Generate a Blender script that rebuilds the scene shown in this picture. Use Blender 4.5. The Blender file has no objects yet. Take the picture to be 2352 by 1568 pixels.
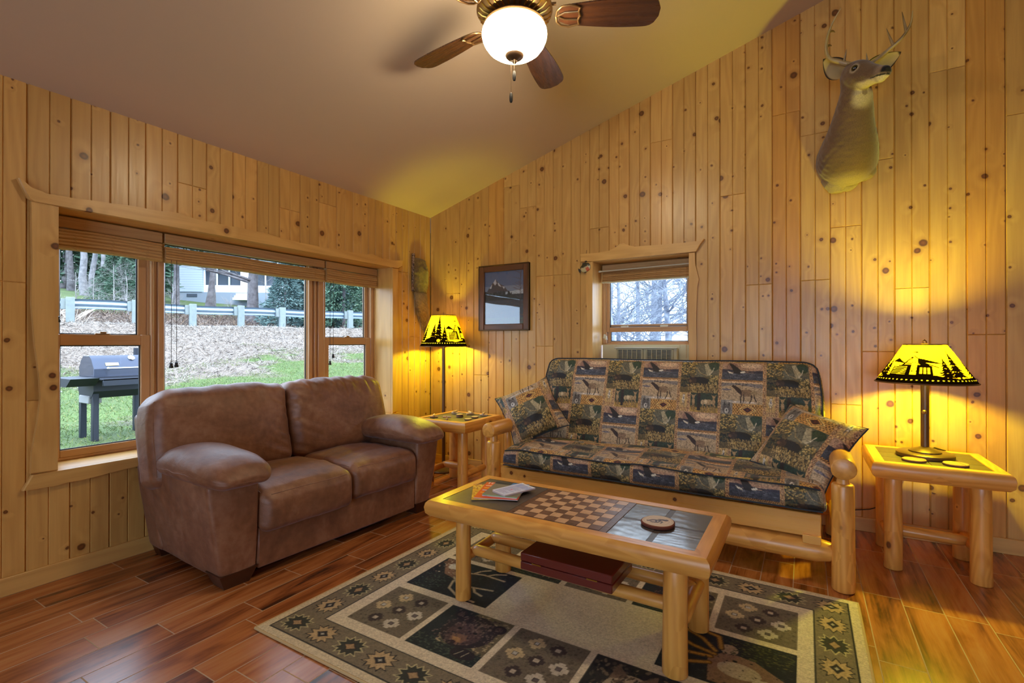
import bpy, bmesh, math, random
import numpy as np
from mathutils import Vector, Matrix

SC = bpy.context.scene
COL = SC.collection
PI = math.pi

# ---------------------------------------------------------------- camera
cam_d = bpy.data.cameras.new('camera')
cam = bpy.data.objects.new('camera', cam_d); COL.objects.link(cam)
cam_d.sensor_width = 36.0
cam_d.lens = 1129.4 / 2352 * 36.0
cam.location = (3.27, -3.862, 1.2)
cam.rotation_euler = (math.radians(90.193), 0, math.radians(30.835))
cam_d.clip_end = 400
SC.camera = cam

# ---------------------------------------------------------------- world, sun, exposure
SC.view_settings.view_transform = 'Standard'
SC.view_settings.look = 'None'
SC.view_settings.exposure = 0.72
SC.view_settings.gamma = 1.0
SC.view_settings.use_curve_mapping = False
world = bpy.data.worlds.new('overcast_sky'); SC.world = world
world.use_nodes = True
wn = world.node_tree; wn.nodes.clear()
wo = wn.nodes.new('ShaderNodeOutputWorld'); bg = wn.nodes.new('ShaderNodeBackground')
tcw = wn.nodes.new('ShaderNodeTexCoord'); nz = wn.nodes.new('ShaderNodeTexNoise'); nz.inputs['Scale'].default_value = 2.2
nz.inputs['Detail'].default_value = 5
cr = wn.nodes.new('ShaderNodeValToRGB')
cr.color_ramp.elements[0].position = .35; cr.color_ramp.elements[0].color = (.50, .70, 1.0, 1)
cr.color_ramp.elements[1].position = .65; cr.color_ramp.elements[1].color = (.72, .86, 1.0, 1)
wn.links.new(tcw.outputs['Generated'], nz.inputs['Vector']); wn.links.new(nz.outputs['Fac'], cr.inputs['Fac'])
wn.links.new(cr.outputs['Color'], bg.inputs['Color']); bg.inputs['Strength'].default_value = 4.3
wn.links.new(bg.outputs[0], wo.inputs[0])
sun_d = bpy.data.lights.new('hazy_sun', 'SUN'); sun = bpy.data.objects.new('hazy_sun', sun_d); COL.objects.link(sun)
sun_d.energy = 3.0; sun_d.angle = math.radians(8); sun_d.color = (.92, .96, 1.)
sun.rotation_euler = (math.radians(8), math.radians(38), 0)     # high, from over the house
def portal(name, loc, rot, sx, sy):
    d = bpy.data.lights.new(name, 'AREA'); d.shape = 'RECTANGLE'; d.size = sx; d.size_y = sy
    d.cycles.is_portal = True
    o = bpy.data.objects.new(name, d); COL.objects.link(o); o.location = loc; o.rotation_euler = rot
    return o
portal('daylight_portal', (-.34, -1.73, 1.2), (0, math.radians(-90), 0), 1.45, 2.45)
portal('daylight_portal', (2.14, .34, 1.45), (math.radians(-90), 0, 0), .8, .85)
portal('daylight_portal', (3.4, -7.2, 1.25), (math.radians(90), 0, 0), 3.3, 2.1)  # portal for the added rear fill glazing
SC.cycles.use_denoising = True
SC.cycles.use_adaptive_sampling = True
SC.cycles.adaptive_threshold = .02
SC.cycles.max_bounces = 7
SC.cycles.diffuse_bounces = 5
SC.cycles.glossy_bounces = 4
SC.cycles.sample_clamp_indirect = 4.0
SC.cycles.caustics_reflective = False
SC.cycles.caustics_refractive = False

# ---------------------------------------------------------------- tags
def tag(o, label=None, cat=None, group=None, kind=None):
    if label: o['label'] = label
    if cat: o['category'] = cat
    if group: o['group'] = group
    if kind: o['kind'] = kind
    return o
def thing(name, label, cat, loc=(0, 0, 0), rz=0, group=None):
    o = bpy.data.objects.new(name, None); COL.objects.link(o)
    o.empty_display_size = .05
    o.location = loc; o.rotation_euler = (0, 0, rz)
    return tag(o, label, cat, group)
def copy_tree(o, parent=None):
    c = o.copy(); COL.objects.link(c); c.parent = parent
    for ch in list(o.children): copy_tree(ch, c)
    return c

# ---------------------------------------------------------------- colour
def lin(c):
    c = np.asarray(c, float) / 255.
    return np.where(c <= .04045, c / 12.92, ((c + .055) / 1.055) ** 2.4)
def L4(r, g, b): return tuple(float(v) for v in lin((r, g, b))) + (1.,)

# ---------------------------------------------------------------- mesh builder
def V(*a): return np.array(a, float)
def fn(P, k, seed, n=6):
    """cheap smooth noise in about -1..1 at spatial frequency k (1/m)"""
    r = np.random.RandomState(seed); P = np.asarray(P, float); s = np.zeros(P.shape[:-1])
    for i in range(n):
        d = r.normal(size=3); d *= k * (.6 + .9 * r.rand()) * 2 * PI / np.linalg.norm(d)
        s += np.sin(P @ d + r.rand() * 6.28)
    return s / n * 1.6
class MB:
    def __init__(s):
        s.v = []; s.f = []; s.tc = []; s.col = []; s.n = 0; s.uvcol = False; s.fm = []; s.mi = 0
    def add(s, verts, faces, tc=None, col=None):
        verts = np.asarray(verts, float).reshape(-1, 3); b = s.n
        s.v.append(verts); s.n += len(verts)
        s.tc.append(verts.copy() if tc is None else np.asarray(tc, float).reshape(-1, 3))
        if col is None: col = np.ones((len(verts), 3))
        else: s.uvcol = True
        col = np.asarray(col, float)
        if col.ndim == 1: col = np.repeat(col[None], len(verts), 0)
        s.col.append(col)
        for f in faces: s.f.append([b + i for i in f])
        s.fm += [s.mi] * len(faces)
        return s
    def xf(s, M, start=0):
        """transform everything added since part index start"""
        M = np.array(M)
        for i in range(start, len(s.v)): s.v[i] = s.v[i] @ M[:3, :3].T + M[:3, 3]
        return s
    def box(s, x0, x1, y0, y1, z0, z1, bev=0, col=None, off=None):
        if off is None: off = random.random() * 20
        c = V((x0 + x1) / 2, (y0 + y1) / 2, (z0 + z1) / 2); h = V(abs(x1 - x0), abs(y1 - y0), abs(z1 - z0)) / 2
        if bev <= 0:
            p = [[sx, sy, sz] for sz in (-1, 1) for sy in (-1, 1) for sx in (-1, 1)]
            p = np.array(p) * h; F = [(0, 2, 3, 1), (4, 5, 7, 6), (0, 1, 5, 4), (2, 6, 7, 3), (0, 4, 6, 2), (1, 3, 7, 5)]
        else:
            bev = min(bev, h.min() * .95); p = []; F = []
            idx = {}
            for sx in (-1, 1):
                for sy in (-1, 1):
                    for sz in (-1, 1):
                        q = V(sx, sy, sz) * h
                        for a in range(3):
                            w = q.copy()
                            for b in range(3):
                                if b != a: w[b] -= [sx, sy, sz][b] * bev
                            idx[(sx, sy, sz, a)] = len(p); p.append(w)
            for a in range(3):
                b, d = (a + 1) % 3, (a + 2) % 3
                for sg in (-1, 1):
                    k = []
                    for (u, w) in ((-1, -1), (1, -1), (1, 1), (-1, 1)):
                        t = [0, 0, 0]; t[a] = sg; t[b] = u; t[d] = w; k.append(idx[(t[0], t[1], t[2], a)])
                    F.append(k if sg > 0 else k[::-1])
            for a in range(3):
                b, d = (a + 1) % 3, (a + 2) % 3
                for u in (-1, 1):
                    for w in (-1, 1):
                        def I(sa, ax):
                            t = [0, 0, 0]; t[a] = sa; t[b] = u; t[d] = w; return idx[(t[0], t[1], t[2], ax)]
                        k = [I(-1, b), I(1, b), I(1, d), I(-1, d)]
                        F.append(k[::-1] if u * w > 0 else k)
            for sx in (-1, 1):
                for sy in (-1, 1):
                    for sz in (-1, 1):
                        k = [idx[(sx, sy, sz, a)] for a in range(3)]
                        F.append(k if sx * sy * sz > 0 else k[::-1])
            p = np.array(p)
        q_ = np.argsort(-h, kind='stable'); o = [int(q_[1]), int(q_[2]), int(q_[0])]
        tc = p[:, o] + V(off, off * .37, off * 1.7)
        return s.add(p + c, F, tc, col)
    def obox(s, M, hx, hy, hz, bev=0, col=None):
        k = len(s.v); s.box(-hx, hx, -hy, hy, -hz, hz, bev, col); return s.xf(M, k)
    def tube(s, pts, rad, seg=12, caps=True, col=None, wob=0, seed=0, square=False):
        """swept tube through pts; rad scalar or list"""
        pts = np.asarray(pts, float); n = len(pts)
        rad = np.full(n, rad, float) if np.isscalar(rad) else np.asarray(rad, float)
        T = np.gradient(pts, axis=0); T /= np.linalg.norm(T, axis=1)[:, None] + 1e-12
        ref = V(0, 0, 1) if abs(T[0][2]) < .9 else V(1, 0, 0)
        N = np.cross(T[0], ref); N /= np.linalg.norm(N)
        vs = []; tcs = []; al = 0; o = random.random() * 20
        for i in range(n):
            if i: al += np.linalg.norm(pts[i] - pts[i - 1])
            N = N - T[i] * (N @ T[i]); N /= np.linalg.norm(N); B = np.cross(T[i], N)
            a = np.arange(seg) / seg * 2 * PI
            r = np.full(seg, rad[i])
            if wob: r = r * (1 + wob * fn(np.stack([np.cos(a) * .5, np.sin(a) * .5, np.full(seg, al * 3.)], 1), .8, seed + 1))
            c = np.cos(a)[:, None] * r[:, None]; d = np.sin(a)[:, None] * r[:, None]
            vs.append(pts[i] + c * N + d * B)
            tcs.append(np.concatenate([c + o, d + o * .37, np.full((seg, 1), al + o * 1.7)], 1))
        F = []
        for i in range(n - 1):
            for j in range(seg):
                k = (j + 1) % seg; F.append((i * seg + j, i * seg + k, (i + 1) * seg + k, (i + 1) * seg + j))
        vs = np.concatenate(vs); tcs = np.concatenate(tcs)
        if caps:
            F.append(list(range(seg))[::-1]); F.append([(n - 1) * seg + j for j in range(seg)])
        return s.add(vs, F, tcs, col)
    def log(s, p, q, r, r2=None, chamf=.012, taper=0, seg=20, wob=.05, bow=.0, seed=None):
        """peeled log between p and q; chamf = rounded edge, taper = length of a pencil-pointed end"""
        p, q = V(*p), V(*q); r2 = r if r2 is None else r2; Ln = np.linalg.norm(q - p)
        if seed is None: seed = random.randint(0, 9999)
        ts = list(np.linspace(0, 1, max(4, int(Ln / .06)))); rs = [r + (r2 - r) * t for t in ts]
        if taper:
            e = taper / Ln; ts = [0, e * .5] + [t for t in np.linspace(e, 1 - e, max(3, int(Ln / .06)))] + [1 - e * .5, 1]
            rs = [r * .45, r * .8] + [r + (r2 - r) * t for t in ts[2:-2]] + [r2 * .8, r2 * .45]
        elif chamf:
            e = chamf / Ln; ts = [0, e * .4, e] + list(np.linspace(e, 1 - e, max(4, int(Ln / .06)))[1:-1]) + [1 - e, 1 - e * .4, 1]
            rs = [r - chamf, r - chamf * .3, r] + [r + (r2 - r) * t for t in ts[3:-3]] + [r2, r2 - chamf * .3, r2 - chamf]
        pts = np.array([p + (q - p) * t for t in ts])
        if bow: pts = pts + np.stack([fn(pts, 1.2, seed + 5) * bow, fn(pts, 1.2, seed + 6) * bow, fn(pts, 1.2, seed + 7) * bow], 1)
        return s.tube(pts, rs, seg, True, None, wob, seed)
    def lathe(s, prof, seg=32, c=(0, 0, 0), caps=False, col=None):
        """prof: list of (r, z)"""
        vs = []; F = []; n = len(prof); a = np.arange(seg) / seg * 2 * PI; al = 0; tc = []
        for i, (r, z) in enumerate(prof):
            vs.append(np.stack([np.cos(a) * r + c[0], np.sin(a) * r + c[1], np.full(seg, z + c[2])], 1))
        for i in range(n - 1):
            for j in range(seg):
                k = (j + 1) % seg; F.append((i * seg + j, i * seg + k, (i + 1) * seg + k, (i + 1) * seg + j))
        if caps: F.append(list(range(seg))[::-1]); F.append([(n - 1) * seg + j for j in range(seg)])
        return s.add(np.concatenate(vs), F, None, col)
    def ball(s, c, r, seg=16, rings=10, col=None, sc=(1, 1, 1)):
        pr = [(math.sin(PI * i / rings) * r + 1e-5, -math.cos(PI * i / rings) * r) for i in range(rings + 1)]
        k = len(s.v); s.lathe(pr, seg, col=col)
        s.v[k] = s.v[k] * V(*sc) + V(*c); return s
    def grid(s, G, tc=None, col=None, flip=False, loop=False):
        """G: array (a,b,3)"""
        a, b = G.shape[:2]; F = np.arange(a * b).reshape(a, b)
        if loop: F = np.concatenate([F, F[:, :1]], 1)
        q = np.stack([F[:-1, :-1], F[1:, :-1], F[1:, 1:], F[:-1, 1:]], -1).reshape(-1, 4)
        if flip: q = q[:, ::-1]
        return s.add(G.reshape(-1, 3), q.tolist(), None if tc is None else tc.reshape(-1, 3), None if col is None else col.reshape(-1, 3))
    def prism(s, poly, d0, d1, plane='xz', col=None, bev=0):
        """extrude a 2D outline between depths d0 and d1 on the third axis"""
        n = len(poly); P = []
        rows = [(d0, 0), (d1, 0)] if not bev else [(d0, bev), (d0 + math.copysign(bev, d1 - d0), 0), (d1 - math.copysign(bev, d1 - d0), 0), (d1, bev)]
        c = np.mean(poly, 0)
        for d, ins in rows:
            for (a, b) in poly:
                if ins:
                    L = math.hypot(a - c[0], b - c[1]) + 1e-9; a = a - (a - c[0]) / L * ins; b = b - (b - c[1]) / L * ins
                P.append({'xz': (a, d, b), 'xy': (a, b, d), 'yz': (d, a, b)}[plane])
        m = len(rows)
        F = [(i * n + j, i * n + (j + 1) % n, (i + 1) * n + (j + 1) % n, (i + 1) * n + j) for i in range(m - 1) for j in range(n)]
        F += [list(range(n))[::-1], [(m - 1) * n + j for j in range(n)]]
        k = np.array(P); ext = k.max(0) - k.min(0); q_ = np.argsort(-ext, kind='stable'); o = [int(q_[1]), int(q_[2]), int(q_[0])]
        of = random.random() * 20
        return s.add(k, F, k[:, o] + V(of, of * .4, of * 1.7), col)
    def build(s, name, mat, parent=None, smooth=True, ang=40, weld=False, fixn=None):
        me = bpy.data.meshes.new(name)
        vs = np.concatenate(s.v)
        me.vertices.add(len(vs)); me.vertices.foreach_set('co', vs.astype(np.float32).ravel())
        tot = np.array([len(f) for f in s.f], np.int32); st = np.zeros(len(tot), np.int32); st[1:] = np.cumsum(tot)[:-1]
        me.loops.add(int(tot.sum())); me.loops.foreach_set('vertex_index', np.concatenate([np.asarray(f, np.int32) for f in s.f]) if len(set(tot.tolist())) > 1 else np.array(s.f, np.int32).ravel())
        me.polygons.add(len(tot)); me.polygons.foreach_set('loop_start', st); me.polygons.foreach_set('loop_total', tot)
        mats = mat if isinstance(mat, (list, tuple)) else [mat]
        for m in mats: me.materials.append(m)
        if len(mats) > 1: me.polygons.foreach_set('material_index', np.array(s.fm, np.int32))
        me.update(calc_edges=True); me.validate()
        a = me.attributes.new('tc', 'FLOAT_VECTOR', 'POINT'); a.data.foreach_set('vector', np.concatenate(s.tc).astype(np.float32).ravel())
        if s.uvcol:
            c = np.concatenate(s.col); c = np.concatenate([c, np.ones((len(c), 1))], 1)
            a = me.color_attributes.new('Col', 'FLOAT_COLOR', 'POINT'); a.data.foreach_set('color', c.astype(np.float32).ravel())
        if fixn is None: fixn = len(tot) < 30000
        if weld or fixn:
            bm = bmesh.new(); bm.from_mesh(me)
            if weld: bmesh.ops.remove_doubles(bm, verts=bm.verts, dist=1e-5)
            bmesh.ops.recalc_face_normals(bm, faces=bm.faces)
            bm.to_mesh(me); bm.free()
        if smooth:
            me.polygons.foreach_set('use_smooth', np.ones(len(me.polygons), bool))
            if ang < 180: me.set_sharp_from_angle(angle=math.radians(ang))
        else: me.polygons.foreach_set('use_smooth', np.zeros(len(me.polygons), bool))
        o = bpy.data.objects.new(name, me); COL.objects.link(o)
        if parent is not None: o.parent = parent
        return o
def softbox(h, n, r=.03, puff=(0, 0, 0), skip=()):
    """rounded box as six welded-by-position grids; returns list of (P, UV, N) per face. h half extents, n counts."""
    h = V(*h); out = []
    for a in range(3):
        b, d = (a + 1) % 3, (a + 2) % 3
        for sg in (-1, 1):
            nm = '-+'[sg > 0] + 'xyz'[a]
            if nm in skip: continue
            nb, nd = n[b], n[d]
            def sp(k, hh):
                # denser at rounded ends
                t = np.linspace(-1, 1, k + 1); return t * hh
            B, D = np.meshgrid(sp(nb, h[b]), sp(nd, h[d]), indexing='ij')
            P = np.zeros(B.shape + (3,)); P[..., a] = sg * h[a]; P[..., b] = B; P[..., d] = D
            inner = np.clip(P, -(h - r), h - r); dr = P - inner; ln = np.linalg.norm(dr, axis=-1, keepdims=True)
            Nn = dr / np.maximum(ln, 1e-9); Q = inner + Nn * r
            q = Q / h
            pf = sum(puff[k] * np.sign(Nn[..., k]) * np.abs(Nn[..., k]) * 0 for k in range(3))
            for k in range(3):
                if puff[k]:
                    o1, o2 = (k + 1) % 3, (k + 2) % 3
                    w = np.clip(1 - np.abs(q[..., o1]) ** 2.4, 0, 1) * np.clip(1 - np.abs(q[..., o2]) ** 2.4, 0, 1)
                    Q[..., k] += puff[k] * w * q[..., k]
            out.append((nm, Q, Nn, sg))
    return out
def add_soft(mb, h, n, r, puff=(0, 0, 0), warp=None, colf=None, skip=()):
    for nm, Q, Nn, sg in softbox(h, n, r, puff, skip):
        P0 = Q.copy()
        if warp is not None: Q = warp(Q, Nn)
        col = colf(P0, nm) if colf is not None else None
        mb.grid(Q, tc=P0, col=col, flip=(sg > 0) ^ True)
    return mb
def fur_strands(name, mat, base, nrm, length, count, seed, parent=None, flow=None, width=.0022):
    r = np.random.RandomState(seed); idx = r.choice(len(base), count)
    p = base[idx]; n = nrm[idx] + r.normal(size=(count, 3)) * .25
    if flow is not None: n = n * .45 + flow[idx] if flow.ndim == 2 else n * .45 + flow
    n /= np.linalg.norm(n, axis=1)[:, None]
    sd = np.cross(n, r.normal(size=(count, 3))); sd /= np.linalg.norm(sd, axis=1)[:, None]
    L = length * (.6 + .8 * r.rand(count, 1))
    a = p - sd * width / 2; b = p + sd * width / 2; c = p + n * L
    v = np.stack([a, b, c], 1).reshape(-1, 3); mb = MB()
    mb.add(v, np.arange(count * 3).reshape(-1, 3).tolist())
    return mb.build(name, mat, parent, smooth=False)

# ---------------------------------------------------------------- raster painting (colour for printed, woven and cut patterns)
class Cv:
    def __init__(s, w, h, res, col):            # metres, metres per pixel; origin lower-left
        s.res = res; s.W = int(round(w / res)); s.H = int(round(h / res)); s.a = np.zeros((s.H, s.W, 3)); s.a[:] = lin(col)
        s.yy, s.xx = np.mgrid[0:s.H, 0:s.W]; s.xx = (s.xx + .5) * res; s.yy = (s.yy + .5) * res
    def _bb(s, x0, x1, y0, y1):
        r = s.res; return (slice(max(0, int(y0 / r) - 1), max(0, min(s.H, int(y1 / r) + 2))), slice(max(0, int(x0 / r) - 1), max(0, min(s.W, int(x1 / r) + 2))))
    def poly(s, pts, col, jit=0):
        pts = np.asarray(pts, float); b = s._bb(pts[:, 0].min(), pts[:, 0].max(), pts[:, 1].min(), pts[:, 1].max())
        X, Y = s.xx[b], s.yy[b]; m = np.zeros(X.shape, bool); j = len(pts) - 1
        for i in range(len(pts)):
            xi, yi = pts[i]; xj, yj = pts[j]
            if yi != yj: m ^= ((yi > Y) != (yj > Y)) & (X < (xj - xi) * (Y - yi) / (yj - yi) + xi)
            j = i
        s.a[b][m] = lin(col); return s
    def rect(s, x0, x1, y0, y1, col): return s.poly([(x0, y0), (x1, y0), (x1, y1), (x0, y1)], col)
    def ell(s, cx, cy, rx, ry, col, rot=0):
        R = max(rx, ry); b = s._bb(cx - R, cx + R, cy - R, cy + R); X, Y = s.xx[b] - cx, s.yy[b] - cy
        c, d = math.cos(rot), math.sin(rot); m = ((X * c + Y * d) / rx) ** 2 + ((-X * d + Y * c) / ry) ** 2 < 1
        s.a[b][m] = lin(col); return s
    def line(s, pts, w, col):
        for p, q in zip(pts[:-1], pts[1:]):
            R = w; b = s._bb(min(p[0], q[0]) - R, max(p[0], q[0]) + R, min(p[1], q[1]) - R, max(p[1], q[1]) + R)
            X, Y = s.xx[b], s.yy[b]; dx, dy = q[0] - p[0], q[1] - p[1]; L2 = dx * dx + dy * dy + 1e-12
            t = np.clip(((X - p[0]) * dx + (Y - p[1]) * dy) / L2, 0, 1)
            m = (X - p[0] - t * dx) ** 2 + (Y - p[1] - t * dy) ** 2 < (w / 2) ** 2
            s.a[b][m] = lin(col)
        return s
    def speck(s, x0, x1, y0, y1, cols, n, size, seed=0, asp=1):
        r = random.Random(seed)
        for _ in range(n):
            s.ell(r.uniform(x0, x1), r.uniform(y0, y1), size * r.uniform(.5, 1.3), size * asp * r.uniform(.5, 1.3), r.choice(cols), r.uniform(-.6, .6))
        return s
    def blur(s):
        a = s.a; p = np.pad(a, ((1, 1), (1, 1), (0, 0)), 'edge')
        s.a = (p[1:-1, 1:-1] * 4 + p[:-2, 1:-1] + p[2:, 1:-1] + p[1:-1, :-2] + p[1:-1, 2:]) / 8; return s
    def get(s, x, y, wrap=False):
        i = np.floor(y / s.res).astype(int); j = np.floor(x / s.res).astype(int)
        if wrap: i %= s.H; j %= s.W
        else: i = np.clip(i, 0, s.H - 1); j = np.clip(j, 0, s.W - 1)
        return s.a[i, j]
def paint_sheet(cv, M, x0, x1, y0, y1, step, name, mat, parent, thick=.0, edge=(60, 60, 60), bump=None):
    """flat painted sheet lying in local xy, M places it; thickness closes it below"""
    nx = max(2, int((x1 - x0) / step)); ny = max(2, int((y1 - y0) / step))
    X, Y = np.meshgrid(np.linspace(x0, x1, nx + 1), np.linspace(y0, y1, ny + 1), indexing='ij')
    Z = np.zeros_like(X) if bump is None else bump(X, Y)
    G = np.stack([X, Y, Z], -1); c = cv.get(X - x0, Y - y0)
    mb = MB(); mb.grid(G, col=c)
    if thick:
        e = lin(edge)
        for P in ([(x0, y0), (x1, y0)], [(x1, y0), (x1, y1)], [(x1, y1), (x0, y1)], [(x0, y1), (x0, y0)]):
            (a, b), (c_, d) = P
            mb.add([(a, b, 0), (c_, d, 0), (c_, d, -thick), (a, b, -thick)], [(3, 2, 1, 0)], None, e)
        mb.add([(x0, y0, -thick), (x1, y0, -thick), (x1, y1, -thick), (x0, y1, -thick)], [(3, 2, 1, 0)], None, e)
    mb.xf(M); return mb.build(name, mat, parent, smooth=False)
# ================================================================ materials (all node based)
class NT:
    def __init__(s, name):
        s.m = bpy.data.materials.new(name); s.m.use_nodes = True; s.t = s.m.node_tree; s.t.nodes.clear()
        s.out = s.t.nodes.new('ShaderNodeOutputMaterial')
        s.b = s.t.nodes.new('ShaderNodeBsdfPrincipled'); s.t.links.new(s.b.outputs[0], s.out.inputs[0])
    def n(s, ty, ins=None, **props):
        k = s.t.nodes.new('ShaderNode' + ty)
        for a, b in props.items(): setattr(k, a, b)
        for a, b in (ins or {}).items(): s.set(k.inputs[a], b)
        return k
    def set(s, sock, v):
        if isinstance(v, bpy.types.NodeSocket): s.t.links.new(v, sock)
        elif isinstance(v, bpy.types.Node): s.t.links.new(v.outputs[0], sock)
        elif isinstance(v, (tuple, list)) and len(v) == 3 and sock.type == 'RGBA': sock.default_value = (*v, 1)
        else: sock.default_value = v
    def P(s, **k):
        for a, b in k.items(): s.set(s.b.inputs[a.replace('_', ' ')], b)
    def math(s, op, a, b=0., c=0., clamp=False):
        k = s.n('Math', operation=op, use_clamp=clamp); s.set(k.inputs[0], a); s.set(k.inputs[1], b); s.set(k.inputs[2], c); return k.outputs[0]
    def vm(s, op, a, b=(0, 0, 0)):
        k = s.n('VectorMath', operation=op); s.set(k.inputs[0], a); s.set(k.inputs[1], b); return k.outputs[0]
    def attr(s, nm): return s.n('Attribute', attribute_name=nm)
    def mix(s, f, a, b, mode='MIX'):
        k = s.n('Mix', data_type='RGBA', blend_type=mode, clamp_factor=True); s.set(k.inputs[0], f); s.set(k.inputs[6], a); s.set(k.inputs[7], b); return k.outputs[2]
    def ramp(s, f, *stops):
        k = s.n('ValToRGB'); s.set(k.inputs[0], f); e = k.color_ramp.elements
        while len(e) < len(stops): e.new(.5)
        for x, (p, c) in zip(e, stops): x.position = p; x.color = (*c[:3], 1) if not np.isscalar(c) else (c, c, c, 1)
        return k.outputs[0]
    def mr(s, v, a, b, c=0., d=1.):
        k = s.n('MapRange', clamp=True); s.set(k.inputs[0], v); k.inputs[1].default_value = a; k.inputs[2].default_value = b; k.inputs[3].default_value = c; k.inputs[4].default_value = d; return k.outputs[0]
    def noise(s, v, scale=5, detail=3, rough=.5, dist=0., out=0):
        k = s.n('TexNoise', {'Vector': v, 'Scale': scale, 'Detail': detail, 'Roughness': rough, 'Distortion': dist}); return k.outputs[out]
    def bump(s, h, strength=.3, dist=.002):
        k = s.n('Bump', {'Height': h, 'Strength': strength, 'Distance': dist}); s.t.links.new(k.outputs[0], s.b.inputs['Normal']); return k
def simple(name, col, rough=.5, metal=0., bumpscale=0, bumpstr=.2, var=.0, emit=None, **kw):
    N = NT(name); c = (*lin(col),) if max(col) > 1 else col
    N.P(Base_Color=tuple(float(v) for v in c), Roughness=rough, Metallic=metal)
    if bumpscale or var:
        tc = N.attr('tc').outputs[1]
        if bumpscale: N.bump(N.noise(tc, bumpscale, 4), bumpstr)
        if var:
            f = N.noise(tc, 9, 4); N.P(Base_Color=N.mix(f, tuple(float(v) * (1 - var) for v in c), tuple(min(1, float(v) * (1 + var)) for v in c)))
    if emit: N.P(Emission_Color=emit[0], Emission_Strength=emit[1])
    for a, b in kw.items(): N.P(**{a: b})
    return N.m
def wood(name, light, dark, knot=(.09, .03, .01), kscale=7., kamt=.12, rough=.35, grain=1., ring=5., tint=False, coat=0., spec=.5, contrast=1., three=False, knotpow=3.):
    N = NT(name); tc = N.attr('tc').outputs[1]
    sep = N.n('SeparateXYZ', {0: tc})
    x, y, z = sep.outputs
    # knots
    if three:
        kv = N.n('CombineXYZ', {0: x, 1: y, 2: N.math('MULTIPLY', z, .7)}).outputs[0]
        vo = N.n('TexVoronoi', {'Vector': kv, 'Scale': kscale, 'Randomness': 1.}, voronoi_dimensions='3D')
    else:
        kv = N.n('CombineXYZ', {0: x, 1: z, 2: 0.}).outputs[0]
        kv = N.vm('ADD', kv, N.vm('MULTIPLY', N.noise(kv, 30, 2, out=1), (.008, .008, 0)))
        vo = N.n('TexVoronoi', {'Vector': kv, 'Scale': kscale, 'Randomness': 1.}, voronoi_dimensions='2D')
    kd = vo.outputs['Distance']; kc = N.n('SeparateXYZ', {0: vo.outputs['Color']}).outputs[0]
    rad = N.math('MULTIPLY', N.mr(kc, .60 if not three else .5, 1.0, 0., 1.), kamt)
    rad = N.math('ADD', rad, N.math('MULTIPLY', N.math('GREATER_THAN', kc, .60), kamt * .30))
    rr = N.math('DIVIDE', kd, N.math('ADD', rad, .0005))
    if not three and kamt:
        v2 = N.n('TexVoronoi', {'Vector': N.vm('ADD', kv, (3.3, 7.7, 0)), 'Scale': kscale * 2.6, 'Randomness': 1.}, voronoi_dimensions='2D')
        k2 = N.n('SeparateXYZ', {0: v2.outputs['Color']}).outputs[0]
        r2 = N.math('ADD', N.math('MULTIPLY', N.mr(k2, .84, 1.0, 0., 1.), .07), N.math('MULTIPLY', N.math('GREATER_THAN', k2, .84), .045))
        rr = N.math('MINIMUM', rr, N.math('DIVIDE', v2.outputs['Distance'], N.math('ADD', r2, .0005)))
    km = N.mr(rr, .72, 1.05, 1., 0.)
    halo = N.mr(rr, .9, 2.0, .38, 0.)
    core = N.mr(rr, .0, .85, .15, 1.)
    warp = N.math('MULTIPLY', N.mr(rr, .8, 5., 1., 0.), .35)
    # cathedral grain: contour lines of a stretched noise
    gv = N.n('CombineXYZ', {0: N.math('MULTIPLY', x, ring), 1: N.math('MULTIPLY', y, ring), 2: N.math('MULTIPLY', z, ring * .11)}).outputs[0]
    nb = N.noise(gv, 1., 2, .4)
    ph = N.math('MULTIPLY', N.math('ADD', nb, N.math('MULTIPLY', warp, .25)), 60.)
    rg = N.math('ADD', N.math('MULTIPLY', N.math('SINE', ph), .5), .5)
    fv = N.n('CombineXYZ', {0: N.math('MULTIPLY', x, 90.), 1: N.math('MULTIPLY', y, 90.), 2: N.math('MULTIPLY', z, 4.)}).outputs[0]
    ff = N.noise(fv, 1., 4, .6)
    bv = N.n('CombineXYZ', {0: N.math('MULTIPLY', x, 5.), 1: N.math('MULTIPLY', y, 5.), 2: N.math('MULTIPLY', z, 1.2)}).outputs[0]
    big = N.noise(bv, 1., 2, .5)
    f = N.math('ADD', N.math('MULTIPLY', rg, .34 * contrast), N.math('ADD', N.math('MULTIPLY', ff, .45 * grain), N.math('MULTIPLY', big, .45)))
    base = N.mix(N.mr(f, .3, 1.05), tuple(light), tuple(dark))
    base = N.mix(halo, base, tuple(np.array(dark) * V(.75, .6, .5)), 'MIX')
    kcol = N.mix(core, tuple(np.array(knot) * 2.6), tuple(knot))
    base = N.mix(km, base, kcol)
    if tint: base = N.mix(1., base, N.attr('Col').outputs[0], 'MULTIPLY')
    N.P(Base_Color=base, Roughness=N.mr(ff, .3, .7, rough * .85, rough * 1.15), Coat_Weight=coat, Coat_Roughness=.18, Specular_IOR_Level=spec)
    N.bump(N.math('ADD', N.math('MULTIPLY', ff, .6), N.math('MULTIPLY', km, .3)), .12, .0015)
    return N.m
M_pine = wood('knotty_pine', (.68, .40, .12), (.45, .22, .052), knot=(.10, .036, .010), kscale=4.6, kamt=.085, rough=.33, tint=True, contrast=.6)
M_trim = wood('pine_trim', (.72, .43, .135), (.52, .27, .07), kscale=2.2, kamt=.05, rough=.33, contrast=.8)
M_log = wood('peeled_cedar', (.82, .40, .085), (.56, .22, .030), knot=(.13, .04, .012), kscale=10., kamt=.19, rough=.34, ring=9, coat=.12, three=True)
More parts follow.
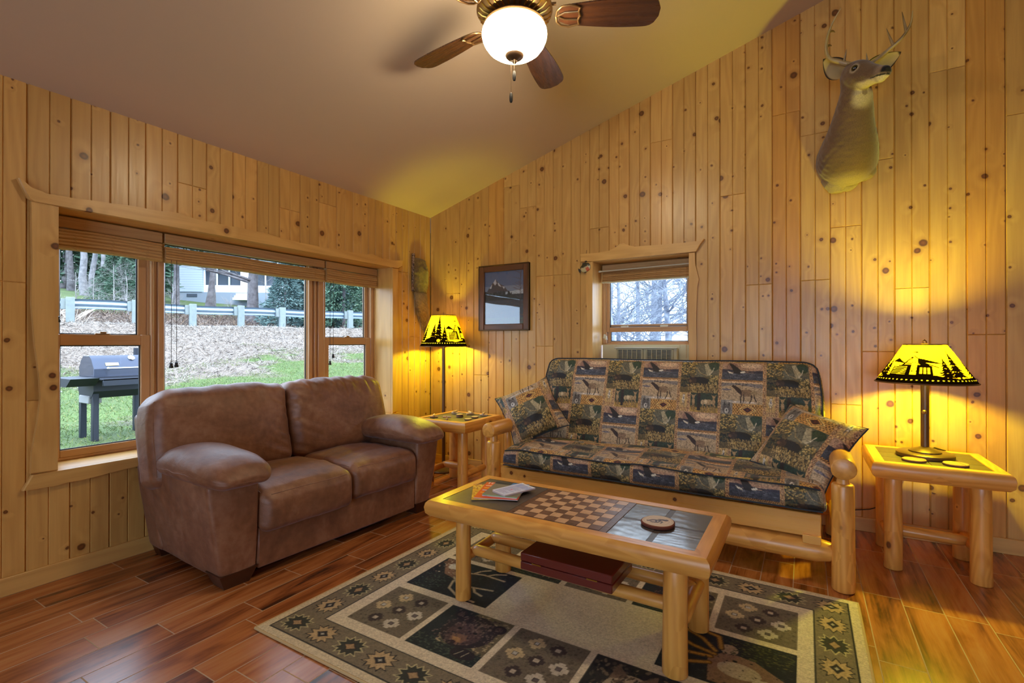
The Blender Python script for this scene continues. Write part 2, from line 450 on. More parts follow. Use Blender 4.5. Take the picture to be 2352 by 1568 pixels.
M_board = wood('pine_board', (.82, .42, .095), (.66, .29, .05), kscale=2.5, kamt=.035, rough=.3, ring=4, coat=.2, contrast=.7)
M_sash = wood('stained_sash', (.56, .33, .165), (.43, .225, .10), kscale=1., kamt=.0, rough=.3, contrast=.5)
M_walnut = wood('walnut', (.16, .075, .045), (.09, .04, .025), kscale=1., kamt=0., rough=.3)
M_blade = wood('fan_blade_wood', (.10, .034, .012), (.035, .012, .006), kscale=1., kamt=0., rough=.28, coat=.5)
M_frame = wood('carved_frame_wood', (.16, .065, .025), (.05, .02, .01), kscale=1., kamt=0., rough=.4)
M_maroon = simple('maroon_lacquer', (98, 24, 16), .35, Coat_Weight=.9, Coat_Roughness=.25)
M_brass = simple('brass', (190, 150, 70), .3, 1.)
M_pewter = simple('antique_brass', (150, 118, 78), .32, .85, 40, .15)
M_bronze = simple('dark_bronze', (104, 80, 58), .38, .6)
M_black = simple('black_plastic', (22, 18, 16), .45)
M_cord = simple('cord', (40, 26, 16), .6)
M_string = simple('blind_string', (176, 140, 90), .8)
M_ceil = simple('ceiling_paint', (202, 180, 154), .75, 0, 60, .04)
M_white = simple('white_plastic', (205, 205, 185), .4)
M_grille = simple('grille', (92, 96, 98), .5)
M_darkgap = simple('gasket', (30, 34, 40), .5)
M_offwhite = simple('painted_panel', (196, 190, 158), .5)
def glass(name, tint=(1, 1, 1), fac=.06):
    N = NT(name); t = N.t; t.nodes.remove(N.b)
    tr = N.n('BsdfTransparent', {0: (*tint, 1)}); gl = N.n('BsdfGlossy', {'Roughness': .02})
    fr = N.n('LayerWeight', {'Blend': .12}); mx = N.n('MixShader', {0: N.math('ADD', N.math('MULTIPLY', fr.outputs['Fresnel'], .6), fac), 1: tr.outputs[0], 2: gl.outputs[0]})
    t.links.new(mx.outputs[0], N.out.inputs[0]); return N.m
M_glass = glass('window_glass', (.97, .985, 1.0), .01)
M_picglass = glass('picture_glass', (1, 1, 1), .10)
def colmat(name, rough=.8, bump=0, bstr=.3, sheen=0., fine=900, mult=None, **kw):
    N = NT(name); c = N.attr('Col').outputs[0]
    if mult:
        tc = N.attr('tc').outputs[1]; c = N.mix(N.noise(tc, mult[0], 3), N.mix(1., c, tuple([1 - mult[1]] * 3), 'MULTIPLY'), c)
    N.P(Base_Color=c, Roughness=rough)
    if sheen: N.P(Sheen_Weight=sheen)
    if bump:
        tc = N.attr('tc').outputs[1]; N.bump(N.noise(tc, bump, 2), bstr, .002)
    for a, b in kw.items(): N.P(**{a: b})
    return N.m
M_print = colmat('printed_paper', .4)
M_cloth = colmat('printed_cotton', .58, 500, .25, Sheen_Weight=.15)
M_rugm = colmat('woven_rug', .95, 420, .9, mult=(260, .45))
M_paint = colmat('painted_detail', .5)
def leather():
    N = NT('brown_suede_leather'); tc = N.attr('tc').outputs[1]
    a = N.noise(tc, 3.2, 5, .6, .6); b = N.noise(tc, 26, 4); f = N.math('ADD', N.math('MULTIPLY', a, .8), N.math('MULTIPLY', b, .35))
    c = N.ramp(f, (.36, (.125, .046, .020)), (.58, (.225, .095, .045)), (.78, (.34, .17, .095)))
    N.P(Base_Color=c, Roughness=.46, Sheen_Weight=.18, Sheen_Roughness=.4, Specular_IOR_Level=.5)
    N.P(Sheen_Tint=(.75, .8, 1.0))
    N.bump(N.math('ADD', N.math('MULTIPLY', N.noise(tc, 420, 2), .25), N.math('ADD', N.math('MULTIPLY', N.noise(tc, 28, 4), .5), N.math('MULTIPLY', N.noise(N.vm('MULTIPLY', tc, (1, 1, 2.2)), 7, 3, .5, 1.2), 1.6))), .35, .006)
    return N.m
M_leather = leather()
def floormat():
    N = NT('wood_look_plank_tile'); ge = N.n('NewGeometry').outputs['Position']
    sp = N.n('SeparateXYZ', {0: ge}); x, y = sp.outputs[0], sp.outputs[1]
    W, L = .1455, .597
    u = N.math('DIVIDE', N.math('ADD', x, -.4505 + 20 * W), W); ci = N.math('FLOOR', u); fu = N.math('FRACT', u)
    wn1 = N.n('TexWhiteNoise', {'W': ci}, noise_dimensions='1D').outputs[0]
    v = N.math('ADD', N.math('DIVIDE', y, L), N.math('ADD', N.math('MULTIPLY', wn1, 3.), 20.)); ri = N.math('FLOOR', v); fv = N.math('FRACT', v)
    cid = N.n('CombineXYZ', {0: ci, 1: ri, 2: 0.}).outputs[0]
    rnd = N.n('TexWhiteNoise', {'Vector': cid}, noise_dimensions='2D')
    du = N.math('MULTIPLY', N.math('MINIMUM', fu, N.math('SUBTRACT', 1., fu)), W)
    dv = N.math('MULTIPLY', N.math('MINIMUM', fv, N.math('SUBTRACT', 1., fv)), L)
    d = N.math('MINIMUM', du, dv)
    gm = N.mr(d, .0014, .0024, 1., 0.)
    sft = N.vm('MULTIPLY', rnd.outputs['Color'], (7., 9., 3.))
    gx = N.n('CombineXYZ', {0: N.math('MULTIPLY', x, 7.), 1: N.math('MULTIPLY', y, 1.1), 2: 0.}).outputs[0]
    g1 = N.noise(N.vm('ADD', gx, sft), 1.6, 4, .55, .9)
    fx = N.n('CombineXYZ', {0: N.math('MULTIPLY', x, 60.), 1: N.math('MULTIPLY', y, 3.), 2: 0.}).outputs[0]
    g2 = N.noise(N.vm('ADD', fx, sft), 1., 4, .6, .3)
    f = N.math('ADD', N.math('MULTIPLY', g1, .75), N.math('MULTIPLY', g2, .35))
    f = N.math('ADD', f, N.math('MULTIPLY', N.math('SUBTRACT', rnd.outputs['Value'], .5), .16))
    c = N.ramp(f, (.34, (.07, .022, .008)), (.46, (.27, .080, .022)), (.60, (.48, .165, .046)), (.75, (.56, .24, .085)))
    c = N.mix(gm, c, (.52, .36, .21))
    N.P(Base_Color=c, Roughness=N.mr(gm, 0, 1, .27, .8), Specular_IOR_Level=.55)
    N.bump(N.math('ADD', N.math('MULTIPLY', N.math('SUBTRACT', 1., gm), 1.), N.math('MULTIPLY', g2, .35)), .35, .0015)
    return N.m
M_floor = floormat()
def slate(name, c1, c2, c3, rough=.3, bstr=.9, sc=14):
    N = NT(name); tc = N.attr('tc').outputs[1]
    a = N.noise(tc, 5, 5, .6, .8); b = N.noise(N.vm('MULTIPLY', tc, (1, 2.2, 1)), sc, 9, .68, .25)
    c = N.ramp(N.math('ADD', N.math('MULTIPLY', a, .7), N.math('MULTIPLY', b, .3)), (.38, c1), (.52, c2), (.66, c3))
    N.P(Base_Color=c, Roughness=rough, Specular_IOR_Level=.9 if rough < .4 else .5, Coat_Weight=1. if rough < .4 else .2, Coat_Roughness=.2, Coat_IOR=2.0 if rough < .4 else 1.5)
    N.bump(b, bstr, .005); return N.m
M_slate = slate('glossy_slate', (.03, .034, .042), (.05, .052, .058), (.085, .08, .08), .2, 1., 120)
M_slate2 = slate('matte_slate', (.055, .042, .036), (.085, .062, .05), (.06, .065, .06), .5, .35)
def bamboo():
    N = NT('woven_bamboo'); ge = N.n('NewGeometry').outputs['Position']; z = N.n('SeparateXYZ', {0: ge}).outputs[2]
    st = N.math('FRACT', N.math('MULTIPLY', z, 260.)); nn = N.noise(N.vm('MULTIPLY', ge, (3, 3, 260)), 1., 3)
    c = N.ramp(N.math('ADD', N.math('MULTIPLY', st, .35), N.math('MULTIPLY', nn, .7)), (.3, (.34, .19, .07)), (.5, (.54, .33, .13)), (.75, (.66, .44, .20)))
    N.P(Base_Color=c, Roughness=.6); N.bump(st, .5, .002); return N.m
M_bamboo = bamboo()
def shademat():
    N = NT('parchment_shade'); t = N.t; t.nodes.remove(N.b)
    c = N.attr('Col').outputs[0]
    df = N.n('BsdfDiffuse', {0: N.mix(1., c, (.75, .70, .45, 1), 'MULTIPLY')}); tr = N.n('BsdfTranslucent', {0: N.mix(1., c, (.36, .33, .08, 1), 'MULTIPLY')})
    mx = N.n('MixShader', {0: .55, 1: df.outputs[0], 2: tr.outputs[0]}); t.links.new(mx.outputs[0], N.out.inputs[0]); return N.m
M_shade = shademat()
def bowl():
    N = NT('lit_alabaster_glass'); tc = N.attr('tc').outputs[1]
    f = N.noise(tc, 9, 4, .5, 1.2)
    c = N.ramp(f, (.4, (1., .80, .52)), (.6, (1., .86, .60)))
    N.P(Base_Color=(.85, .85, .8, 1), Roughness=.2, Emission_Color=c, Emission_Strength=35.); return N.m
M_bowl = bowl()
def ground_mat(name, cols, sc=(3, 40), bs=.8, bd=.05):
    N = NT(name); ge = N.n('NewGeometry').outputs['Position']
    a = N.noise(ge, sc[0], 5, .65); b = N.noise(ge, sc[1], 5, .7)
    f = N.math('ADD', N.math('MULTIPLY', a, .55), N.math('MULTIPLY', b, .5))
    n = len(cols); c = N.ramp(f, *[(.36 + .32 * i / (n - 1), cc) for i, cc in enumerate(cols)])
    N.P(Base_Color=c, Roughness=.95); N.bump(b, bs, bd); return N.m
def tintmat(name, c1, c2, sc=3, rough=.8, bs=0):
    N = NT(name); ge = N.n('NewGeometry').outputs['Position']; f = N.noise(ge, sc, 4, .6)
    N.P(Base_Color=N.mix(N.mr(f, .35, .65), c1, c2), Roughness=rough)
    if bs: N.bump(f, bs, .02)
    return N.m
def furmat():
    N = NT('deer_hair'); tc = N.attr('tc').outputs[1]
    f = N.noise(N.vm('MULTIPLY', tc, (1, 1, .35)), 260, 4, .6)
    c = N.mix(1., N.attr('Col').outputs[0], N.ramp(f, (.3, .62), (.7, 1.)), 'MULTIPLY')
    N.P(Base_Color=c, Roughness=.9, Sheen_Weight=.3); N.bump(f, .5, .003); return N.m
M_fur = furmat()
# ================================================================ the room
CZ0, CSL = 2.471, .298
RX, RY = 6.5, -7.2
RIDGE = 5.2
def ceil_z(x): return CZ0 + CSL * (x if x < RIDGE else 2 * RIDGE - x)
def board_wall(name, P, bounds, top, joints, hole=None, tints=None, seed=0, fine=True):
    """vertical tongue and groove boards. P(u, depth, z) -> xyz; bounds: board edges; joints: {board index: [z..]}"""
    rnd = random.Random(seed); mb = MB(); g, m = .0052, .0036; dg, dm = .0085, .0055
    for bi in range(len(bounds) - 1):
        a, b = bounds[bi], bounds[bi + 1]; mid = (a + b) / 2
        prof = [(a, dg), (a + g, 0), (mid - m, 0), (mid, dm), (mid + m, 0), (b - g, 0), (b, dg)] if fine and b - a > .05 else [(a, dg), (a + g, 0), (b - g, 0), (b, dg)]
        if hole:
            for hu in hole[:2]:
                if prof[0][0] < hu < prof[-1][0]:
                    for i in range(len(prof) - 1):
                        if prof[i][0] < hu < prof[i + 1][0]:
                            t = (hu - prof[i][0]) / (prof[i + 1][0] - prof[i][0]); prof.insert(i + 1, (hu, prof[i][1] * (1 - t) + prof[i + 1][1] * t)); break
        js = sorted(joints.get(bi, []))
        segs = [0] + js + [99]
        for si in range(len(segs) - 1):
            t = (tints or {}).get((bi, si)) or (tints or {}).get(bi)
            k = rnd.uniform(.86, 1.1); w = rnd.uniform(-.05, .06)
            tint = np.array(t) if t is not None else V(k, k * (1 - w * .5), k * (1 - w))
            ou, ov = rnd.random() * 40, rnd.random() * 40
            z0, z1 = segs[si], segs[si + 1]
            for (ua, da), (ub, db) in zip(prof[:-1], prof[1:]):
                rng = [(z0 + (.0035 if si else 0), z1 - .0035)]
                if hole and hole[0] <= (ua + ub) / 2 <= hole[1]:
                    nr = []
                    for (p, q) in rng:
                        if p < hole[2]: nr.append((p, min(q, hole[2])))
                        if q > hole[3]: nr.append((max(p, hole[3]), q))
                    rng = nr
                rr = [(p, q, 0, 0) for p, q in rng]
                if si and rng and abs(rng[0][0] - z0 - .0035) < 1e-6: rr.append((z0, z0 + .0035, .005, 0))
                if si < len(segs) - 2 and rng and abs(rng[-1][1] - z1 + .0035) < 1e-6: rr.append((z1 - .0035, z1, 0, .005))
                for p, q, e0, e1 in rr:
                    qa, qb = min(q, top(ua)), min(q, top(ub))
                    if p >= min(qa, qb) and q < 90: continue
                    vs = [P(ua, max(da, e0), p), P(ub, max(db, e0), p), P(ub, max(db, e1), qb), P(ua, max(da, e1), qa)]
                    mb.add(vs, [(0, 1, 2, 3)], [(ua + ou, ov, p + ov), (ub + ou, ov, p + ov), (ub + ou, ov, qb + ov), (ua + ou, ov, qa + ov)], tint)
    o = mb.build(name, M_pine, None, smooth=False, fixn=False); return tag(o, kind='structure')
# wall with the wide window (x = 0)
bA = [-7.2] + [-.155 - .1682 * k for k in range(41, -1, -1)] + [0]
bA = [b for i, b in enumerate(bA) if i == 0 or b > -7.2 + .02]
HA = (-2.902, -.556, .556, 1.893)
rj = random.Random(5)
def joints_for(bounds, known, seed, p=.35):
    r = random.Random(seed); J = {}
    for i in range(len(bounds) - 1):
        c = (bounds[i] + bounds[i + 1]) / 2
        hit = [z for (u, z) in known if abs(u - c) < .085]
        J[i] = hit
    return J
kA = [(-3.09, 1.494), (-2.994, .917), (-2.26, 2.177), (-1.58, 2.183), (-1.25, 2.304), (-.405, 1.872), (-.24, 1.26), (-3.45, 1.0), (-3.9, 1.7), (-4.6, .8)]
board_wall('wall_left', lambda u, d, z: (-d, u, z), bA, lambda u: CZ0 + .02, joints_for(bA, kA, 1), HA, {}, 11)
bB = [0, .03] + [.2 + .169 * k for k in range(0, 38)]
bB = [b for b in bB if b < RX - .03] + [RX]
HB = (1.755, 2.520, .80, 1.877)
kB = [(.285, 1.69), (.62, .897), (1.13, 2.42), (.96, 2.635), (1.30, 1.79), (1.30, 1.173), (1.47, 1.79), (1.8, 2.153), (2.32, 2.765), (2.84, 2.27), (3.0, 1.612), (3.16, 2.778),
      (3.34, 1.622), (3.5, 1.96), (3.67, 1.147), (3.83, 1.54), (3.99, 2.84), (3.5, .80), (4.2, 1.25), (4.35, 2.5), (4.6, 1.8), (3.33, 2.60), (3.67, 2.36)]
tB = {}
for i in range(len(bB) - 1):
    c = (bB[i] + bB[i + 1]) / 2
    if abs(c - 3.16) < .08: tB[i] = (.92, .76, .58)
    if abs(c - .79) < .08: tB[i] = (.95, .85, .72)
    if abs(c - 3.67) < .08: tB[(i, 0)] = (.98, .84, .62)
    if abs(c - 4.16) < .08: tB[i] = (.95, .8, .6)
board_wall('wall_back', lambda u, d, z: (u, d, z), bB, lambda u: ceil_z(u) + .02, joints_for(bB, kB, 2), HB, tB, 12)
bR = list(np.arange(RY, .01, .17)) + [0]
board_wall('wall_right', lambda u, d, z: (RX + d, u, z), bR, lambda u: ceil_z(RX) + .02, {}, None, {}, 13, False)
bF = list(np.arange(0, RX, .17)) + [RX]
board_wall('wall_front', lambda u, d, z: (u, RY - d, z), bF, lambda u: ceil_z(u) + .02, {}, (1.8, 5.1, .06, 2.12), {}, 14, False)
mb = MB(); mb.add([(-.3, RY - .1, 0), (RX + .1, RY - .1, 0), (RX + .1, .3, 0), (-.3, .3, 0), (-.3, RY - .1, -.1), (RX + .1, RY - .1, -.1), (RX + .1, .3, -.1), (-.3, .3, -.1)],
                  [(0, 1, 2, 3), (7, 6, 5, 4), (0, 4, 5, 1), (1, 5, 6, 2), (2, 6, 7, 3), (3, 7, 4, 0)])
tag(mb.build('floor', M_floor, None, smooth=False), kind='structure')
mb = MB(); xs = [-.35, RIDGE, RX + .2]; zs = [CZ0 - .35 * CSL, ceil_z(RIDGE), ceil_z(RX + .2)]
for k in (0, 1):
    mb.add([(xs[k], RY - .2, zs[k]), (xs[k + 1], RY - .2, zs[k + 1]), (xs[k + 1], .35, zs[k + 1]), (xs[k], .35, zs[k]),
            (xs[k], RY - .2, zs[k] + .15), (xs[k + 1], RY - .2, zs[k + 1] + .15), (xs[k + 1], .35, zs[k + 1] + .15), (xs[k], .35, zs[k] + .15)],
           [(3, 2, 1, 0), (4, 5, 6, 7), (0, 1, 5, 4), (3, 7, 6, 2), (0, 4, 7, 3), (1, 2, 6, 5)])
tag(mb.build('ceiling', M_ceil, None, smooth=False), kind='structure')
# outer skins so daylight only comes through the windows
def skin(name, boxes):
    mb = MB()
    for b in boxes: mb.box(*b)
    return tag(mb.build(name, M_offwhite, None, smooth=False), kind='structure')
skin('wall_left_exterior', [(-.31, -.27, RY, HA[0] - .03, -.1, 2.4), (-.31, -.27, HA[1] + .03, .3, -.1, 2.4), (-.31, -.27, HA[0] - .03, HA[1] + .03, -.1, HA[2] - .03), (-.31, -.27, HA[0] - .03, HA[1] + .03, HA[3] + .03, 2.4)])
skin('wall_back_exterior', [(-.3, HB[0] - .03, .28, .32, -.1, 2.4), (HB[1] + .03, RX, .28, .32, -.1, 2.4), (HB[0] - .03, HB[1] + .03, .28, .32, -.1, HB[2] - .02), (HB[0] - .03, HB[1] + .03, .28, .32, HB[3] + .03, 2.4)])
def bboard(name, *b):
    mb = MB(); mb.box(*b, bev=.003); return tag(mb.build(name, M_trim), kind='structure')
bboard('baseboard_left', 0, .015, RY, 0, 0, .088)
bboard('baseboard_back', .015, RX, -.015, 0, 0, .088)
bboard('baseboard_right', RX - .015, RX, RY, -.015, 0, .088)
# ---------------------------------------------------------------- window 1 (wide, beside the sofa)
def part(name, mat, parent, fn_, **k):
    mb = MB(); fn_(mb); return mb.build(name, mat, parent, **k)
w1 = tag(bpy.data.objects.new('window_1', None), kind='structure'); COL.objects.link(w1)
y0, y1, z0, z1 = HA
D = -.27
part('jamb', M_trim, w1, lambda m: m.box(D, .0, y0 - .02, y0, z0, z1 + .02, .001))
part('jamb', M_trim, w1, lambda m: m.box(D, .0, y1, y1 + .02, z0, z1 + .02, .001))
part('head_jamb', M_trim, w1, lambda m: m.box(D, .0, y0, y1, z1, z1 + .02, .001))
part('window_sill', M_trim, w1, lambda m: m.box(D, .012, y0 - .02, y1 + .02, z0 - .025, z0, .004))
def wav(pts, n=4, amp=.0025, seed=1):
    r = random.Random(seed); out = []
    for (a, b), (c, d) in zip(pts[:-1], pts[1:]):
        for i in range(n): t = i / n; out.append((a + (c - a) * t, b + (d - b) * t + r.uniform(-amp, amp)))
    return out + [pts[-1]]
headp = [(-3.055, 1.994), (-3.01, 1.957), (-2.96, 1.945), (-2.90, 1.945), (-2.685, 1.961), (-2.45, 1.975), (-2.362, 1.984), (-2.30, 1.973), (-2.238, 1.968), (-2.0, 1.970), (-1.809, 1.970), (-1.60, 1.952), (-1.498, 1.948), (-1.2, 1.953), (-1.045, 1.956), (-.86, 1.965), (-.807, 1.978), (-.74, 1.962), (-.678, 1.955), (-.55, 1.958), (-.43, 1.972)]
part('head_casing', M_trim, w1, lambda m: m.prism(wav(headp) + [(-.435, 1.925), (-.47, 1.905), (-.49, 1.893), (y0 - .10, 1.893), (-3.018, 1.905), (-3.03, 1.93)], 0, .034, 'yz', bev=.006))
part('side_casing', M_trim, w1, lambda m: m.prism([(y0, z0), (y0, 1.895), (-3.005, 1.905), (-3.0, 1.6), (-3.003, 1.4), (-2.992, 1.2), (-2.975, 1.05), (-2.968, .93), (-2.98, .80), (-3.0, .66), (-3.003, .56)], 0, .024, 'yz', bev=.006))
part('side_casing', M_trim, w1, lambda m: m.prism([(y1, z0), (-.485, .57), (-.492, .9), (-.486, 1.3), (-.495, 1.6), (-.485, 1.893), (y1, 1.893)], 0, .024, 'yz', bev=.006))
part('bottom_casing', M_trim, w1, lambda m: m.prism([(-3.0, .556), (-3.035, .487)] + wav([(-2.917, .484), (-2.777, .489), (-2.571, .505), (-2.2, .498), (-1.6, .49), (-1.0, .50), (-.45, .49)]) + [(-.47, .556)], 0, .03, 'yz', bev=.006))
def sash(parent, P, u0, u1, z0, z1, st, rb, rt, d0, d1, gd, glassname='glass_pane', mat=None):
    """sash frame between u0..u1; P maps (u, depth, z)"""
    def bx(m, a, b, c, d, e=d0, f=d1):
        k = len(m.v); m.box(0, 1, 0, 1, 0, 1)
        m.v = m.v[:k]; m.tc = m.tc[:k]; m.col = m.col[:k]; m.n -= 8; m.f = m.f[:-6]; m.fm = m.fm[:-6]
        p, q = P(a, e, c), P(b, f, d); m.box(min(p[0], q[0]), max(p[0], q[0]), min(p[1], q[1]), max(p[1], q[1]), c, d, .003)
    fr = MB(); bx(fr, u0, u0 + st, z0, z1); bx(fr, u1 - st, u1, z0, z1); bx(fr, u0 + st, u1 - st, z0, z0 + rb); bx(fr, u0 + st, u1 - st, z1 - rt, z1)
    s = fr.build('sash', mat or M_sash, parent)
    gk = MB()
    for a, b, c, d in ((u0 + st, u0 + st + .006, z0 + rb, z1 - rt), (u1 - st - .006, u1 - st, z0 + rb, z1 - rt), (u0 + st, u1 - st, z0 + rb, z0 + rb + .006), (u0 + st, u1 - st, z1 - rt - .006, z1 - rt)): bx(gk, a, b, c, d, gd - .008, gd + .004)
    gk.build('gasket', M_darkgap, s, smooth=False)
    gl = MB(); gl.add([P(u0 + st, gd, z0 + rb), P(u1 - st, gd, z0 + rb), P(u1 - st, gd, z1 - rt), P(u0 + st, gd, z1 - rt)], [(0, 1, 2, 3)])
    gl.build(glassname, M_glass, s, smooth=False, fixn=False)
    return s
PA = lambda u, d, z: (-d, u, z)
PB = lambda u, d, z: (u, d, z)
# frame, mullions
def frameA(m):
    for a, b in ((y0, -2.872), (-2.392, -2.372), (-2.352, -2.316), (-1.262, -1.228), (-1.208, -1.19), (-1.170, -1.115), (-.595, y1)): m.box(-.275, -.215, a, b, z0, z1, .004)
    m.box(-.27, -.235, -2.40, -2.31, z0, z1); m.box(-.27, -.235, -1.25, -1.11, z0, z1)
    m.box(-.275, -.225, y0, y1, z0, .574, .003); m.box(-.275, -.225, y0, y1, 1.86, z1, .003)
part('window_frame', M_sash, w1, frameA)
for ya, yb in ((-2.872, -2.392), (-1.115, -.595)):
    up = sash(w1, PA, ya + .004, yb - .002, 1.205, 1.862, .052 if ya < -2 else .04, .045, .04, .252, .285, .27)
    lo = sash(w1, PA, ya, yb, .572, 1.25, .05 if ya < -2 else .055, .040, .062, .222, .255, .24)
    ym = (ya + yb) / 2
    part('sash_lock', M_pewter, lo, lambda m: (m.box(-.24, -.222, ym - .035, ym + .035, 1.25, 1.256, .002), m.box(-.236, -.226, ym - .01, ym + .02, 1.256, 1.266, .002)))
sash(w1, PA, -2.318, -1.258, .572, 1.862, .012, .030, .03, .235, .27, .25)
# ---------------------------------------------------------------- window 2 (small, behind the futon)
w2 = tag(bpy.data.objects.new('window_2', None), kind='structure'); COL.objects.link(w2)
x0, x1, z0, z1 = HB
part('jamb', M_trim, w2, lambda m: m.box(x0 - .02, x0, 0, .28, z0, z1 + .02, .001))
part('jamb', M_trim, w2, lambda m: m.box(x1, x1 + .02, 0, .28, z0, z1 + .02, .001))
part('head_jamb', M_trim, w2, lambda m: m.box(x0, x1, 0, .28, z1, z1 + .02, .001))
part('window_sill', M_trim, w2, lambda m: m.box(x0 - .02, x1 + .02, -.01, .28, z0 - .02, z0, .003))
part('head_casing', M_trim, w2, lambda m: m.prism(wav([(1.645, 1.945), (1.80, 1.944), (1.90, 1.952), (1.955, 1.975), (1.985, 1.998), (2.02, 2.0), (2.06, 1.978), (2.12, 1.964), (2.2, 1.962), (2.35, 1.958), (2.5, 1.956), (2.60, 1.958), (2.632, 1.968)], 3, .0015) + [(2.60, 1.925), (2.575, 1.88), (1.755, 1.877), (1.65, 1.882)], 0, -.03, 'xz', bev=.005))
part('side_casing', M_trim, w2, lambda m: m.prism([(1.70, .8), (1.70, 1.1), (1.705, 1.4), (1.698, 1.65), (1.70, 1.878), (1.755, 1.877), (1.755, .8)], 0, -.022, 'xz', bev=.004))
part('side_casing', M_trim, w2, lambda m: m.prism([(2.52, .8), (2.52, 1.877), (2.562, 1.876), (2.565, 1.79), (2.582, 1.72), (2.592, 1.68), (2.580, 1.62), (2.572, 1.4), (2.574, 1.2), (2.568, .8)], 0, -.022, 'xz', bev=.004))
def frameB(m):
    m.box(x0, 1.785, .215, .275, 1.19, z1, .003); m.box(2.49, x1, .215, .275, 1.19, z1, .003); m.box(x0, x1, .215, .275, 1.84, z1, .003); m.box(x0, x1, .215, .275, 1.185, 1.20, .003)
part('window_frame', M_sash, w2, frameB)
sash(w2, PB, 1.785, 2.49, 1.295, 1.845, .030, .04, .04, .225, .25, .24)
sash(w2, PB, 1.787, 2.488, 1.188, 1.36, .027, .027, .03, .252, .275, .265)
for xl in (1.95, 2.28): part('sash_lock', M_white, w2, lambda m: m.box(xl - .03, xl + .03, .205, .225, 1.335, 1.347, .002))
# unseen glazing behind the camera, added and sized to let in fill daylight
w3 = tag(bpy.data.objects.new('rear_fill_window', None), kind='structure'); COL.objects.link(w3)
def frameC(m):
    for a in (1.8, 2.88, 3.96, 5.04): m.box(a, a + .06, RY - .12, RY, .06, 2.12, .004)
    m.box(1.8, 5.1, RY - .12, RY, .0, .07, .004); m.box(1.8, 5.1, RY - .12, RY, 2.06, 2.12, .004)
part('window_frame', M_sash, w3, frameC)
for a in (1.84, 2.92, 4.0): part('glass_pane', M_glass, w3, lambda m: m.add([(a, RY - .06, .07), (a + 1.06, RY - .06, .07), (a + 1.06, RY - .06, 2.06), (a, RY - .06, 2.06)], [(0, 1, 2, 3)]), smooth=False, fixn=False)
# ================================================================ log furniture: tables
random.seed(7)
def at(o, *p): return tuple(p[i] - o[i] for i in range(3))
def half_log_frame(parent, X0, X1, Y0, Y1, zt, th, wd, seed=0):
    """four half-round rails mitred round the top, flat on top"""
    def rail(name, a, b, inward):
        a, b = V(*a), V(*b); d = (b - a) / np.linalg.norm(b - a); n = V(*inward)
        prof = [(0, 0), (wd * .75, 0), (wd * .93, -.012), (wd, -th * .42), (wd * .93, -th * .8), (wd * .70, -th), (0, -th)]   # (outwards, up)
        N = 14; G = []; TC = []; r = random.Random(seed + int(a[0] * 97 + a[1] * 31) % 999); of = r.random() * 30
        for i in range(N + 1):
            t = i / N; row = []; tr = []
            wv = 1 + .05 * fn(V(t * np.linalg.norm(b - a), 0, of), 2.2, 3)
            for (o, z) in prof:
                # mitre: outward reach extends the ends
                ext = (o - 0) * (1 if i == N else (-1 if i == 0 else 0))
                e = a + d * (np.linalg.norm(b - a)) * t - n * o * (wv if o > wd * .9 else 1)
                if i in (0, N): e = e + d * ext
                bl = 0.
                if i in (0, N) : z2 = z * .97
                else: z2 = z
                row.append([e[0], e[1], zt + z2]); tr.append([o + of, z + of * .3, t * np.linalg.norm(b - a) + of])
            G.append(row); TC.append(tr)
        m = MB(); m.grid(np.array(G), tc=np.array(TC), loop=True)
        k = len(prof); m.add(np.array(G[0]), [list(range(k))], np.array(TC[0])); m.add(np.array(G[-1]), [list(range(k))[::-1]], np.array(TC[-1]))
        return m.build(name, M_log, parent, ang=38, weld=True)
    i0, i1, j0, j1 = X0 + wd, X1 - wd, Y0 + wd, Y1 - wd
    rail('rail', (i0, j0, 0), (i1, j0, 0), (0, 1, 0)); rail('rail', (i1, j1, 0), (i0, j1, 0), (0, -1, 0))
    rail('rail', (i1, j0, 0), (i1, j1, 0), (-1, 0, 0)); rail('rail', (i0, j1, 0), (i0, j0, 0), (1, 0, 0))
    return i0, i1, j0, j1
def logpart(name, parent, p, q, r, **k):
    m = MB(); m.log(p, q, r, **k); return m.build(name, M_log, parent, ang=50)
# ---------------------------------------------------------------- coffee table
O = (2.37, -1.84, 0)
ct = thing('coffee_table', 'long log coffee table with inlaid chessboard and slate top, standing on the patterned rug', 'table', O)
X0, X1, Y0, Y1, ZT = 1.742 - O[0], 2.995 - O[0], -2.105 - O[1], -1.572 - O[1], .468
i0, i1, j0, j1 = half_log_frame(ct, X0, X1, Y0, Y1, ZT, .075, .062, 3)
def slab(name, parent, x0, x1, y0, y1, zt, mat, th=.02, bev=.001):
    m = MB(); m.box(x0, x1, y0, y1, zt - th, zt, bev); return m.build(name, mat, parent)
part('top_board', M_board, ct, lambda m: m.box(i0 - .01, i1 + .01, j0 - .01, j1 + .01, ZT - .04, ZT - .006))
sx0, sx1 = 2.155 - O[0], 2.605 - O[0]
sl = slab('slate_tile', ct, i0, sx0 - .002, j0, j1, ZT - .0015, M_slate2)
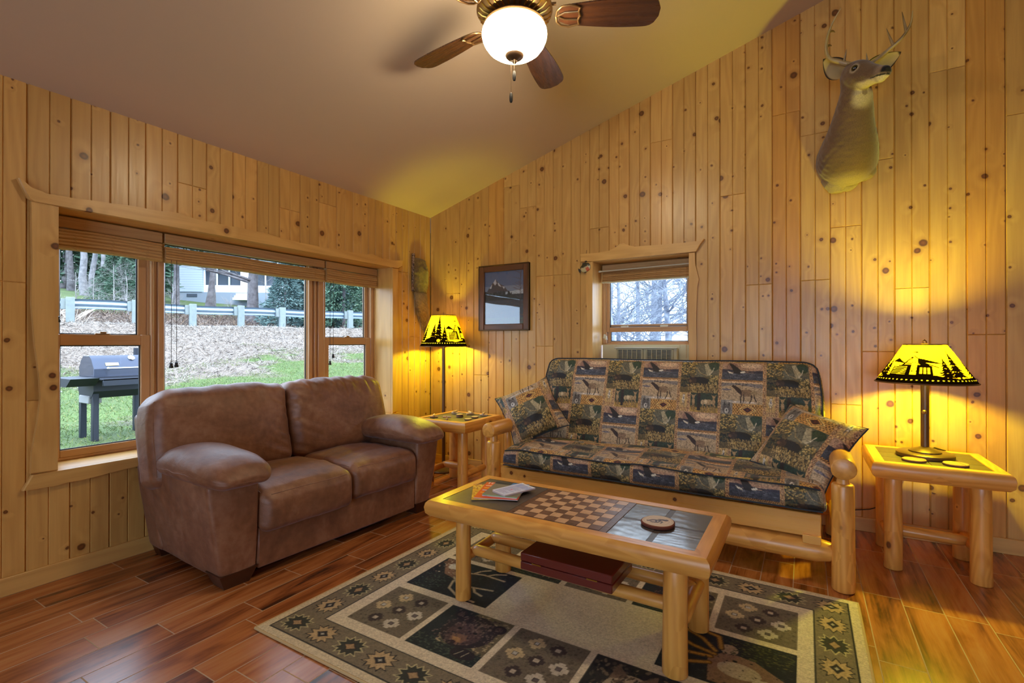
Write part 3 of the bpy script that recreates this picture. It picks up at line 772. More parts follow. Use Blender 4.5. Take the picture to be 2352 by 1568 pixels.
# raised grout cross and four slates at the right end
gx0 = sx1 + .002
def rough_slab(name, parent, x0, x1, y0, y1, zt, mat, amp=.0015, seed=0):
    nx, ny = int((x1 - x0) / .005), int((y1 - y0) / .005)
    X, Y = np.meshgrid(np.linspace(x0, x1, nx + 1), np.linspace(y0, y1, ny + 1), indexing='ij')
    P = np.stack([X, Y, X * 0], -1); Z = zt + amp * (fn(P, 14, seed) + .8 * fn(P, 35, seed + 1))
    m = MB(); m.grid(np.stack([X, Y, Z], -1)); m.box(x0, x1, y0, y1, zt - .02, zt - amp * 2)
    return m.build(name, mat, parent, ang=180)
cxm, cym = (gx0 + i1) / 2, (j0 + j1) / 2
k = 0
for a, b in ((gx0, cxm - .012), (cxm + .012, i1)):
    for c, d in ((j0, cym - .010), (cym + .010, j1)):
        k += 1; rough_slab('slate_tile', ct, a, b, c, d, ZT - .002, M_slate, .0002, k)
part('grout_strip', M_slate2, ct, lambda m: (m.box(cxm - .012, cxm + .012, j0, j1, ZT - .02, ZT - .003), m.box(gx0, i1, cym - .010, cym + .010, ZT - .02, ZT - .0028)))
bd = slab('chessboard', ct, sx0, sx1, j0, j1, ZT - .001, M_walnut)
sq = min((sx1 - sx0 - .035) / 8, (j1 - j0 - .02) / 8); bx0 = (sx0 + sx1) / 2 - 4 * sq; by0 = (j0 + j1) / 2 - 4 * sq
M_maple = wood('maple_inlay', (.66, .42, .25), (.56, .33, .18), kscale=1, kamt=0, rough=.3)
M_dkinlay = wood('dark_inlay', (.20, .10, .065), (.12, .06, .04), kscale=1, kamt=0, rough=.3)
for nm, mt, par in (('light_squares', M_maple, 0), ('dark_squares', M_dkinlay, 1)):
    m = MB()
    for a in range(8):
        for b in range(8):
            if (a + b) % 2 == par: m.box(bx0 + a * sq + .0006, bx0 + (a + 1) * sq - .0006, by0 + b * sq + .0006, by0 + (b + 1) * sq - .0006, ZT - .01, ZT + .0002)
    m.build(nm, mt, bd, smooth=False)
lg = [(1.897, -2.005, .034), (2.865, -2.035, .043), (1.905, -1.665, .040), (2.885, -1.70, .040)]
for x, y, r in lg: logpart('leg', ct, (x - O[0], y - O[1], .0115), (x - O[0], y - O[1], ZT - .055), r + .002, r2=r, chamf=.004, wob=.03)
zs = .20
logpart('end_stretcher', ct, (1.90 - O[0], -2.02 - O[1], zs), (1.905 - O[0], -1.65 - O[1], zs + .01), .024, bow=.004, taper=.02)
logpart('end_stretcher', ct, (2.885 - O[0], -2.02 - O[1], zs), (2.885 - O[0], -1.69 - O[1], zs + .01), .027, bow=.003, taper=.02)
s1 = (1.905 - O[0], -1.94 - O[1], zs + .018), (2.90 - O[0], -1.955 - O[1], zs + .012)
s2 = (1.905 - O[0], -1.775 - O[1], zs + .022), (2.90 - O[0], -1.79 - O[1], zs + .018)
for p, q in (s1, s2): logpart('long_stretcher', ct, p, q, .026, taper=.03, wob=.04)
# ---------------------------------------------------------------- things on the coffee table
def T(x, y, z, rz=0, rx=0, ry=0): return Matrix.Translation((x, y, z)) @ Matrix.Rotation(rz, 4, 'Z') @ Matrix.Rotation(ry, 4, 'Y') @ Matrix.Rotation(rx, 4, 'X')
GL = {'T': '1110100100100', }
FONT = {'A': ["010", "101", "111", "101", "101"], 'B': ["110", "101", "110", "101", "110"], 'C': ["011", "100", "100", "100", "011"], 'D': ["110", "101", "101", "101", "110"], 'E': ["111", "100", "110", "100", "111"],
        'I': ["111", "010", "010", "010", "111"], 'N': ["101", "111", "111", "111", "101"], 'O': ["010", "101", "101", "101", "010"], 'R': ["110", "101", "110", "101", "101"], 'T': ["111", "010", "010", "010", "010"],
        'r': ["000", "000", "110", "100", "100"], 'a': ["000", "010", "001", "111", "111"], 'v': ["000", "000", "101", "101", "010"], 'e': ["000", "010", "101", "110", "011"], 'l': ["100", "100", "100", "100", "110"], 's': ["000", "011", "100", "011", "110"],
        'n': ["000", "000", "110", "101", "101"], 'S': ["011", "100", "010", "001", "110"], 'V': ["101", "101", "101", "101", "010"], 'L': ["100", "100", "100", "100", "111"], 'o': ["000", "010", "101", "101", "010"], 'p': ["000", "110", "101", "110", "100"], 'w': ["000", "000", "101", "111", "111"], ' ': ["000"] * 5}
def text(cv, s, x, y, h, col, w=None):
    px = h / 5; pw = px if w is None else w
    for i, ch in enumerate(s):
        g = FONT.get(ch, FONT['n'])
        for r_, row in enumerate(g):
            for c_, b in enumerate(row):
                if b == '1': cv.rect(x + (i * 4 + c_) * pw, x + (i * 4 + c_ + 1) * pw, y + h - (r_ + 1) * px, y + h - r_ * px, col)
    return cv
ZM = ZT + .001
def sheet(name, label, cv, w, h, th, x, y, z, rz, edge, bend=.0, group=None):
    t = thing(name, label, 'magazine' if 'map' not in name else 'map', (x, y, z), rz, group)
    paint_sheet(cv, Matrix.Translation((0, 0, th)), -w / 2, w / 2, -h / 2, h / 2, .0025, 'cover', M_print, t, 0, bump=lambda X, Y: bend * (np.abs(X / w * 2) ** 3) * (X < 0))
    m = MB(); m.box(-w / 2 + .0005, w / 2 - .0005, -h / 2 + .0005, h / 2 - .0005, 0, th - .0004); m.build('pages', simple('paper_' + name, edge, .7), t, smooth=False)
    return t
w, h = .21, .275
c = Cv(w, h, .0015, (222, 170, 50)); c.rect(0, w, 0, h * .5, (214, 158, 40)); c.speck(0, w, 0, h, [(238, 200, 90), (180, 110, 30), (246, 222, 120), (160, 84, 34)], 260, .006, 2); c.rect(0, w, h * .86, h, (196, 120, 70)); c.speck(0, w, h * .86, h, [(170, 80, 60), (120, 70, 60)], 60, .006, 3)
sheet('magazine', 'yellow magazine at the bottom of the pile on the coffee table', c.blur(), w, h * .93, .003, 1.951, -1.827, ZM, math.radians(33), (230, 200, 120), group='magazines')
c = Cv(w, h, .0015, (226, 88, 24)); c.rect(0, w, 0, h * .45, (222, 76, 18)); text(c, 'Travelers', .012, h - .045, .036, (250, 226, 214), .0048)
for i, cc in enumerate([(250, 214, 190), (248, 180, 60), (214, 210, 240), (246, 176, 40)]): c.rect(.012, .075 - i * .006, h * .70 - i * .038, h * .70 + .012 - i * .038, cc)
c.rect(w * .55, w * .9, .03, .05, (246, 170, 60))
sheet('magazine', 'orange magazine with a white handwritten title, on the coffee table', c.blur(), w, h * .95, .004, 1.985, -1.812, ZM + .0035, math.radians(20), (226, 206, 200), group='magazines')
c = Cv(w, h, .0015, (134, 128, 110)); c.rect(0, w, h * .70, h, (50, 62, 66)); text(c, 'DO', .012, h * .86, .020, (236, 240, 240), .005); c.poly([(w * .45, h), (w, h), (w, h * .2), (w * .35, h * .5)], (74, 140, 206)); c.poly([(w * .6, h * .75), (w * .68, h * .6), (w * .7, h * .68)], (20, 40, 70)); c.rect(0, w, 0, .012, (120, 180, 150))
sheet('magazine', 'grey and blue brochure magazine under the folded map on the coffee table', c.blur(), w * .82, h * .84, .004, 2.008, -1.800, ZM + .008, math.radians(14), (224, 216, 214), .004, group='magazines')
mw, mh = .100, .190
c = Cv(mw, mh, .0013, (226, 228, 244)); c.rect(.006, mw - .006, .006, mh - .012, (206, 212, 240))
r = random.Random(3)
for i in range(26): y_ = .01 + i * .0075; c.line([(.01, y_), (.01 + r.uniform(.03, .09), y_)], .0018, (120, 120, 170))
for i in range(3): c.rect(.012 + i * .033, .036 + i * .033, .13, .17, (168, 180, 224))
c.ell(.05, .08, .008, .006, (220, 120, 160)); c.line([(.02, .18), (.08, .205)], .004, (60, 70, 120)); c.rect(0, mw, mh - .008, mh, (240, 242, 250))
sheet('folded_map', 'white folded map on top of the magazines on the coffee table', c.blur(), mw, mh, .007, 2.048, -1.795, ZM + .0125, math.radians(-21), (214, 190, 190), .003)
# round wooden coaster with bark edge and burnt lizard figure
t = thing('coaster', 'round bark-edged wood slice with a dark painted figure on the slate', 'coaster', (2.756, -1.848, ZT - .001), math.radians(25))
R_ = .066
c = Cv(2 * R_, 2 * R_, .0012, (196, 172, 140)); 
for i in range(9): c.ell(R_, R_, R_ * (1 - i * .1), R_ * (1 - i * .1), (206 - (i % 2) * 12, 182 - (i % 2) * 14, 150 - (i % 2) * 14))
def S_(pts): return [(R_ + a * R_ * .78, R_ + b * R_ * .78) for a, b in pts]
c.line(S_([(-.75, .05), (-.3, .22), (.1, .1), (.3, .2)]), .012, (74, 44, 44)); c.line(S_([(-.5, -.3), (-.1, -.35), (.1, -.1)]), .007, (64, 40, 40)); c.line(S_([(-.1, .2), (-.2, -.3), (-.6, -.2)]), .008, (74, 44, 44)); c.line(S_([(.1, .1), (.3, -.25), (.1, -.5)]), .006, (50, 34, 34)); c.ell(*S_([(.6, .15)])[0], .013, .009, (60, 38, 38)); c.line(S_([(.1, .35), (.5, .3)]), .006, (60, 38, 38))
a = np.arange(48) / 48 * 2 * PI; rings = np.linspace(0.01, .93, 26)
rad = R_ * (1 + .04 * fn(np.stack([np.cos(a), np.sin(a), a * 0], 1), .5, 9))
G = np.stack([np.stack([np.cos(a) * rad * q, np.sin(a) * rad * q, np.full(48, .014)], 1) for q in rings])
m = MB(); m.grid(G, col=c.blur().get(G[..., 0] + R_, G[..., 1] + R_), loop=True); m.build('painted_face', M_paint, t, smooth=False)
G = np.stack([np.stack([np.cos(a) * rad * q, np.sin(a) * rad * q, np.full(48, z_)], 1) for q, z_ in ((.02, .0), (.95, 0), (1, .003), (1.0, .012), (.93, .0142))])
m = MB(); m.grid(G, loop=True); m.build('bark_edge', simple('red_bark', (110, 50, 30), .8, 0, 90, .8, .3), t, ang=60)
# ---------------------------------------------------------------- chess box on the stretchers
t = thing('chess_box', 'flat maroon lacquered wooden games case resting on the coffee table stretchers', 'box', (2.44, -1.945, zs + .0475), math.radians(-1))
bw, bh_, bt = .405, .24, .072
m = MB(); m.box(-bw / 2, bw / 2, -bh_ / 2, bh_ / 2, 0, bt * .48, .004); m.build('case_bottom', M_maroon, t)
m = MB(); m.box(-bw / 2, bw / 2, -bh_ / 2, bh_ / 2, bt * .50, bt, .004); m.build('case_lid', M_maroon, t)
for xx in (-.125, .12):
    m = MB(); m.box(xx - .022, xx + .022, -bh_ / 2 - .0015, -bh_ / 2 + .001, bt * .455, bt * .525, .0005); m.build('hinge', M_brass, t)
m = MB(); m.box(-bw / 2 - .004, -bw / 2, -.02, .02, bt * .40, bt * .6, .001); m.build('clasp', M_pewter, t)
# ---------------------------------------------------------------- end tables
def end_table(label, cx, cy):
    t = thing('end_table', label, 'table', (cx, cy, 0), 0, 'log end tables')
    Z = .575; h = .278
    a, b, c_, d = half_log_frame(t, -h, h, -h, h, Z, .085, .062, 5)
    part('top_board', M_board, t, lambda m: m.box(a - .01, b + .01, c_ - .01, d + .01, Z - .04, Z - .008))
    rows = [(-.21, -.075), (-.072, .068), (.071, .216)]
    kk = 0
    for (p, q) in rows:
        for (u, v) in ((a, -.02 + .03 * kk), (-.017 + .03 * kk, b)):
            m = MB(); m.box(u, v - .001, p, q, Z - .02, Z - .003, .001); m.build('slate_tile', M_slate2, t)
        kk += 1
    for sx in (-1, 1):
        for sy in (-1, 1): logpart('leg', t, (sx * .175, sy * .17, 0), (sx * .175, sy * .17, Z - .06), .043, r2=.040, chamf=.004, wob=.04)
    for sx in (-1, 1): logpart('stretcher', t, (sx * .175, -.17, .135), (sx * .175, .17, .14), .026, taper=.02, bow=.003)
    logpart('cross_stretcher', t, (-.185, .02, .15), (.185, .02, .145), .029, taper=.05)
    return t
etR = end_table('log end table with slate top under the table lamp, right of the futon', 3.845, -.385)
etL = end_table('log end table holding the tic-tac-toe pieces, between the leather sofa and the futon', .725, -.495)
ZE = .5725
# tic tac toe pieces on the left end table
def cross_piece(x, y, rz, label, lean=0):
    t = thing('cross_piece', label, 'game piece', (x, y, ZE), rz, 'wooden crosses on the end table')
    r_ = .0085
    m = MB(); m.log((-.034, 0, r_), (.034, 0, r_), r_, chamf=.001, seg=12, wob=.02); m.build('stick', M_stick, t)
    m = MB(); m.log((0, -.034, r_ * 1.0 + .011), (0, .034, r_ * 2.0 + .006), r_, chamf=.001, seg=12, wob=.02); m.build('stick', M_stick, t)
    return t
M_stick = wood('pale_stick', (.76, .56, .36), (.60, .38, .2), kscale=20, kamt=.02, rough=.6)
M_bark = simple('thin_bark', (120, 84, 56), .8, 0, 120, .5, .25)
XS = [(.585, -.645, .6, 'cross of two peeled sticks nearest the leather sofa arm'), (.735, -.66, 2.2, 'cross of two peeled sticks near the front corner of the left end table'), (.60, -.375, .1, 'cross of two peeled sticks lying just right of the floor lamp pole'),
      (.745, -.345, 1.0, 'cross of two peeled sticks at the back middle of the left end table'), (.885, -.345, .35, 'cross of two peeled sticks at the back right corner of the left end table')]
for x, y, a_, lb in XS: cross_piece(x, y, a_, lb)
def slice_piece(x, y, n, label):
    t = thing('ring_piece', label, 'game piece', (x, y, ZE), random.random() * 3, 'wood slices on the end table')
    for i in range(n):
        z_ = i * .0125
        m = MB(); m.lathe([(.0285, z_ + .001), (.030, z_ + .002), (.030, z_ + .0105), (.0285, z_ + .0115)], 24, caps=False); bk = m.build('bark_edge', M_bark, t)
        m = MB(); m.lathe([(.0005, z_ + .001), (.0285, z_ + .001), (.0287, z_ + .0118), (.0005, z_ + .0122)], 24); m.build('wood_face', M_stick, bk)
    return t
slice_piece(.745, -.50, 2, 'stack of two wood slices in the middle of the left end table')
slice_piece(.905, -.60, 1, 'single wood slice nearest the front right corner of the left end table')
slice_piece(.885, -.475, 1, 'single wood slice right of the stacked pair on the left end table')
# coasters on the right end table
M_coaster = wood('coaster_wood', (.40, .24, .12), (.28, .15, .07), kscale=20, kamt=.02, rough=.6)
def disk_coaster(x, y, label):
    t = thing('coaster', label, 'coaster', (x, y, ZE), random.random(), 'wooden coasters by the table lamp')
    m = MB(); m.lathe([(.0005, 0), (.050, 0), (.052, .003), (.052, .010)], 32); bk = m.build('bark_edge', M_bark, t)
    m = MB(); m.lathe([(.052, .010), (.050, .0125), (.0005, .0130)], 32); m.build('wood_face', M_coaster, t)
disk_coaster(3.765, -.515, 'left one of two round wood coasters in front of the table lamp')
disk_coaster(3.930, -.530, 'right one of two round wood coasters in front of the table lamp')
# ================================================================ futon
random.seed(21)
# woven / printed wildlife patchwork cloth, painted as two 0.24 x 0.345 m patches
def patchA(c, x, y):
    """eagle over water, rope, elk, wolf and diamond"""
    W = .24
    c.rect(x, x + W, y, y + .345, (176, 150, 120))
    # diamond strip, bottom .07
    c.rect(x, x + W, y, y + .07, (196, 150, 84))
    for i in range(22):
        for j in range(6):
            if (i + j) % 2: c.poly([(x + .07 + i * .008, y + .004 + j * .011), (x + .078 + i * .008, y + .004 + j * .011), (x + .074 + i * .008, y + .014 + j * .011)], (60, 30, 26))
    cx, cy = x + .155, y + .035
    for s_, cc in ((.050, (226, 190, 120)), (.042, (70, 36, 30)), (.036, (218, 170, 96)), (.028, (96, 44, 36)), (.020, (60, 28, 26)), (.010, (110, 50, 40))): c.poly([(cx - s_, cy), (cx, cy - s_ * .68), (cx + s_, cy), (cx, cy + s_ * .68)], cc)
    c.rect(x, x + .068, y, y + .092, (140, 134, 126)); c.ell(x + .034, y + .035, .025, .032, (104, 98, 94)); c.ell(x + .034, y + .022, .012, .016, (196, 190, 180)); c.poly([(x + .014, y + .052), (x + .018, y + .084), (x + .030, y + .062)], (70, 64, 62)); c.poly([(x + .040, y + .062), (x + .052, y + .084), (x + .055, y + .052)], (70, 64, 62)); c.ell(x + .025, y + .046, .004, .003, (30, 26, 24)); c.ell(x + .044, y + .046, .004, .003, (30, 26, 24)); c.ell(x + .034, y + .026, .005, .006, (24, 20, 20))
    # elk panel
    Y = y + .07
    c.rect(x + .068, x + W, Y, Y + .145, (180, 156, 124)); c.rect(x, x + .068, Y + .022, Y + .145, (180, 156, 124)); c.poly([(x, Y + .11), (x + .1, Y + .125), (x + .24, Y + .105), (x + .24, Y + .132), (x, Y + .138)], (132, 122, 116)); c.rect(x, x + W, Y + .136, Y + .145, (214, 180, 140))
    c.ell(x + .03, Y + .09, .03, .006, (120, 112, 120)); c.ell(x + .12, Y + .012, .09, .006, (206, 192, 176))
    b = (136, 110, 84); d = (60, 40, 34)
    c.ell(x + .152, Y + .072, .046, .022, b, -.05); c.ell(x + .19, Y + .072, .018, .02, (168, 144, 110)); c.poly([(x + .118, Y + .088), (x + .120, Y + .055), (x + .095, Y + .075), (x + .072, Y + .100), (x + .058, Y + .112), (x + .066, Y + .122), (x + .086, Y + .116), (x + .108, Y + .098)], d)
    for (p, q, r_) in (((.118, .060), (.114, .036), (.116, .008)), ((.130, .058), (.134, .034), (.130, .010)), ((.178, .058), (.176, .034), (.166, .008)), ((.190, .062), (.196, .038), (.204, .020))): c.line([(x + p[0], Y + p[1]), (x + q[0], Y + q[1]), (x + r_[0], Y + r_[1])], .006, d)
    c.line([(x + .080, Y + .118), (x + .095, Y + .126), (x + .125, Y + .118), (x + .150, Y + .128)], .003, d)
    for p, q in (((.088, .122), (.082, .140)), ((.104, .123), (.102, .142)), ((.122, .119), (.128, .138)), ((.138, .122), (.150, .140))): c.line([(x + p[0], Y + p[1]), (x + q[0], Y + q[1])], .0025, d)
    # rope
    Y = y + .215; c.rect(x, x + W, Y, Y + .013, (92, 52, 40))
    for i in range(24): c.line([(x + i * .01, Y + .001), (x + i * .01 + .008, Y + .012)], .0034, (204, 160, 96))
    # eagle
    Y = y + .228
    c.rect(x, x + W, Y, Y + .117, (176, 142, 116)); c.ell(x + .17, Y + .095, .06, .018, (204, 174, 142)); c.ell(x + .06, Y + .085, .035, .03, (146, 112, 96)); c.rect(x, x + W, Y, Y + .048, (74, 76, 86)); c.poly([(x, Y + .045), (x + .1, Y + .052), (x + .24, Y + .046), (x + .24, Y + .064), (x + .15, Y + .058), (x, Y + .070)], (58, 52, 66))
    r_ = random.Random(4)
    for i in range(40): a, b_ = x + r_.uniform(.01, .21), Y + r_.uniform(.003, .044); c.line([(a, b_), (a + .02, b_ + .001)], .0022, r_.choice([(136, 138, 148), (40, 42, 54), (104, 106, 118)]))
    c.poly([(x + .036, Y + .114), (x + .062, Y + .104), (x + .095, Y + .078), (x + .120, Y + .052), (x + .106, Y + .036), (x + .072, Y + .040), (x + .060, Y + .070)], (40, 32, 32)); c.poly([(x + .030, Y + .058), (x + .062, Y + .046), (x + .066, Y + .034), (x + .040, Y + .044)], (206, 196, 176)); c.ell(x + .122, Y + .050, .015, .006, (222, 214, 196), .2)
def patchB(c, x, y):
    """spruce, moose antler and bear, with the deer panel below"""
    W = .24; r_ = random.Random(8)
    c.rect(x, x + W, y, y + .345, (96, 86, 58))
    # deer row
    c.rect(x + .07, x + W, y, y + .13, (46, 62, 50)); c.rect(x + .07, x + W, y, y + .034, (170, 136, 66)); c.speck(x + .075, x + W - .006, y + .004, y + .045, [(176, 146, 86), (104, 82, 44), (150, 122, 66)], 140, .0022, 5, 3.2)
    c.rect(x + .112, x + .134, y + .012, y + .13, (50, 36, 32))
    t = (168, 140, 102); 
    for ox, s_ in ((.088, 1), (.215, -1)):
        c.ell(x + ox, y + .070, .010, .022, t); c.ell(x + ox, y + .104, .009, .010, t); c.poly([(x + ox - .010, y + .108), (x + ox - .018, y + .122), (x + ox - .004, y + .112)], t); c.poly([(x + ox + .010, y + .108), (x + ox + .018, y + .122), (x + ox + .004, y + .112)], t); c.line([(x + ox - .003, y + .06), (x + ox - .003, y + .016)], .005, (140, 112, 80)); c.line([(x + ox + .005, y + .06), (x + ox + .005, y + .02)], .004, (140, 112, 80))
    c.ell(x + .182, y + .070, .026, .017, (176, 150, 112)); c.ell(x + .165, y + .072, .013, .016, (202, 182, 146)); c.ell(x + .148, y + .068, .012, .016, (186, 164, 128))
    for q in (.150, .168, .176, .196): c.line([(x + q, y + .060), (x + q, y + .014)], .0045, (150, 122, 88))
    # big horned goat strip
    c.rect(x, x + .045, y + .030, y + .13, (190, 158, 104)); c.ell(x + .024, y + .080, .010, .022, (206, 192, 166)); c.ell(x + .026, y + .108, .007, .009, (212, 200, 180)); c.line([(x + .022, y + .114), (x + .018, y + .126)], .003, (60, 48, 50)); c.line([(x + .030, y + .114), (x + .036, y + .126)], .003, (60, 48, 50)); c.ell(x + .026, y + .09, .004, .01, (76, 76, 96))
    for q in (.018, .030): c.line([(x + q, y + .070), (x + q, y + .036)], .004, (120, 104, 90))
    c.rect(x, x + .07, y, y + .030, (186, 150, 104))
    for i in range(3): cx = x + .012 + i * .023; c.poly([(cx - .010, y + .002), (cx, y + .028), (cx + .010, y + .002)], (110, 58, 44)); c.poly([(cx - .006, y + .004), (cx, y + .022), (cx + .006, y + .004)], (216, 186, 130))
    c.rect(x + .045, x + .07, y, y + .13, (190, 156, 110))
    for j in range(3):
        cy = y + .022 + j * .043; c.poly([(x + .0575, cy - .02), (x + .068, cy), (x + .0575, cy + .02), (x + .047, cy)], (112, 58, 46)); c.poly([(x + .0575, cy - .015), (x + .065, cy), (x + .0575, cy + .015), (x + .050, cy)], (206, 176, 132)); c.line([(x + .0575, cy - .006), (x + .0575, cy + .006)], .003, (96, 40, 36)); c.line([(x + .0535, cy), (x + .0615, cy)], .003, (96, 40, 36))
    # top scene
    Y = y + .13; H = .215
    c.rect(x, x + W, Y, Y + H, (104, 88, 54)); c.rect(x + .09, x + W, Y + .11, Y + H, (104, 100, 82)); c.ell(x + .205, Y + .185, .035, .032, (52, 70, 50))
    c.speck(x, x + .10, Y + .12, Y + H, [(40, 52, 44), (62, 74, 56), (190, 158, 90), (206, 178, 110)], 220, .005, 6, .5)
    c.speck(x, x + .06, Y + .04, Y + .12, [(34, 44, 40), (60, 70, 52), (22, 26, 26)], 140, .006, 7, .5)
    c.ell(x + .12, Y + .075, .068, .034, (26, 20, 18)); c.ell(x + .075, Y + .085, .026, .022, (66, 46, 34)); c.ell(x + .066, Y + .100, .007, .007, (50, 34, 28)); c.ell(x + .092, Y + .103, .007, .007, (50, 34, 28)); c.ell(x + .06, Y + .08, .010, .008, (110, 82, 58))
    c.poly([(x + .145, Y + .20), (x + .165, Y + .208), (x + .195, Y + .15), (x + .188, Y + .12), (x + .165, Y + .118)], (166, 154, 124)); c.line([(x + .10, Y + .175), (x + .125, Y + .135), (x + .165, Y + .118)], .005, (160, 140, 100)); c.line([(x + .195, Y + .14), (x + .208, Y + .172)], .004, (200, 190, 166)); c.line([(x + .18, Y + .125), (x + .20, Y + .15)], .004, (200, 190, 166))
    c.speck(x + .05, x + .235, Y + .003, Y + .062, [(170, 142, 86), (128, 104, 58), (62, 54, 34), (186, 160, 106), (34, 32, 26)], 520, .0024, 8, 2.8); c.speck(x + .18, x + .235, Y + .06, Y + .12, [(196, 170, 110), (96, 92, 60), (66, 64, 44)], 120, .004, 9)
cloth = Cv(.52, .69, .0013, (150, 130, 100))
patchA(cloth, .02, .345); patchB(cloth, .28, .345); patchB(cloth, .02, 0); patchA(cloth, .28, 0)
for sx in (0, .26):
    for j in range(16):
        cy = (j + .5) * .69 / 16; cloth.rect(sx, sx + .02, cy - .0216, cy + .0216, (188, 150, 104)); cloth.poly([(sx + .010, cy - .021), (sx + .019, cy), (sx + .010, cy + .021), (sx + .001, cy)], (108, 56, 46)); cloth.poly([(sx + .010, cy - .014), (sx + .0155, cy), (sx + .010, cy + .014), (sx + .0045, cy)], (206, 178, 132)); cloth.ell(sx + .010, cy, .002, .005, (110, 50, 42))
rs_ = np.random.RandomState(5)
def mottled(a, amp1, amp2):
    H_, W_ = a.shape[:2]; n1_ = rs_.rand(H_, W_, 1); b_ = rs_.rand(H_ // 3 + 1, W_ // 4 + 1, 1); n2_ = np.repeat(np.repeat(b_, 3, 0), 4, 1)[:H_, :W_]
    return np.clip(a * (1 + amp1 * (n1_ - .5) + amp2 * (n2_ - .5)), 0, 1)
cloth.a = mottled(cloth.a, .5, .9) ** 1.12 * 1.02
cloth.blur()
def clothcol(u, v): return cloth.get(u, v, True)
M_pipe = simple('dark_piping', (30, 38, 48), .7)
M_futon = M_cloth
fo = thing('futon', 'log futon sofa with a wildlife patchwork mattress against the back wall', 'sofa', (2.41, -.6, 0))
O = (2.41, -.6, 0)
def wl(name, p, q, r, **k): return logpart(name, fo, at(O, *p), at(O, *q), r, **k)
XL, XR = 1.405, 3.425
for X in (XL, XR):
    wl('arm_log', (X, -1.06, .603), (X, -.10, .603), .050 if X < 2 else .052, chamf=.005, wob=.05)
    for Y in (-.985, -.17):
        wl('post', (X, Y, 0), (X, Y, .52), .050, r2=.047, chamf=.010, wob=.03)
        wl('post_tenon', (X, Y, .50), (X, Y, .575), .030, r2=.022, chamf=0)
    for Y in (-.80, -.60, -.40): wl('spindle', (X, Y, .20), (X, Y, .575), .023, r2=.023, taper=.06, wob=.05)
    wl('side_rail', (X, -.985, .20), (X, -.17, .20), .035, taper=.04)
wl('front_log', (XL, -.955, .165), (XR, -.955, .165), .058, taper=.11, wob=.05)
wl('back_log', (XL, -.20, .165), (XR, -.20, .165), .050, taper=.10)
m = MB(); m.box(*[v - o for v, o in ((1.47, O[0]), (3.335, O[0]))], -.995 - O[1], -.970 - O[1], .235, .352, .004); m.build('front_board', M_board, fo)
m = MB(); m.box(3.255 - O[0], 3.335 - O[0], -1.012 - O[1], -.972 - O[1], .205, .248, .003); m.build('glide_block', M_board, fo)
for X in (1.50, 3.30):
    m = MB(); m.box(X - .02 - O[0], X + .02 - O[0], -.97 - O[1], -.25 - O[1], .27, .35, .004); m.build('seat_rail', M_board, fo)
m = MB()
for i in range(12): m.box(1.48 - O[0] + i * .155, 1.57 - O[0] + i * .155, -.96 - O[1], -.40 - O[1], .335, .352, .002)
m.build('seat_slats', M_board, fo)
m = MB(); tl = math.atan2(.22, .62)
m.box(1.49 - O[0], 3.35 - O[0], -.40 - O[1], -.375 - O[1], .36, .44, .003); m.box(1.55 - O[0], 3.30 - O[0], -.155 - O[1], -.13 - O[1], .92, 1.0, .003)
for X in (1.55, 2.1, 2.7, 3.26): m.add([(X - O[0], -.40 - O[1], .36), (X + .05 - O[0], -.40 - O[1], .36), (X + .05 - O[0], -.14 - O[1], 1.0), (X - O[0], -.14 - O[1], 1.0), (X - O[0], -.375 - O[1], .36), (X + .05 - O[0], -.375 - O[1], .36), (X + .05 - O[0], -.115 - O[1], 1.0), (X - O[0], -.115 - O[1], 1.0)], [(0, 1, 2, 3), (7, 6, 5, 4), (0, 3, 7, 4), (1, 5, 6, 2), (0, 4, 5, 1), (3, 2, 6, 7)])
m.build('back_frame', M_board, fo)
# seat mattress: x 1.48..3.36, y -1.01..-.42, z .352..~.50
hs = (.945, .31, .070); cs = (2.42, -.700, .424)
def seat_warp(P, N):
    Q = P.copy(); x, y, z = P[..., 0], P[..., 1], P[..., 2]
    top = np.clip(z / hs[2], 0, 1)
    Q[..., 2] += top * (.010 * fn(np.stack([x * .8, y * 1.4, z * 0], -1), 1.6, 31) + .006 * fn(np.stack([x, y * 1.2, z * 0], -1), 6, 32) + .016 * np.clip(1 - (y / hs[1]) ** 2, 0, 1) - .004)
    fr = np.clip(-N[..., 1], 0, 1)
    Q[..., 1] -= fr * (.012 * (1 - (z / hs[2]) ** 2) + .006 * fn(np.stack([x, y * 0, z], -1), 5, 33))
    Q[..., 0] += .02 * np.sign(x) * (np.abs(x) / hs[0]) ** 8 * -(.5 + .5 * z / hs[2])
    Q[..., 2] -= .012 * (np.abs(x) / hs[0]) ** 14 * top
    return Q + V(*cs) - V(*O)
def seat_col(P, nm):
    x, y, z = P[..., 0], P[..., 1], P[..., 2]
    if nm in ('+z', '-z'): return clothcol(x + .17 + .13, (y + hs[1]) * 1.0 + .36)
    if nm == '-y': return clothcol(x + .17 + .13, z + .26)
    return clothcol(y + .1, z + .1)
m = MB(); add_soft(m, hs, (600, 150, 40), .040, warp=seat_warp, colf=seat_col, skip=('+y', '-z')); 
seatm = m.build('seat_mattress', M_futon, fo, ang=180, fixn=False)
m = MB(); xs = np.linspace(-hs[0] + .02, hs[0] - .02, 90)
for zz in (.060, -.052):
    P = np.stack([xs, np.full(90, -hs[1] + .004), np.full(90, zz)], 1); N = np.stack([xs * 0, xs * 0 - 1, xs * 0 + .4], 1); m.tube(seat_warp(P, N) - V(0, .004, 0), .0045, 8)
m.build('piping', M_pipe, seatm)
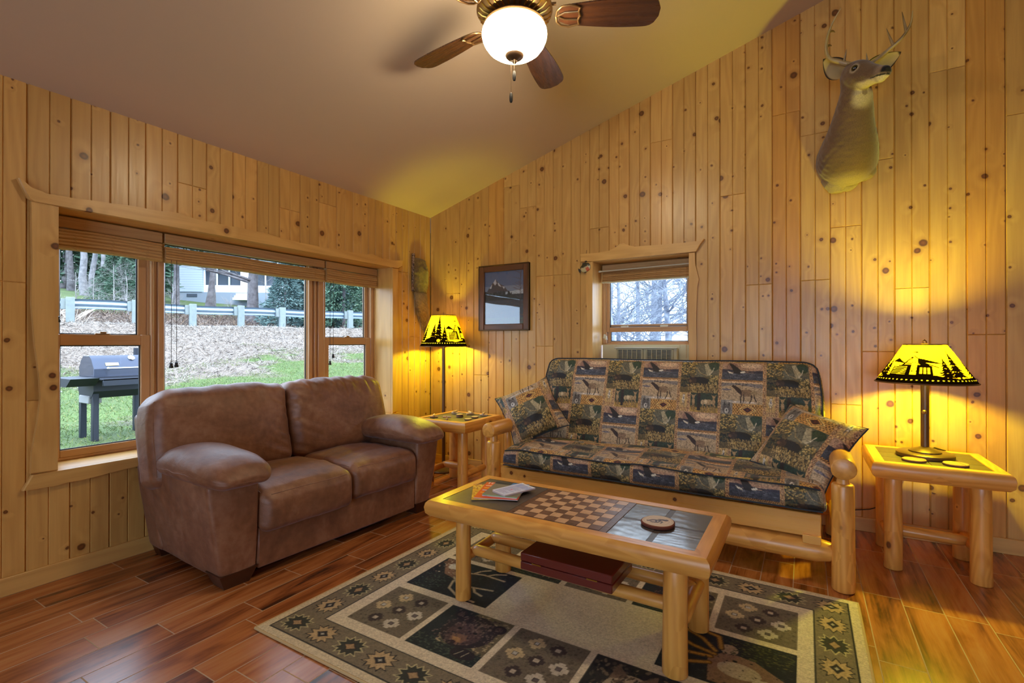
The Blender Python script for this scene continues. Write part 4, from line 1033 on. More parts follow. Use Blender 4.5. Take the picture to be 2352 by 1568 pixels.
# back mattress
hb = (.945, .062, .335); tlt = math.radians(17.5)
cb = (2.425, -.37, .755)
def back_warp(P, N):
    Q = P.copy(); x, y, z = P[..., 0], P[..., 1], P[..., 2]
    fr = np.clip(-N[..., 1], 0, 1)
    q = x / hb[0]; w = z / hb[2]
    Q[..., 1] -= fr * (.022 * np.clip(1 - q ** 4, 0, 1) * np.clip(1 - w ** 4, 0, 1) + .004 * fn(np.stack([x, z, z * 0], -1), 3.5, 41) + .0025 * fn(np.stack([x, z * 1.4, z * 0], -1), 10, 42))
    # rounded upper corners
    c = np.clip((np.abs(x) - (hb[0] - .10)) / .10, 0, 1) * np.clip(w, 0, 1) ** 3
    Q[..., 2] -= .045 * c ** 2
    Q[..., 0] -= np.sign(x) * .035 * np.clip(w, 0, 1) ** 2 * np.clip(np.abs(q), 0, 1) ** 6
    Q[..., 2] += .006 * fn(np.stack([x, y * 0, z * 0], -1), 1.6, 43) * np.clip(w, 0, 1)
    c_, s_ = math.cos(tlt), math.sin(tlt); y2 = Q[..., 1] * c_ + Q[..., 2] * s_; z2 = -Q[..., 1] * s_ + Q[..., 2] * c_
    Q = np.stack([Q[..., 0], y2, z2], -1)
    return Q + V(*cb) - V(*O)
def back_col(P, nm):
    x, y, z = P[..., 0], P[..., 1], P[..., 2]
    if nm in ('-y', '+y'): return clothcol(x + .545 + .40, z + .335 + .24 + .15)
    if nm == '+z': return clothcol(x + .545 + .40, .9 + y)
    return clothcol(y + .1, z + .1)
m = MB(); add_soft(m, hb, (620, 34, 250), .045, warp=back_warp, colf=back_col, skip=('-z', '+y'))
m2 = MB()
backm = m.build('back_mattress', M_futon, fo, ang=180, fixn=False)
m = MB(); add_soft(m, hb, (60, 4, 24), .045, warp=back_warp, colf=back_col, skip=('-z', '+z', '-x', '+x', '-y')); m.build('back_panel', M_futon, backm, ang=180, fixn=False)
m = MB(); pz = np.concatenate([np.stack([np.full(30, -hb[0] + .012), np.linspace(-.30, hb[2] - .03, 30)], 1), np.stack([np.linspace(-hb[0] + .03, hb[0] - .03, 120), np.full(120, hb[2] - .010)], 1), np.stack([np.full(30, hb[0] - .012), np.linspace(hb[2] - .03, -.30, 30)], 1)])
P = np.stack([pz[:, 0], np.full(len(pz), -hb[1] + .010), pz[:, 1]], 1); N = np.tile(V(0, -.7, .3), (len(pz), 1)); m.tube(back_warp(P, N) - V(0, .003, -.001), .0042, 8)
m.build('piping', M_pipe, backm)
# throw pillows
def pillow(label, M, uoff, seed):
    t = thing('throw_pillow', label, 'pillow', M.translation, 0, 'wildlife print throw pillows')
    t.matrix_world = M
    n = 130; s_ = .215; U, W_ = np.meshgrid(np.linspace(-1, 1, n + 1), np.linspace(-1, 1, n + 1), indexing='ij')
    edge = (1 - U ** 2) * (1 - W_ ** 2)
    pinch = 1 - .10 * (1 - np.abs(U) ** 2) * np.abs(W_) ** 3; pinch2 = 1 - .10 * (1 - np.abs(W_) ** 2) * np.abs(U) ** 3
    X = U * s_ * pinch2; Y = W_ * s_ * pinch
    th = .098 * np.clip(edge, 0, 1) ** .5
    P = np.stack([X, Y, X * 0], -1); wr = .0045 * fn(P, 9, seed) * edge ** .3 + .009 * fn(P, 3.5, seed + 1) * edge
    m = MB()
    for sg in (1, -1):
        G = np.stack([X, Y, sg * (th + wr)], -1); m.grid(G, col=clothcol(X * .9 + uoff[0], Y * .9 + uoff[1]), flip=sg < 0)
    cv_ = m.build('cover', M_futon, t, ang=180, fixn=False)
    e = [(i, -1) for i in np.linspace(-1, 1, 24)] + [(1, i) for i in np.linspace(-1, 1, 24)][1:] + [(i, 1) for i in np.linspace(1, -1, 24)][1:] + [(-1, i) for i in np.linspace(1, -1, 24)][1:]
    pts = [(a * s_ * (1 - .10 * (1 - b * b) * abs(a) ** 3), b * s_ * (1 - .10 * (1 - a * a) * abs(b) ** 3), 0) for a, b in e]
    m = MB(); m.tube(pts, .004, 8); m.build('piping', M_pipe, t)
    return t
def basis(c, nrm, up):
    n_ = Vector(nrm).normalized(); u_ = Vector(up); u_ = (u_ - n_ * u_.dot(n_)).normalized(); x_ = u_.cross(n_)
    M = Matrix(((x_[0], u_[0], n_[0], c[0]), (x_[1], u_[1], n_[1], c[1]), (x_[2], u_[2], n_[2], c[2]), (0, 0, 0, 1))); return M
pillow('wildlife print throw pillow tilted on its corner at the left end of the futon', basis((1.53, -.665, .695), (.28, -.80, .50), (-.55, .25, .75)), (.15, .30), 61)
pillow('wildlife print throw pillow leaning at the right end of the futon', basis((3.27, -.705, .635), (-.30, -.72, .62), (.35, .25, .8)), (.42, .62), 71)
# ================================================================ brown leather loveseat
random.seed(31)
so = thing('loveseat', 'two seat brown suede leather loveseat standing under the wide window', 'sofa', (.865, -2.5, 0), math.radians(-3.01))
def cush(name, c, h, n, r, puff, wf, parent=so, mat=None, skip=()):
    def warp(P, N): return wf(P, N) + V(*c)
    m = MB(); add_soft(m, h, n, r, puff, warp=warp, skip=skip); o = m.build(name, mat or M_leather, parent, ang=180, weld=True, fixn=False); return o, warp
def folds(x, y, seed, kx, ky, amp):
    P = np.stack([x * kx, y * ky, x * 0], -1); f = fn(P, 1., seed); return amp * (np.abs(f) ** .7 * np.sign(f))
def mkarm(s0, s1, side):
    h = (.405, (s1 - s0) / 2, .24); c = (-.400, (s0 + s1) / 2, .288)
    def w(P, N):
        Q = P.copy(); t = .5 - .5 * P[..., 2] / h[2]          # 0 top 1 bottom
        outer = np.clip(P[..., 1] * side / h[1], -1, 1) * .5 + .5
        Q[..., 1] -= side * outer * (.075 * t ** 1.4)
        f = np.clip(P[..., 0] / h[0], 0, 1) ** 3
        Q[..., 0] += f * (.012 - .03 * t ** 2) + np.clip(N[..., 0], 0, 1) * .010 * (1 - (P[..., 1] / h[1]) ** 2)
        Q[..., 1] += side * np.clip(N[..., 1] * side, 0, 1) * (.006 * fn(P, 2.2, 5) + folds(P[..., 0] + P[..., 2] * .8, P[..., 2], 8, 9, 2, .0018) * (P[..., 0] < .1))
        Q[..., 0] -= .0 * t
        return Q
    return cush('arm', c, h, (60, 26, 40), .018, (0, 0, 0), w)
mkarm(-.12, .128, -1); mkarm(1.245, 1.46, 1)
# back frame
def wb(P, N):
    Q = P.copy(); t = .5 - .5 * P[..., 2] / .375
    Q[..., 1] -= np.sign(P[..., 1]) * (np.abs(P[..., 1]) / .80) ** 6 * .07 * t ** 1.4
    Q[..., 0] -= (1 - t) * .03 - .02
    return Q
cush('back_frame', (-.735, .67, .43), (.085, .80, .375), (14, 90, 40), .03, (0, 0, 0), wb)
# front rail
m = MB(); G = []
m.box(-.12, -.002, .129, 1.244, .048, .262, .010); m.box(-.66, -.10, .12, 1.25, .06, .24); m.build('front_rail', M_leather, so)
# seat cushions
def seatw(seed, sl):
    def w(P, N):
        Q = P.copy(); x, y, z = P[..., 0], P[..., 1], P[..., 2]; top = np.clip(N[..., 2], 0, 1); fr = np.clip(N[..., 0], 0, 1)
        Q[..., 2] += top * (.020 * np.clip(1 - (y / .29) ** 2, 0, 1) * np.clip(1 - (x / .28) ** 4, 0, 1) + .006 * fn(P, 2.3, seed) + folds(x + .25 * y, y, seed + 2, 9, 3, .0050) * np.clip(1.15 - np.abs(x - .05) / .26, 0, 1))
        Q[..., 0] += fr * (.022 * (1 - (z / .11) ** 2) + folds(y + .3 * z, z, seed + 4, 8, 3, .0060) + .005 * fn(P, 2.5, seed + 6)) * np.clip(1.1 - np.abs(y / .28) ** 6, 0, 1)
        Q[..., 2] -= sl * np.clip(x / .28, 0, 1) ** 2 + .010 * np.clip(x / .28, 0, 1) ** 6
        return Q
    return w
sc, ws = cush('seat_cushion', (-.245, .415, .352), (.285, .283, .108), (80, 80, 34), .050, (0, 0, 0), seatw(3, .018))
sd, wd_ = cush('seat_cushion', (-.255, .972, .356), (.275, .276, .106), (80, 80, 34), .050, (0, 0, 0), seatw(9, .006))
def seam(parent, wf, pts, nrm, r=.0022):
    P = np.array(pts, float); N = np.tile(V(*nrm), (len(P), 1)) if not isinstance(nrm, np.ndarray) else nrm
    m = MB(); m.tube(wf(P, N), r, 6); return m.build('seam', M_leather, parent)
def topseam(o, wf, h, r=.05, ins=.0):
    a, b = h[0], h[1]; k = r * .293; zz = h[2] - k
    q = [(a - k, y, zz) for y in np.linspace(-b + r, b - r, 40)]
    seam(o, wf, q, (.7, 0, .7)); q = [(a - k, y, -h[2] + k) for y in np.linspace(-b + r, b - r, 40)]; seam(o, wf, q, (.7, 0, -.7))
    for sg in (-1, 1): seam(o, wf, [(x, sg * (b - k), zz) for x in np.linspace(-a + r, a - r, 24)], (0, sg * .7, .7))
topseam(sc, ws, (.285, .283, .108)); topseam(sd, wd_, (.275, .276, .106))
# back cushions
tb = math.radians(13)
def backw(seed, side):
    def w(P, N):
        Q = P.copy(); x, y, z = P[..., 0], P[..., 1], P[..., 2]; fr = np.clip(N[..., 0], 0, 1); up = np.clip(N[..., 2], 0, 1)
        q, v = y / .395, z / .262
        Q[..., 0] += fr * (.035 * np.clip(1 - q ** 4, 0, 1) * np.clip(1 - v ** 4, 0, 1) + .013 * fn(P, 2.0, seed))
        ed = np.clip(np.abs(v) * 1.6 - .55, 0, 1); es = np.clip(np.abs(q) * 1.7 - .75, 0, 1)
        Q[..., 0] += fr * (folds(y + .35 * z, z, seed + 1, 11, 1.5, .0090) * ed * (v > 0) + folds(z + .5 * y, y, seed + 2, 12, 3, .0085) * es * (y * side < 0))
        Q[..., 2] += up * (.012 * np.clip(1 - q ** 2, 0, 1) + folds(y + x * .4, x, seed + 3, 9, 2, .007))
        # rounded outer top corner
        c = np.clip((y * side - .27) / .125, 0, 1) * np.clip(v, 0, 1) ** 2; Q[..., 2] -= .055 * c ** 2.2
        Q[..., 1] -= side * np.clip(q * side, 0, 1) ** 3 * .03 * np.clip(v, 0, 1) ** 2
        c_, s_ = math.cos(tb), math.sin(tb)
        return np.stack([Q[..., 0] * c_ - Q[..., 2] * s_, Q[..., 1], Q[..., 0] * s_ + Q[..., 2] * c_], -1)
    return w
for cy, sd_, se in ((.245, -1, 15), (1.055, 1, 27)):
    h = (.115, .398 if sd_ < 0 else .405, .262)
    o, wf = cush('back_cushion', (-.635, cy, .672), h, (36, 110, 90), .065, (0, 0, 0), backw(se, sd_))
    k = .065 * .293
    arc = [(h[0] - k, sd_ * (h[1] - .02), z) for z in np.linspace(-.2, h[2] - .05, 24)]
    seam(o, wf, arc, (.9, sd_ * .3, 0))
    seam(o, wf, [(h[0] - .045, y, h[2] - .008) for y in np.linspace(-h[1] + .05, h[1] - .05, 50)], (.35, 0, .9))
# arm pads
def padw(side, seed):
    def w(P, N):
        Q = P.copy(); x, y, z = P[..., 0], P[..., 1], P[..., 2]; up = np.clip(N[..., 2], 0, 1); u = x / .345
        Q[..., 2] += up * (.012 * fn(P, 1.8, seed) + .030 * np.clip(1 - (y / .165) ** 2, 0, 1) * np.clip(1 - u ** 4, 0, 1))
        sd = np.sqrt(np.clip(1 - np.abs(N[..., 2]), 0, 1)); Q[..., 2] += folds(x + y, y, seed + 3, 12, 6, .0055) * sd
        Q[..., 2] *= 1 - .42 * np.abs(u) ** 3.2 - .18 * np.abs(y / .162) ** 3
        Q[..., 2] -= .030 * np.clip(u, 0, 1) ** 3 + .022 * np.clip(-u, 0, 1) ** 2
        Q[..., 1] *= 1 - .26 * np.abs(u) ** 4
        Q[..., 0] += .02 * np.clip(u, 0, 1) ** 3
        Q[..., 2] = np.where(z < 0, Q[..., 2] * (1) + .012 * np.clip(-z / .06, 0, 1) * 0, Q[..., 2])
        return Q
    return w
for cy, sd_, se in ((.022, -1, 44), (1.315, 1, 51)):
    h = (.350, .168, .068)
    o, wf = cush('arm_pad', (-.255, cy, .572), h, (90, 50, 26), .058, (0, 0, 0), padw(sd_, se))
    zz = -.012
    t = np.linspace(0, 1, 60); pts = []; nn = []
    for a in np.linspace(-PI * .75, PI * .75, 70):
        cx_, cy_ = math.cos(a), math.sin(a)
        e = 6; kk = (abs(cx_) ** e + abs(cy_ ) ** e) ** (-1 / e)
        pts.append((cx_ * kk * (h[0] - .002), cy_ * kk * (h[1] - .002), zz)); nn.append((cx_, cy_, 0))
    seam(o, wf, pts, np.array(nn, float), .0028)
# feet
M_foot = simple('dark_stained_foot', (62, 30, 16), .35, 0, 0, .2, .15, Coat_Weight=.3)
def foot(x, y, a0, a1, b0, b1, zt=.075):
    m = MB(); P = [(x[0], y[0]), (x[1], y[0]), (x[1], y[1]), (x[0], y[1])]; c = V((x[0] + x[1]) / 2, (y[0] + y[1]) / 2)
    lo = [(c[0] + (p - c[0]) * .72, c[1] + (q - c[1]) * .66) for p, q in P]
    m.add([(*p, 0) for p in lo] + [(*p, zt) for p in P], [(3, 2, 1, 0), (4, 5, 6, 7), (0, 1, 5, 4), (1, 2, 6, 5), (2, 3, 7, 6), (3, 0, 4, 7)]); m.build('foot', M_foot, so, ang=30)
foot((-.14, .004), (-.058, .126), 0, 0, 0, 0); foot((-.14, .004), (1.246, 1.395), 0, 0, 0, 0); foot((-.80, -.70), (-.05, .07), 0, 0, 0, 0, .07); foot((-.80, -.70), (1.30, 1.40), 0, 0, 0, 0, .07)
# ================================================================ rug
RO = (1.285, -2.64)
RW, RH = 2.19, 1.525
rc = Cv(RW, RH, .0017, (238, 218, 180))
def rx(x): return x - RO[0]
def ry(y): return y - RO[1]
ol = (138, 124, 100); cr_ = (238, 220, 188); dk = (30, 34, 40)
rc.rect(rx(1.325), rx(3.437), ry(-2.602), ry(-1.150), dk); rc.rect(rx(1.331), rx(3.431), ry(-2.596), ry(-1.156), ol)
rc.rect(rx(1.478), rx(3.302), ry(-2.452), ry(-1.294), dk); rc.rect(rx(1.484), rx(3.296), ry(-2.446), ry(-1.300), cr_)
def motif(cx, cy, kind, ang=0):
    o, i, mid, q = ((214, 200, 150), (62, 62, 52), (60, 46, 42), (186, 152, 110)) if kind else ((30, 34, 40), (206, 176, 130), (66, 56, 52), (196, 188, 170))
    def star(s):
        # stepped serrated diamond, long axis along the band
        h_ = [(1.12, 0), (.66, .22), (1.02, .56), (.58, .50), (.50, .86), (.22, .60), (0, .92)]
        pts = h_ + [(-a, b) for a, b in h_[-2::-1]] + [(-a, -b) for a, b in h_[1:]] + [(a, -b) for a, b in h_[-2:0:-1]]
        c, d = math.cos(ang), math.sin(ang)
        return [(cx + (a * c - b * d) * s, cy + (a * d + b * c) * s) for a, b in pts]
    rc.poly(star(.066), o); rc.poly(star(.057), i)
    def dia(s): c, d = math.cos(ang), math.sin(ang); return [(cx + (a * c - b * d) * s, cy + (a * d + b * c) * s) for a, b in ((-1.1, 0), (-.5, -.35), (0, -.8), (.5, -.35), (1.1, 0), (.5, .35), (0, .8), (-.5, .35))]
    rc.poly(dia(.031), mid); rc.poly(dia(.024), o if not kind else q); rc.poly(dia(.017), mid if not kind else q); rc.poly(dia(.010), q)
bx = rx(1.405); by = ry(-2.527)
n1 = 12
for k in range(n1 + 1):
    x = bx + k * (rx(3.366) - bx) / n1; motif(x, by, k % 2 == 0, 0); motif(x, ry(-1.224), k % 2 == 1, 0)
for k in range(1, 8):
    y = by + k * (ry(-1.224) - by) / 8; motif(bx, y, k % 2 == 0, PI / 2); motif(rx(3.366), y, k % 2 == 0, PI / 2)
def gtile(x0, x1, y0, y1, seed):
    x0, x1, y0, y1 = rx(x0), rx(x1), ry(y0), ry(y1); rc.rect(x0, x1, y0, y1, (124, 111, 92)); W, H = x1 - x0, y1 - y0
    r = random.Random(seed)
    rc.speck(x0 + .01, x1 - .01, y0 + .01, y1 - .01, [(98, 90, 74), (116, 106, 86)], 200, .006, seed)
    for (u, v, k) in ((.2, .5, 1), (.5, .5, 0), (.8, .5, 2), (.35, .2, 0), (.65, .2, 2), (.35, .8, 1), (.65, .8, 0)):
        cx, cy = x0 + u * W, y0 + v * H; s = .033
        if k == 0:
            for a, b in ((1., .35), (.7, .7), (.35, 1.)): rc.rect(cx - s * a, cx + s * a, cy - s * b, cy + s * b, (70, 56, 54))
            rc.rect(cx - .011, cx + .011, cy - .010, cy + .010, (198, 182, 160))
        else:
            cc = (206, 182, 140) if k == 1 else (212, 200, 178)
            for a, b in ((1.15, .38), (.75, .75), (.38, 1.1)): rc.rect(cx - s * a, cx + s * a, cy - s * b, cy + s * b, cc)
            rc.rect(cx - .012, cx + .012, cy - .011, cy + .011, (70, 62, 58)); rc.rect(cx - .009, cx + .009, cy - .008, cy + .008, (200, 196, 186) if k == 1 else (112, 100, 98))
def bear(x0, x1, y0, y1, seed, flip=False):
    x0, x1, y0, y1 = rx(x0), rx(x1), ry(y0), ry(y1); W, H = x1 - x0, y1 - y0; rc.rect(x0, x1, y0, y1, (116, 104, 78)); r = random.Random(seed)
    rc.speck(x0 + .01, x1 - .01, y0 + .01, y1 - .01, [(180, 158, 118), (96, 88, 68), (70, 70, 58), (196, 176, 136)], 420, .007, seed, .5)
    rc.poly([(x0, y0), (x0, y1), (x0 + .45 * W, y1), (x0 + .25 * W, y0 + .4 * H), (x0 + .35 * W, y0)], (34, 42, 44))
    rc.rect(x0, x1, y0, y0 + .22 * H, (38, 46, 44)); rc.speck(x0 + .005, x1 - .01, y0 + .005, y0 + .28 * H, [(62, 74, 66), (90, 96, 78), (30, 36, 38)], 300, .006, seed + 2, .4)
    def p(u, v): return (x0 + u * W, y0 + v * H)
    hd = (44, 36, 40); rc.ell(*p(.56, .58), .36 * W, .36 * H, hd); rc.ell(*p(.24, .86), .09 * W, .10 * H, hd); rc.ell(*p(.88, .80), .10 * W, .10 * H, hd); rc.ell(*p(.24, .86), .05 * W, .05 * H, (92, 72, 66)); rc.ell(*p(.88, .80), .05 * W, .05 * H, (92, 72, 66))
    rc.ell(*p(.54, .50), .24 * W, .24 * H, (84, 62, 62)); rc.poly([p(.40, .46), p(.46, .28), p(.58, .27), p(.66, .38), p(.60, .50)], (132, 98, 80)); rc.poly([p(.44, .40), p(.50, .29), p(.60, .33), p(.55, .41)], (176, 132, 88)); rc.ell(*p(.50, .30), .05 * W, .035 * H, (58, 34, 40)); rc.speck(*[p(.15, 0)[0], p(.92, 0)[0], p(0, .25)[1], p(0, .95)[1]], [(60, 48, 54), (96, 76, 76), (38, 32, 38), (120, 98, 90)], 260, .0042, seed + 8, 1.2); rc.ell(*p(.42, .58), .030 * W, .025 * H, (18, 16, 20)); rc.ell(*p(.66, .58), .030 * W, .025 * H, (18, 16, 20))
    rc.speck(*[p(.32, 0)[0], p(.80, 0)[0], p(0, .62)[1], p(0, .86)[1]], [(110, 86, 80), (60, 46, 50), (130, 108, 96)], 90, .005, seed + 3, 1.6)
    rc.ell(*p(.76, .16), .17 * W, .10 * H, hd); rc.line([p(.68, .10), p(.74, .22)], .003, (190, 176, 150)); rc.line([p(.78, .10), p(.82, .22)], .003, (190, 176, 150))
def elk(x0, x1, y0, y1, seed, warm):
    x0, x1, y0, y1 = rx(x0), rx(x1), ry(y0), ry(y1); W, H = x1 - x0, y1 - y0; rc.rect(x0, x1, y0, y1, (26, 30, 38))
    rc.speck(x0 + .006, x1 - .006, y0 + .006, y1 - .006, [(36, 44, 50), (20, 22, 28), (52, 60, 56)], 380, .007, seed, .5)
    A = (206, 186, 150) if not warm else (190, 140, 52)
    def p(u, v): return (x0 + u * W, y0 + v * H)
    if not warm:
        rc.poly([p(.02, .98), p(.30, .98), p(.44, .70), (p(.40, .45)), p(.22, .52), p(.10, .75)], (140, 104, 84)); rc.ell(*p(.22, .80), .08 * W, .11 * H, (210, 204, 190)); rc.ell(*p(.34, .62), .05 * W, .06 * H, (170, 136, 104)); rc.ell(*p(.30, .70), .014 * W, .02 * H, (20, 18, 20))
        for q in ([(.36, .6), (.46, .72), (.62, .78), (.88, .76)], [(.50, .74), (.54, .86), (.62, .95)], [(.66, .78), (.72, .88), (.82, .95)], [(.36, .5), (.46, .38), (.62, .36), (.88, .44)], [(.50, .37), (.54, .26), (.64, .18)], [(.68, .38), (.74, .28), (.84, .24)], [(.4, .42), (.46, .20), (.62, .08), (.84, .05)]): rc.line([p(*k) for k in q], .015, (150, 132, 108)); rc.line([p(*k) for k in q], .008, A)
        rc.ell(*p(.12, .90), .10 * W, .06 * H, (110, 80, 64), .5); rc.speck(x0 + .02, x0 + .38 * W, y0 + .5 * H, y1 - .01, [(176, 146, 120), (96, 70, 60), (206, 190, 170)], 70, .005, seed + 4, .8)
        rc.speck(x0 + .01, x0 + .35 * W, y0 + .01, y0 + .45 * H, [(74, 88, 80), (52, 66, 62)], 120, .006, seed + 1, .4)
    else:
        rc.poly([p(.40, .05), p(.98, .0), p(.98, .35), p(.70, .62), p(.48, .66), p(.36, .45)], (150, 116, 92)); rc.ell(*p(.60, .36), .16 * W, .14 * H, (198, 178, 150)); rc.ell(*p(.50, .72), .07 * W, .10 * H, (186, 160, 128)); rc.ell(*p(.56, .52), .018 * W, .022 * H, (20, 18, 16)); rc.ell(*p(.80, .22), .10 * W, .10 * H, (212, 196, 170))
        for q in ([(.40, .62), (.28, .80), (.10, .92)], [(.40, .55), (.22, .60), (.04, .72)], [(.38, .48), (.20, .44), (.04, .50)], [(.38, .36), (.22, .26), (.05, .30)], [(.44, .7), (.40, .93), (.20, .99)]): rc.line([p(*k) for k in q], .024, (110, 74, 22)); rc.line([p(*k) for k in q], .013, A)
        rc.speck(x0 + .5 * W, x1 - .01, y0 + .62 * H, y1 - .01, [(80, 82, 50), (56, 60, 40), (104, 96, 60)], 200, .006, seed + 1, .4)
    rc.speck(x0 + .01, x1 - .01, y0 + .01, y1 - .01, [(24, 28, 34)], 60, .005, seed + 5, .6)
def wolf(x0, x1, y0, y1, seed):
    x0, x1, y0, y1 = rx(x0), rx(x1), ry(y0), ry(y1); W, H = x1 - x0, y1 - y0; rc.rect(x0, x1, y0, y1, (40, 38, 38))
    rc.speck(x0 + .01, x1 - .01, y0 + .01, y1 - .01, [(80, 70, 60), (24, 26, 28), (120, 104, 84)], 300, .006, seed, 1.6)
    def p(u, v): return (x0 + u * W, y0 + v * H)
    rc.ell(*p(.5, .5), .28 * W, .32 * H, (176, 156, 128)); rc.poly([p(.25, .66), p(.28, .95), p(.45, .76)], (120, 98, 78)); rc.poly([p(.75, .66), p(.72, .95), p(.55, .76)], (120, 98, 78)); rc.ell(*p(.5, .34), .13 * W, .16 * H, (220, 210, 190)); rc.ell(*p(.5, .30), .04 * W, .04 * H, (20, 18, 18)); rc.ell(*p(.40, .54), .025 * W, .02 * H, (20, 18, 18)); rc.ell(*p(.60, .54), .025 * W, .02 * H, (20, 18, 18)); rc.speck(*[p(.3, 0)[0], p(.7, 0)[0], p(0, .6)[1], p(0, .78)[1]], [(110, 90, 72), (70, 58, 50)], 60, .004, seed, 2)
xs_ = [(1.548, 1.860), (1.887, 2.215), (2.246, 2.556), (2.584, 2.912), (2.940, 3.240)]
ys_ = [(-2.390, -2.078), (-2.030, -1.700), (-1.665, -1.360)]
gtile(*xs_[0], *ys_[0], 1); bear(*xs_[1], *ys_[0], 2); gtile(*xs_[2], *ys_[0], 3); wolf(*xs_[3], *ys_[0], 4); gtile(*xs_[4], *ys_[0], 5)
elk(1.548, 2.028, *ys_[1], 6, False); elk(2.785, 3.242, *ys_[1], 7, True)
gtile(*xs_[0], *ys_[2], 8); bear(*xs_[1], *ys_[2], 9); gtile(*xs_[2], *ys_[2], 10); bear(*xs_[3], *ys_[2], 11); gtile(*xs_[4], *ys_[2], 12)
rc.a = mottled(rc.a, .35, .35)
rc.blur()
def rugwarp(P):
    """slightly skewed and rippled placement on the floor"""
    u = P[..., 0] / RW; v = P[..., 1] / RH; Q = P.copy()
    Q[..., 0] += .10 * v * (1 - u) ** 2 * np.clip(v, 0, 1) * (P[..., 0] < .05) * 0 + .0
    return Q
nx, ny = 640, 448
X, Y = np.meshgrid(np.linspace(0, RW, nx + 1), np.linspace(0, RH, ny + 1), indexing='ij')
edge = np.minimum(np.minimum(X, RW - X), np.minimum(Y, RH - Y))
Zr = .009 * np.clip(edge / .006, 0, 1) ** .5 + .0012 * fn(np.stack([X, Y, X * 0], -1), 1.5, 8) * np.clip(edge / .05, 0, 1) + .002
XX = X + .045 * (1 - X / RW) ** 3 * (Y / RH); YY = Y + .012 * np.sin(X * 1.2) * (Y / RH)
G = np.stack([XX + RO[0], YY + RO[1], np.maximum(Zr, .0015)], -1)
m = MB(); m.grid(G, col=rc.get(X, Y))
rug = thing('area_rug', 'beige and olive woven rug with bear, elk and star patterned panels', 'rug', (0, 0, 0))
m.build('woven_field', M_rugm, rug, ang=180, fixn=False)
e = [(0, 0), (RW, 0), (RW, RH), (0, RH), (0, 0)]
pts = []
for (a, b), (c, d) in zip(e[:-1], e[1:]):
    for t in np.linspace(0, 1, 40)[:-1]:
        x_, y_ = a + (c - a) * t, b + (d - b) * t
        pts.append((x_ + .045 * (1 - x_ / RW) ** 3 * (y_ / RH) + RO[0], y_ + .012 * math.sin(x_ * 1.2) * (y_ / RH) + RO[1], .006))
pts.append(pts[0])
m = MB(); m.tube(pts, .0055, 8, caps=False); m.build('bound_edge', simple('rug_binding', (196, 168, 120), .9, 0, 300, .4), rug)
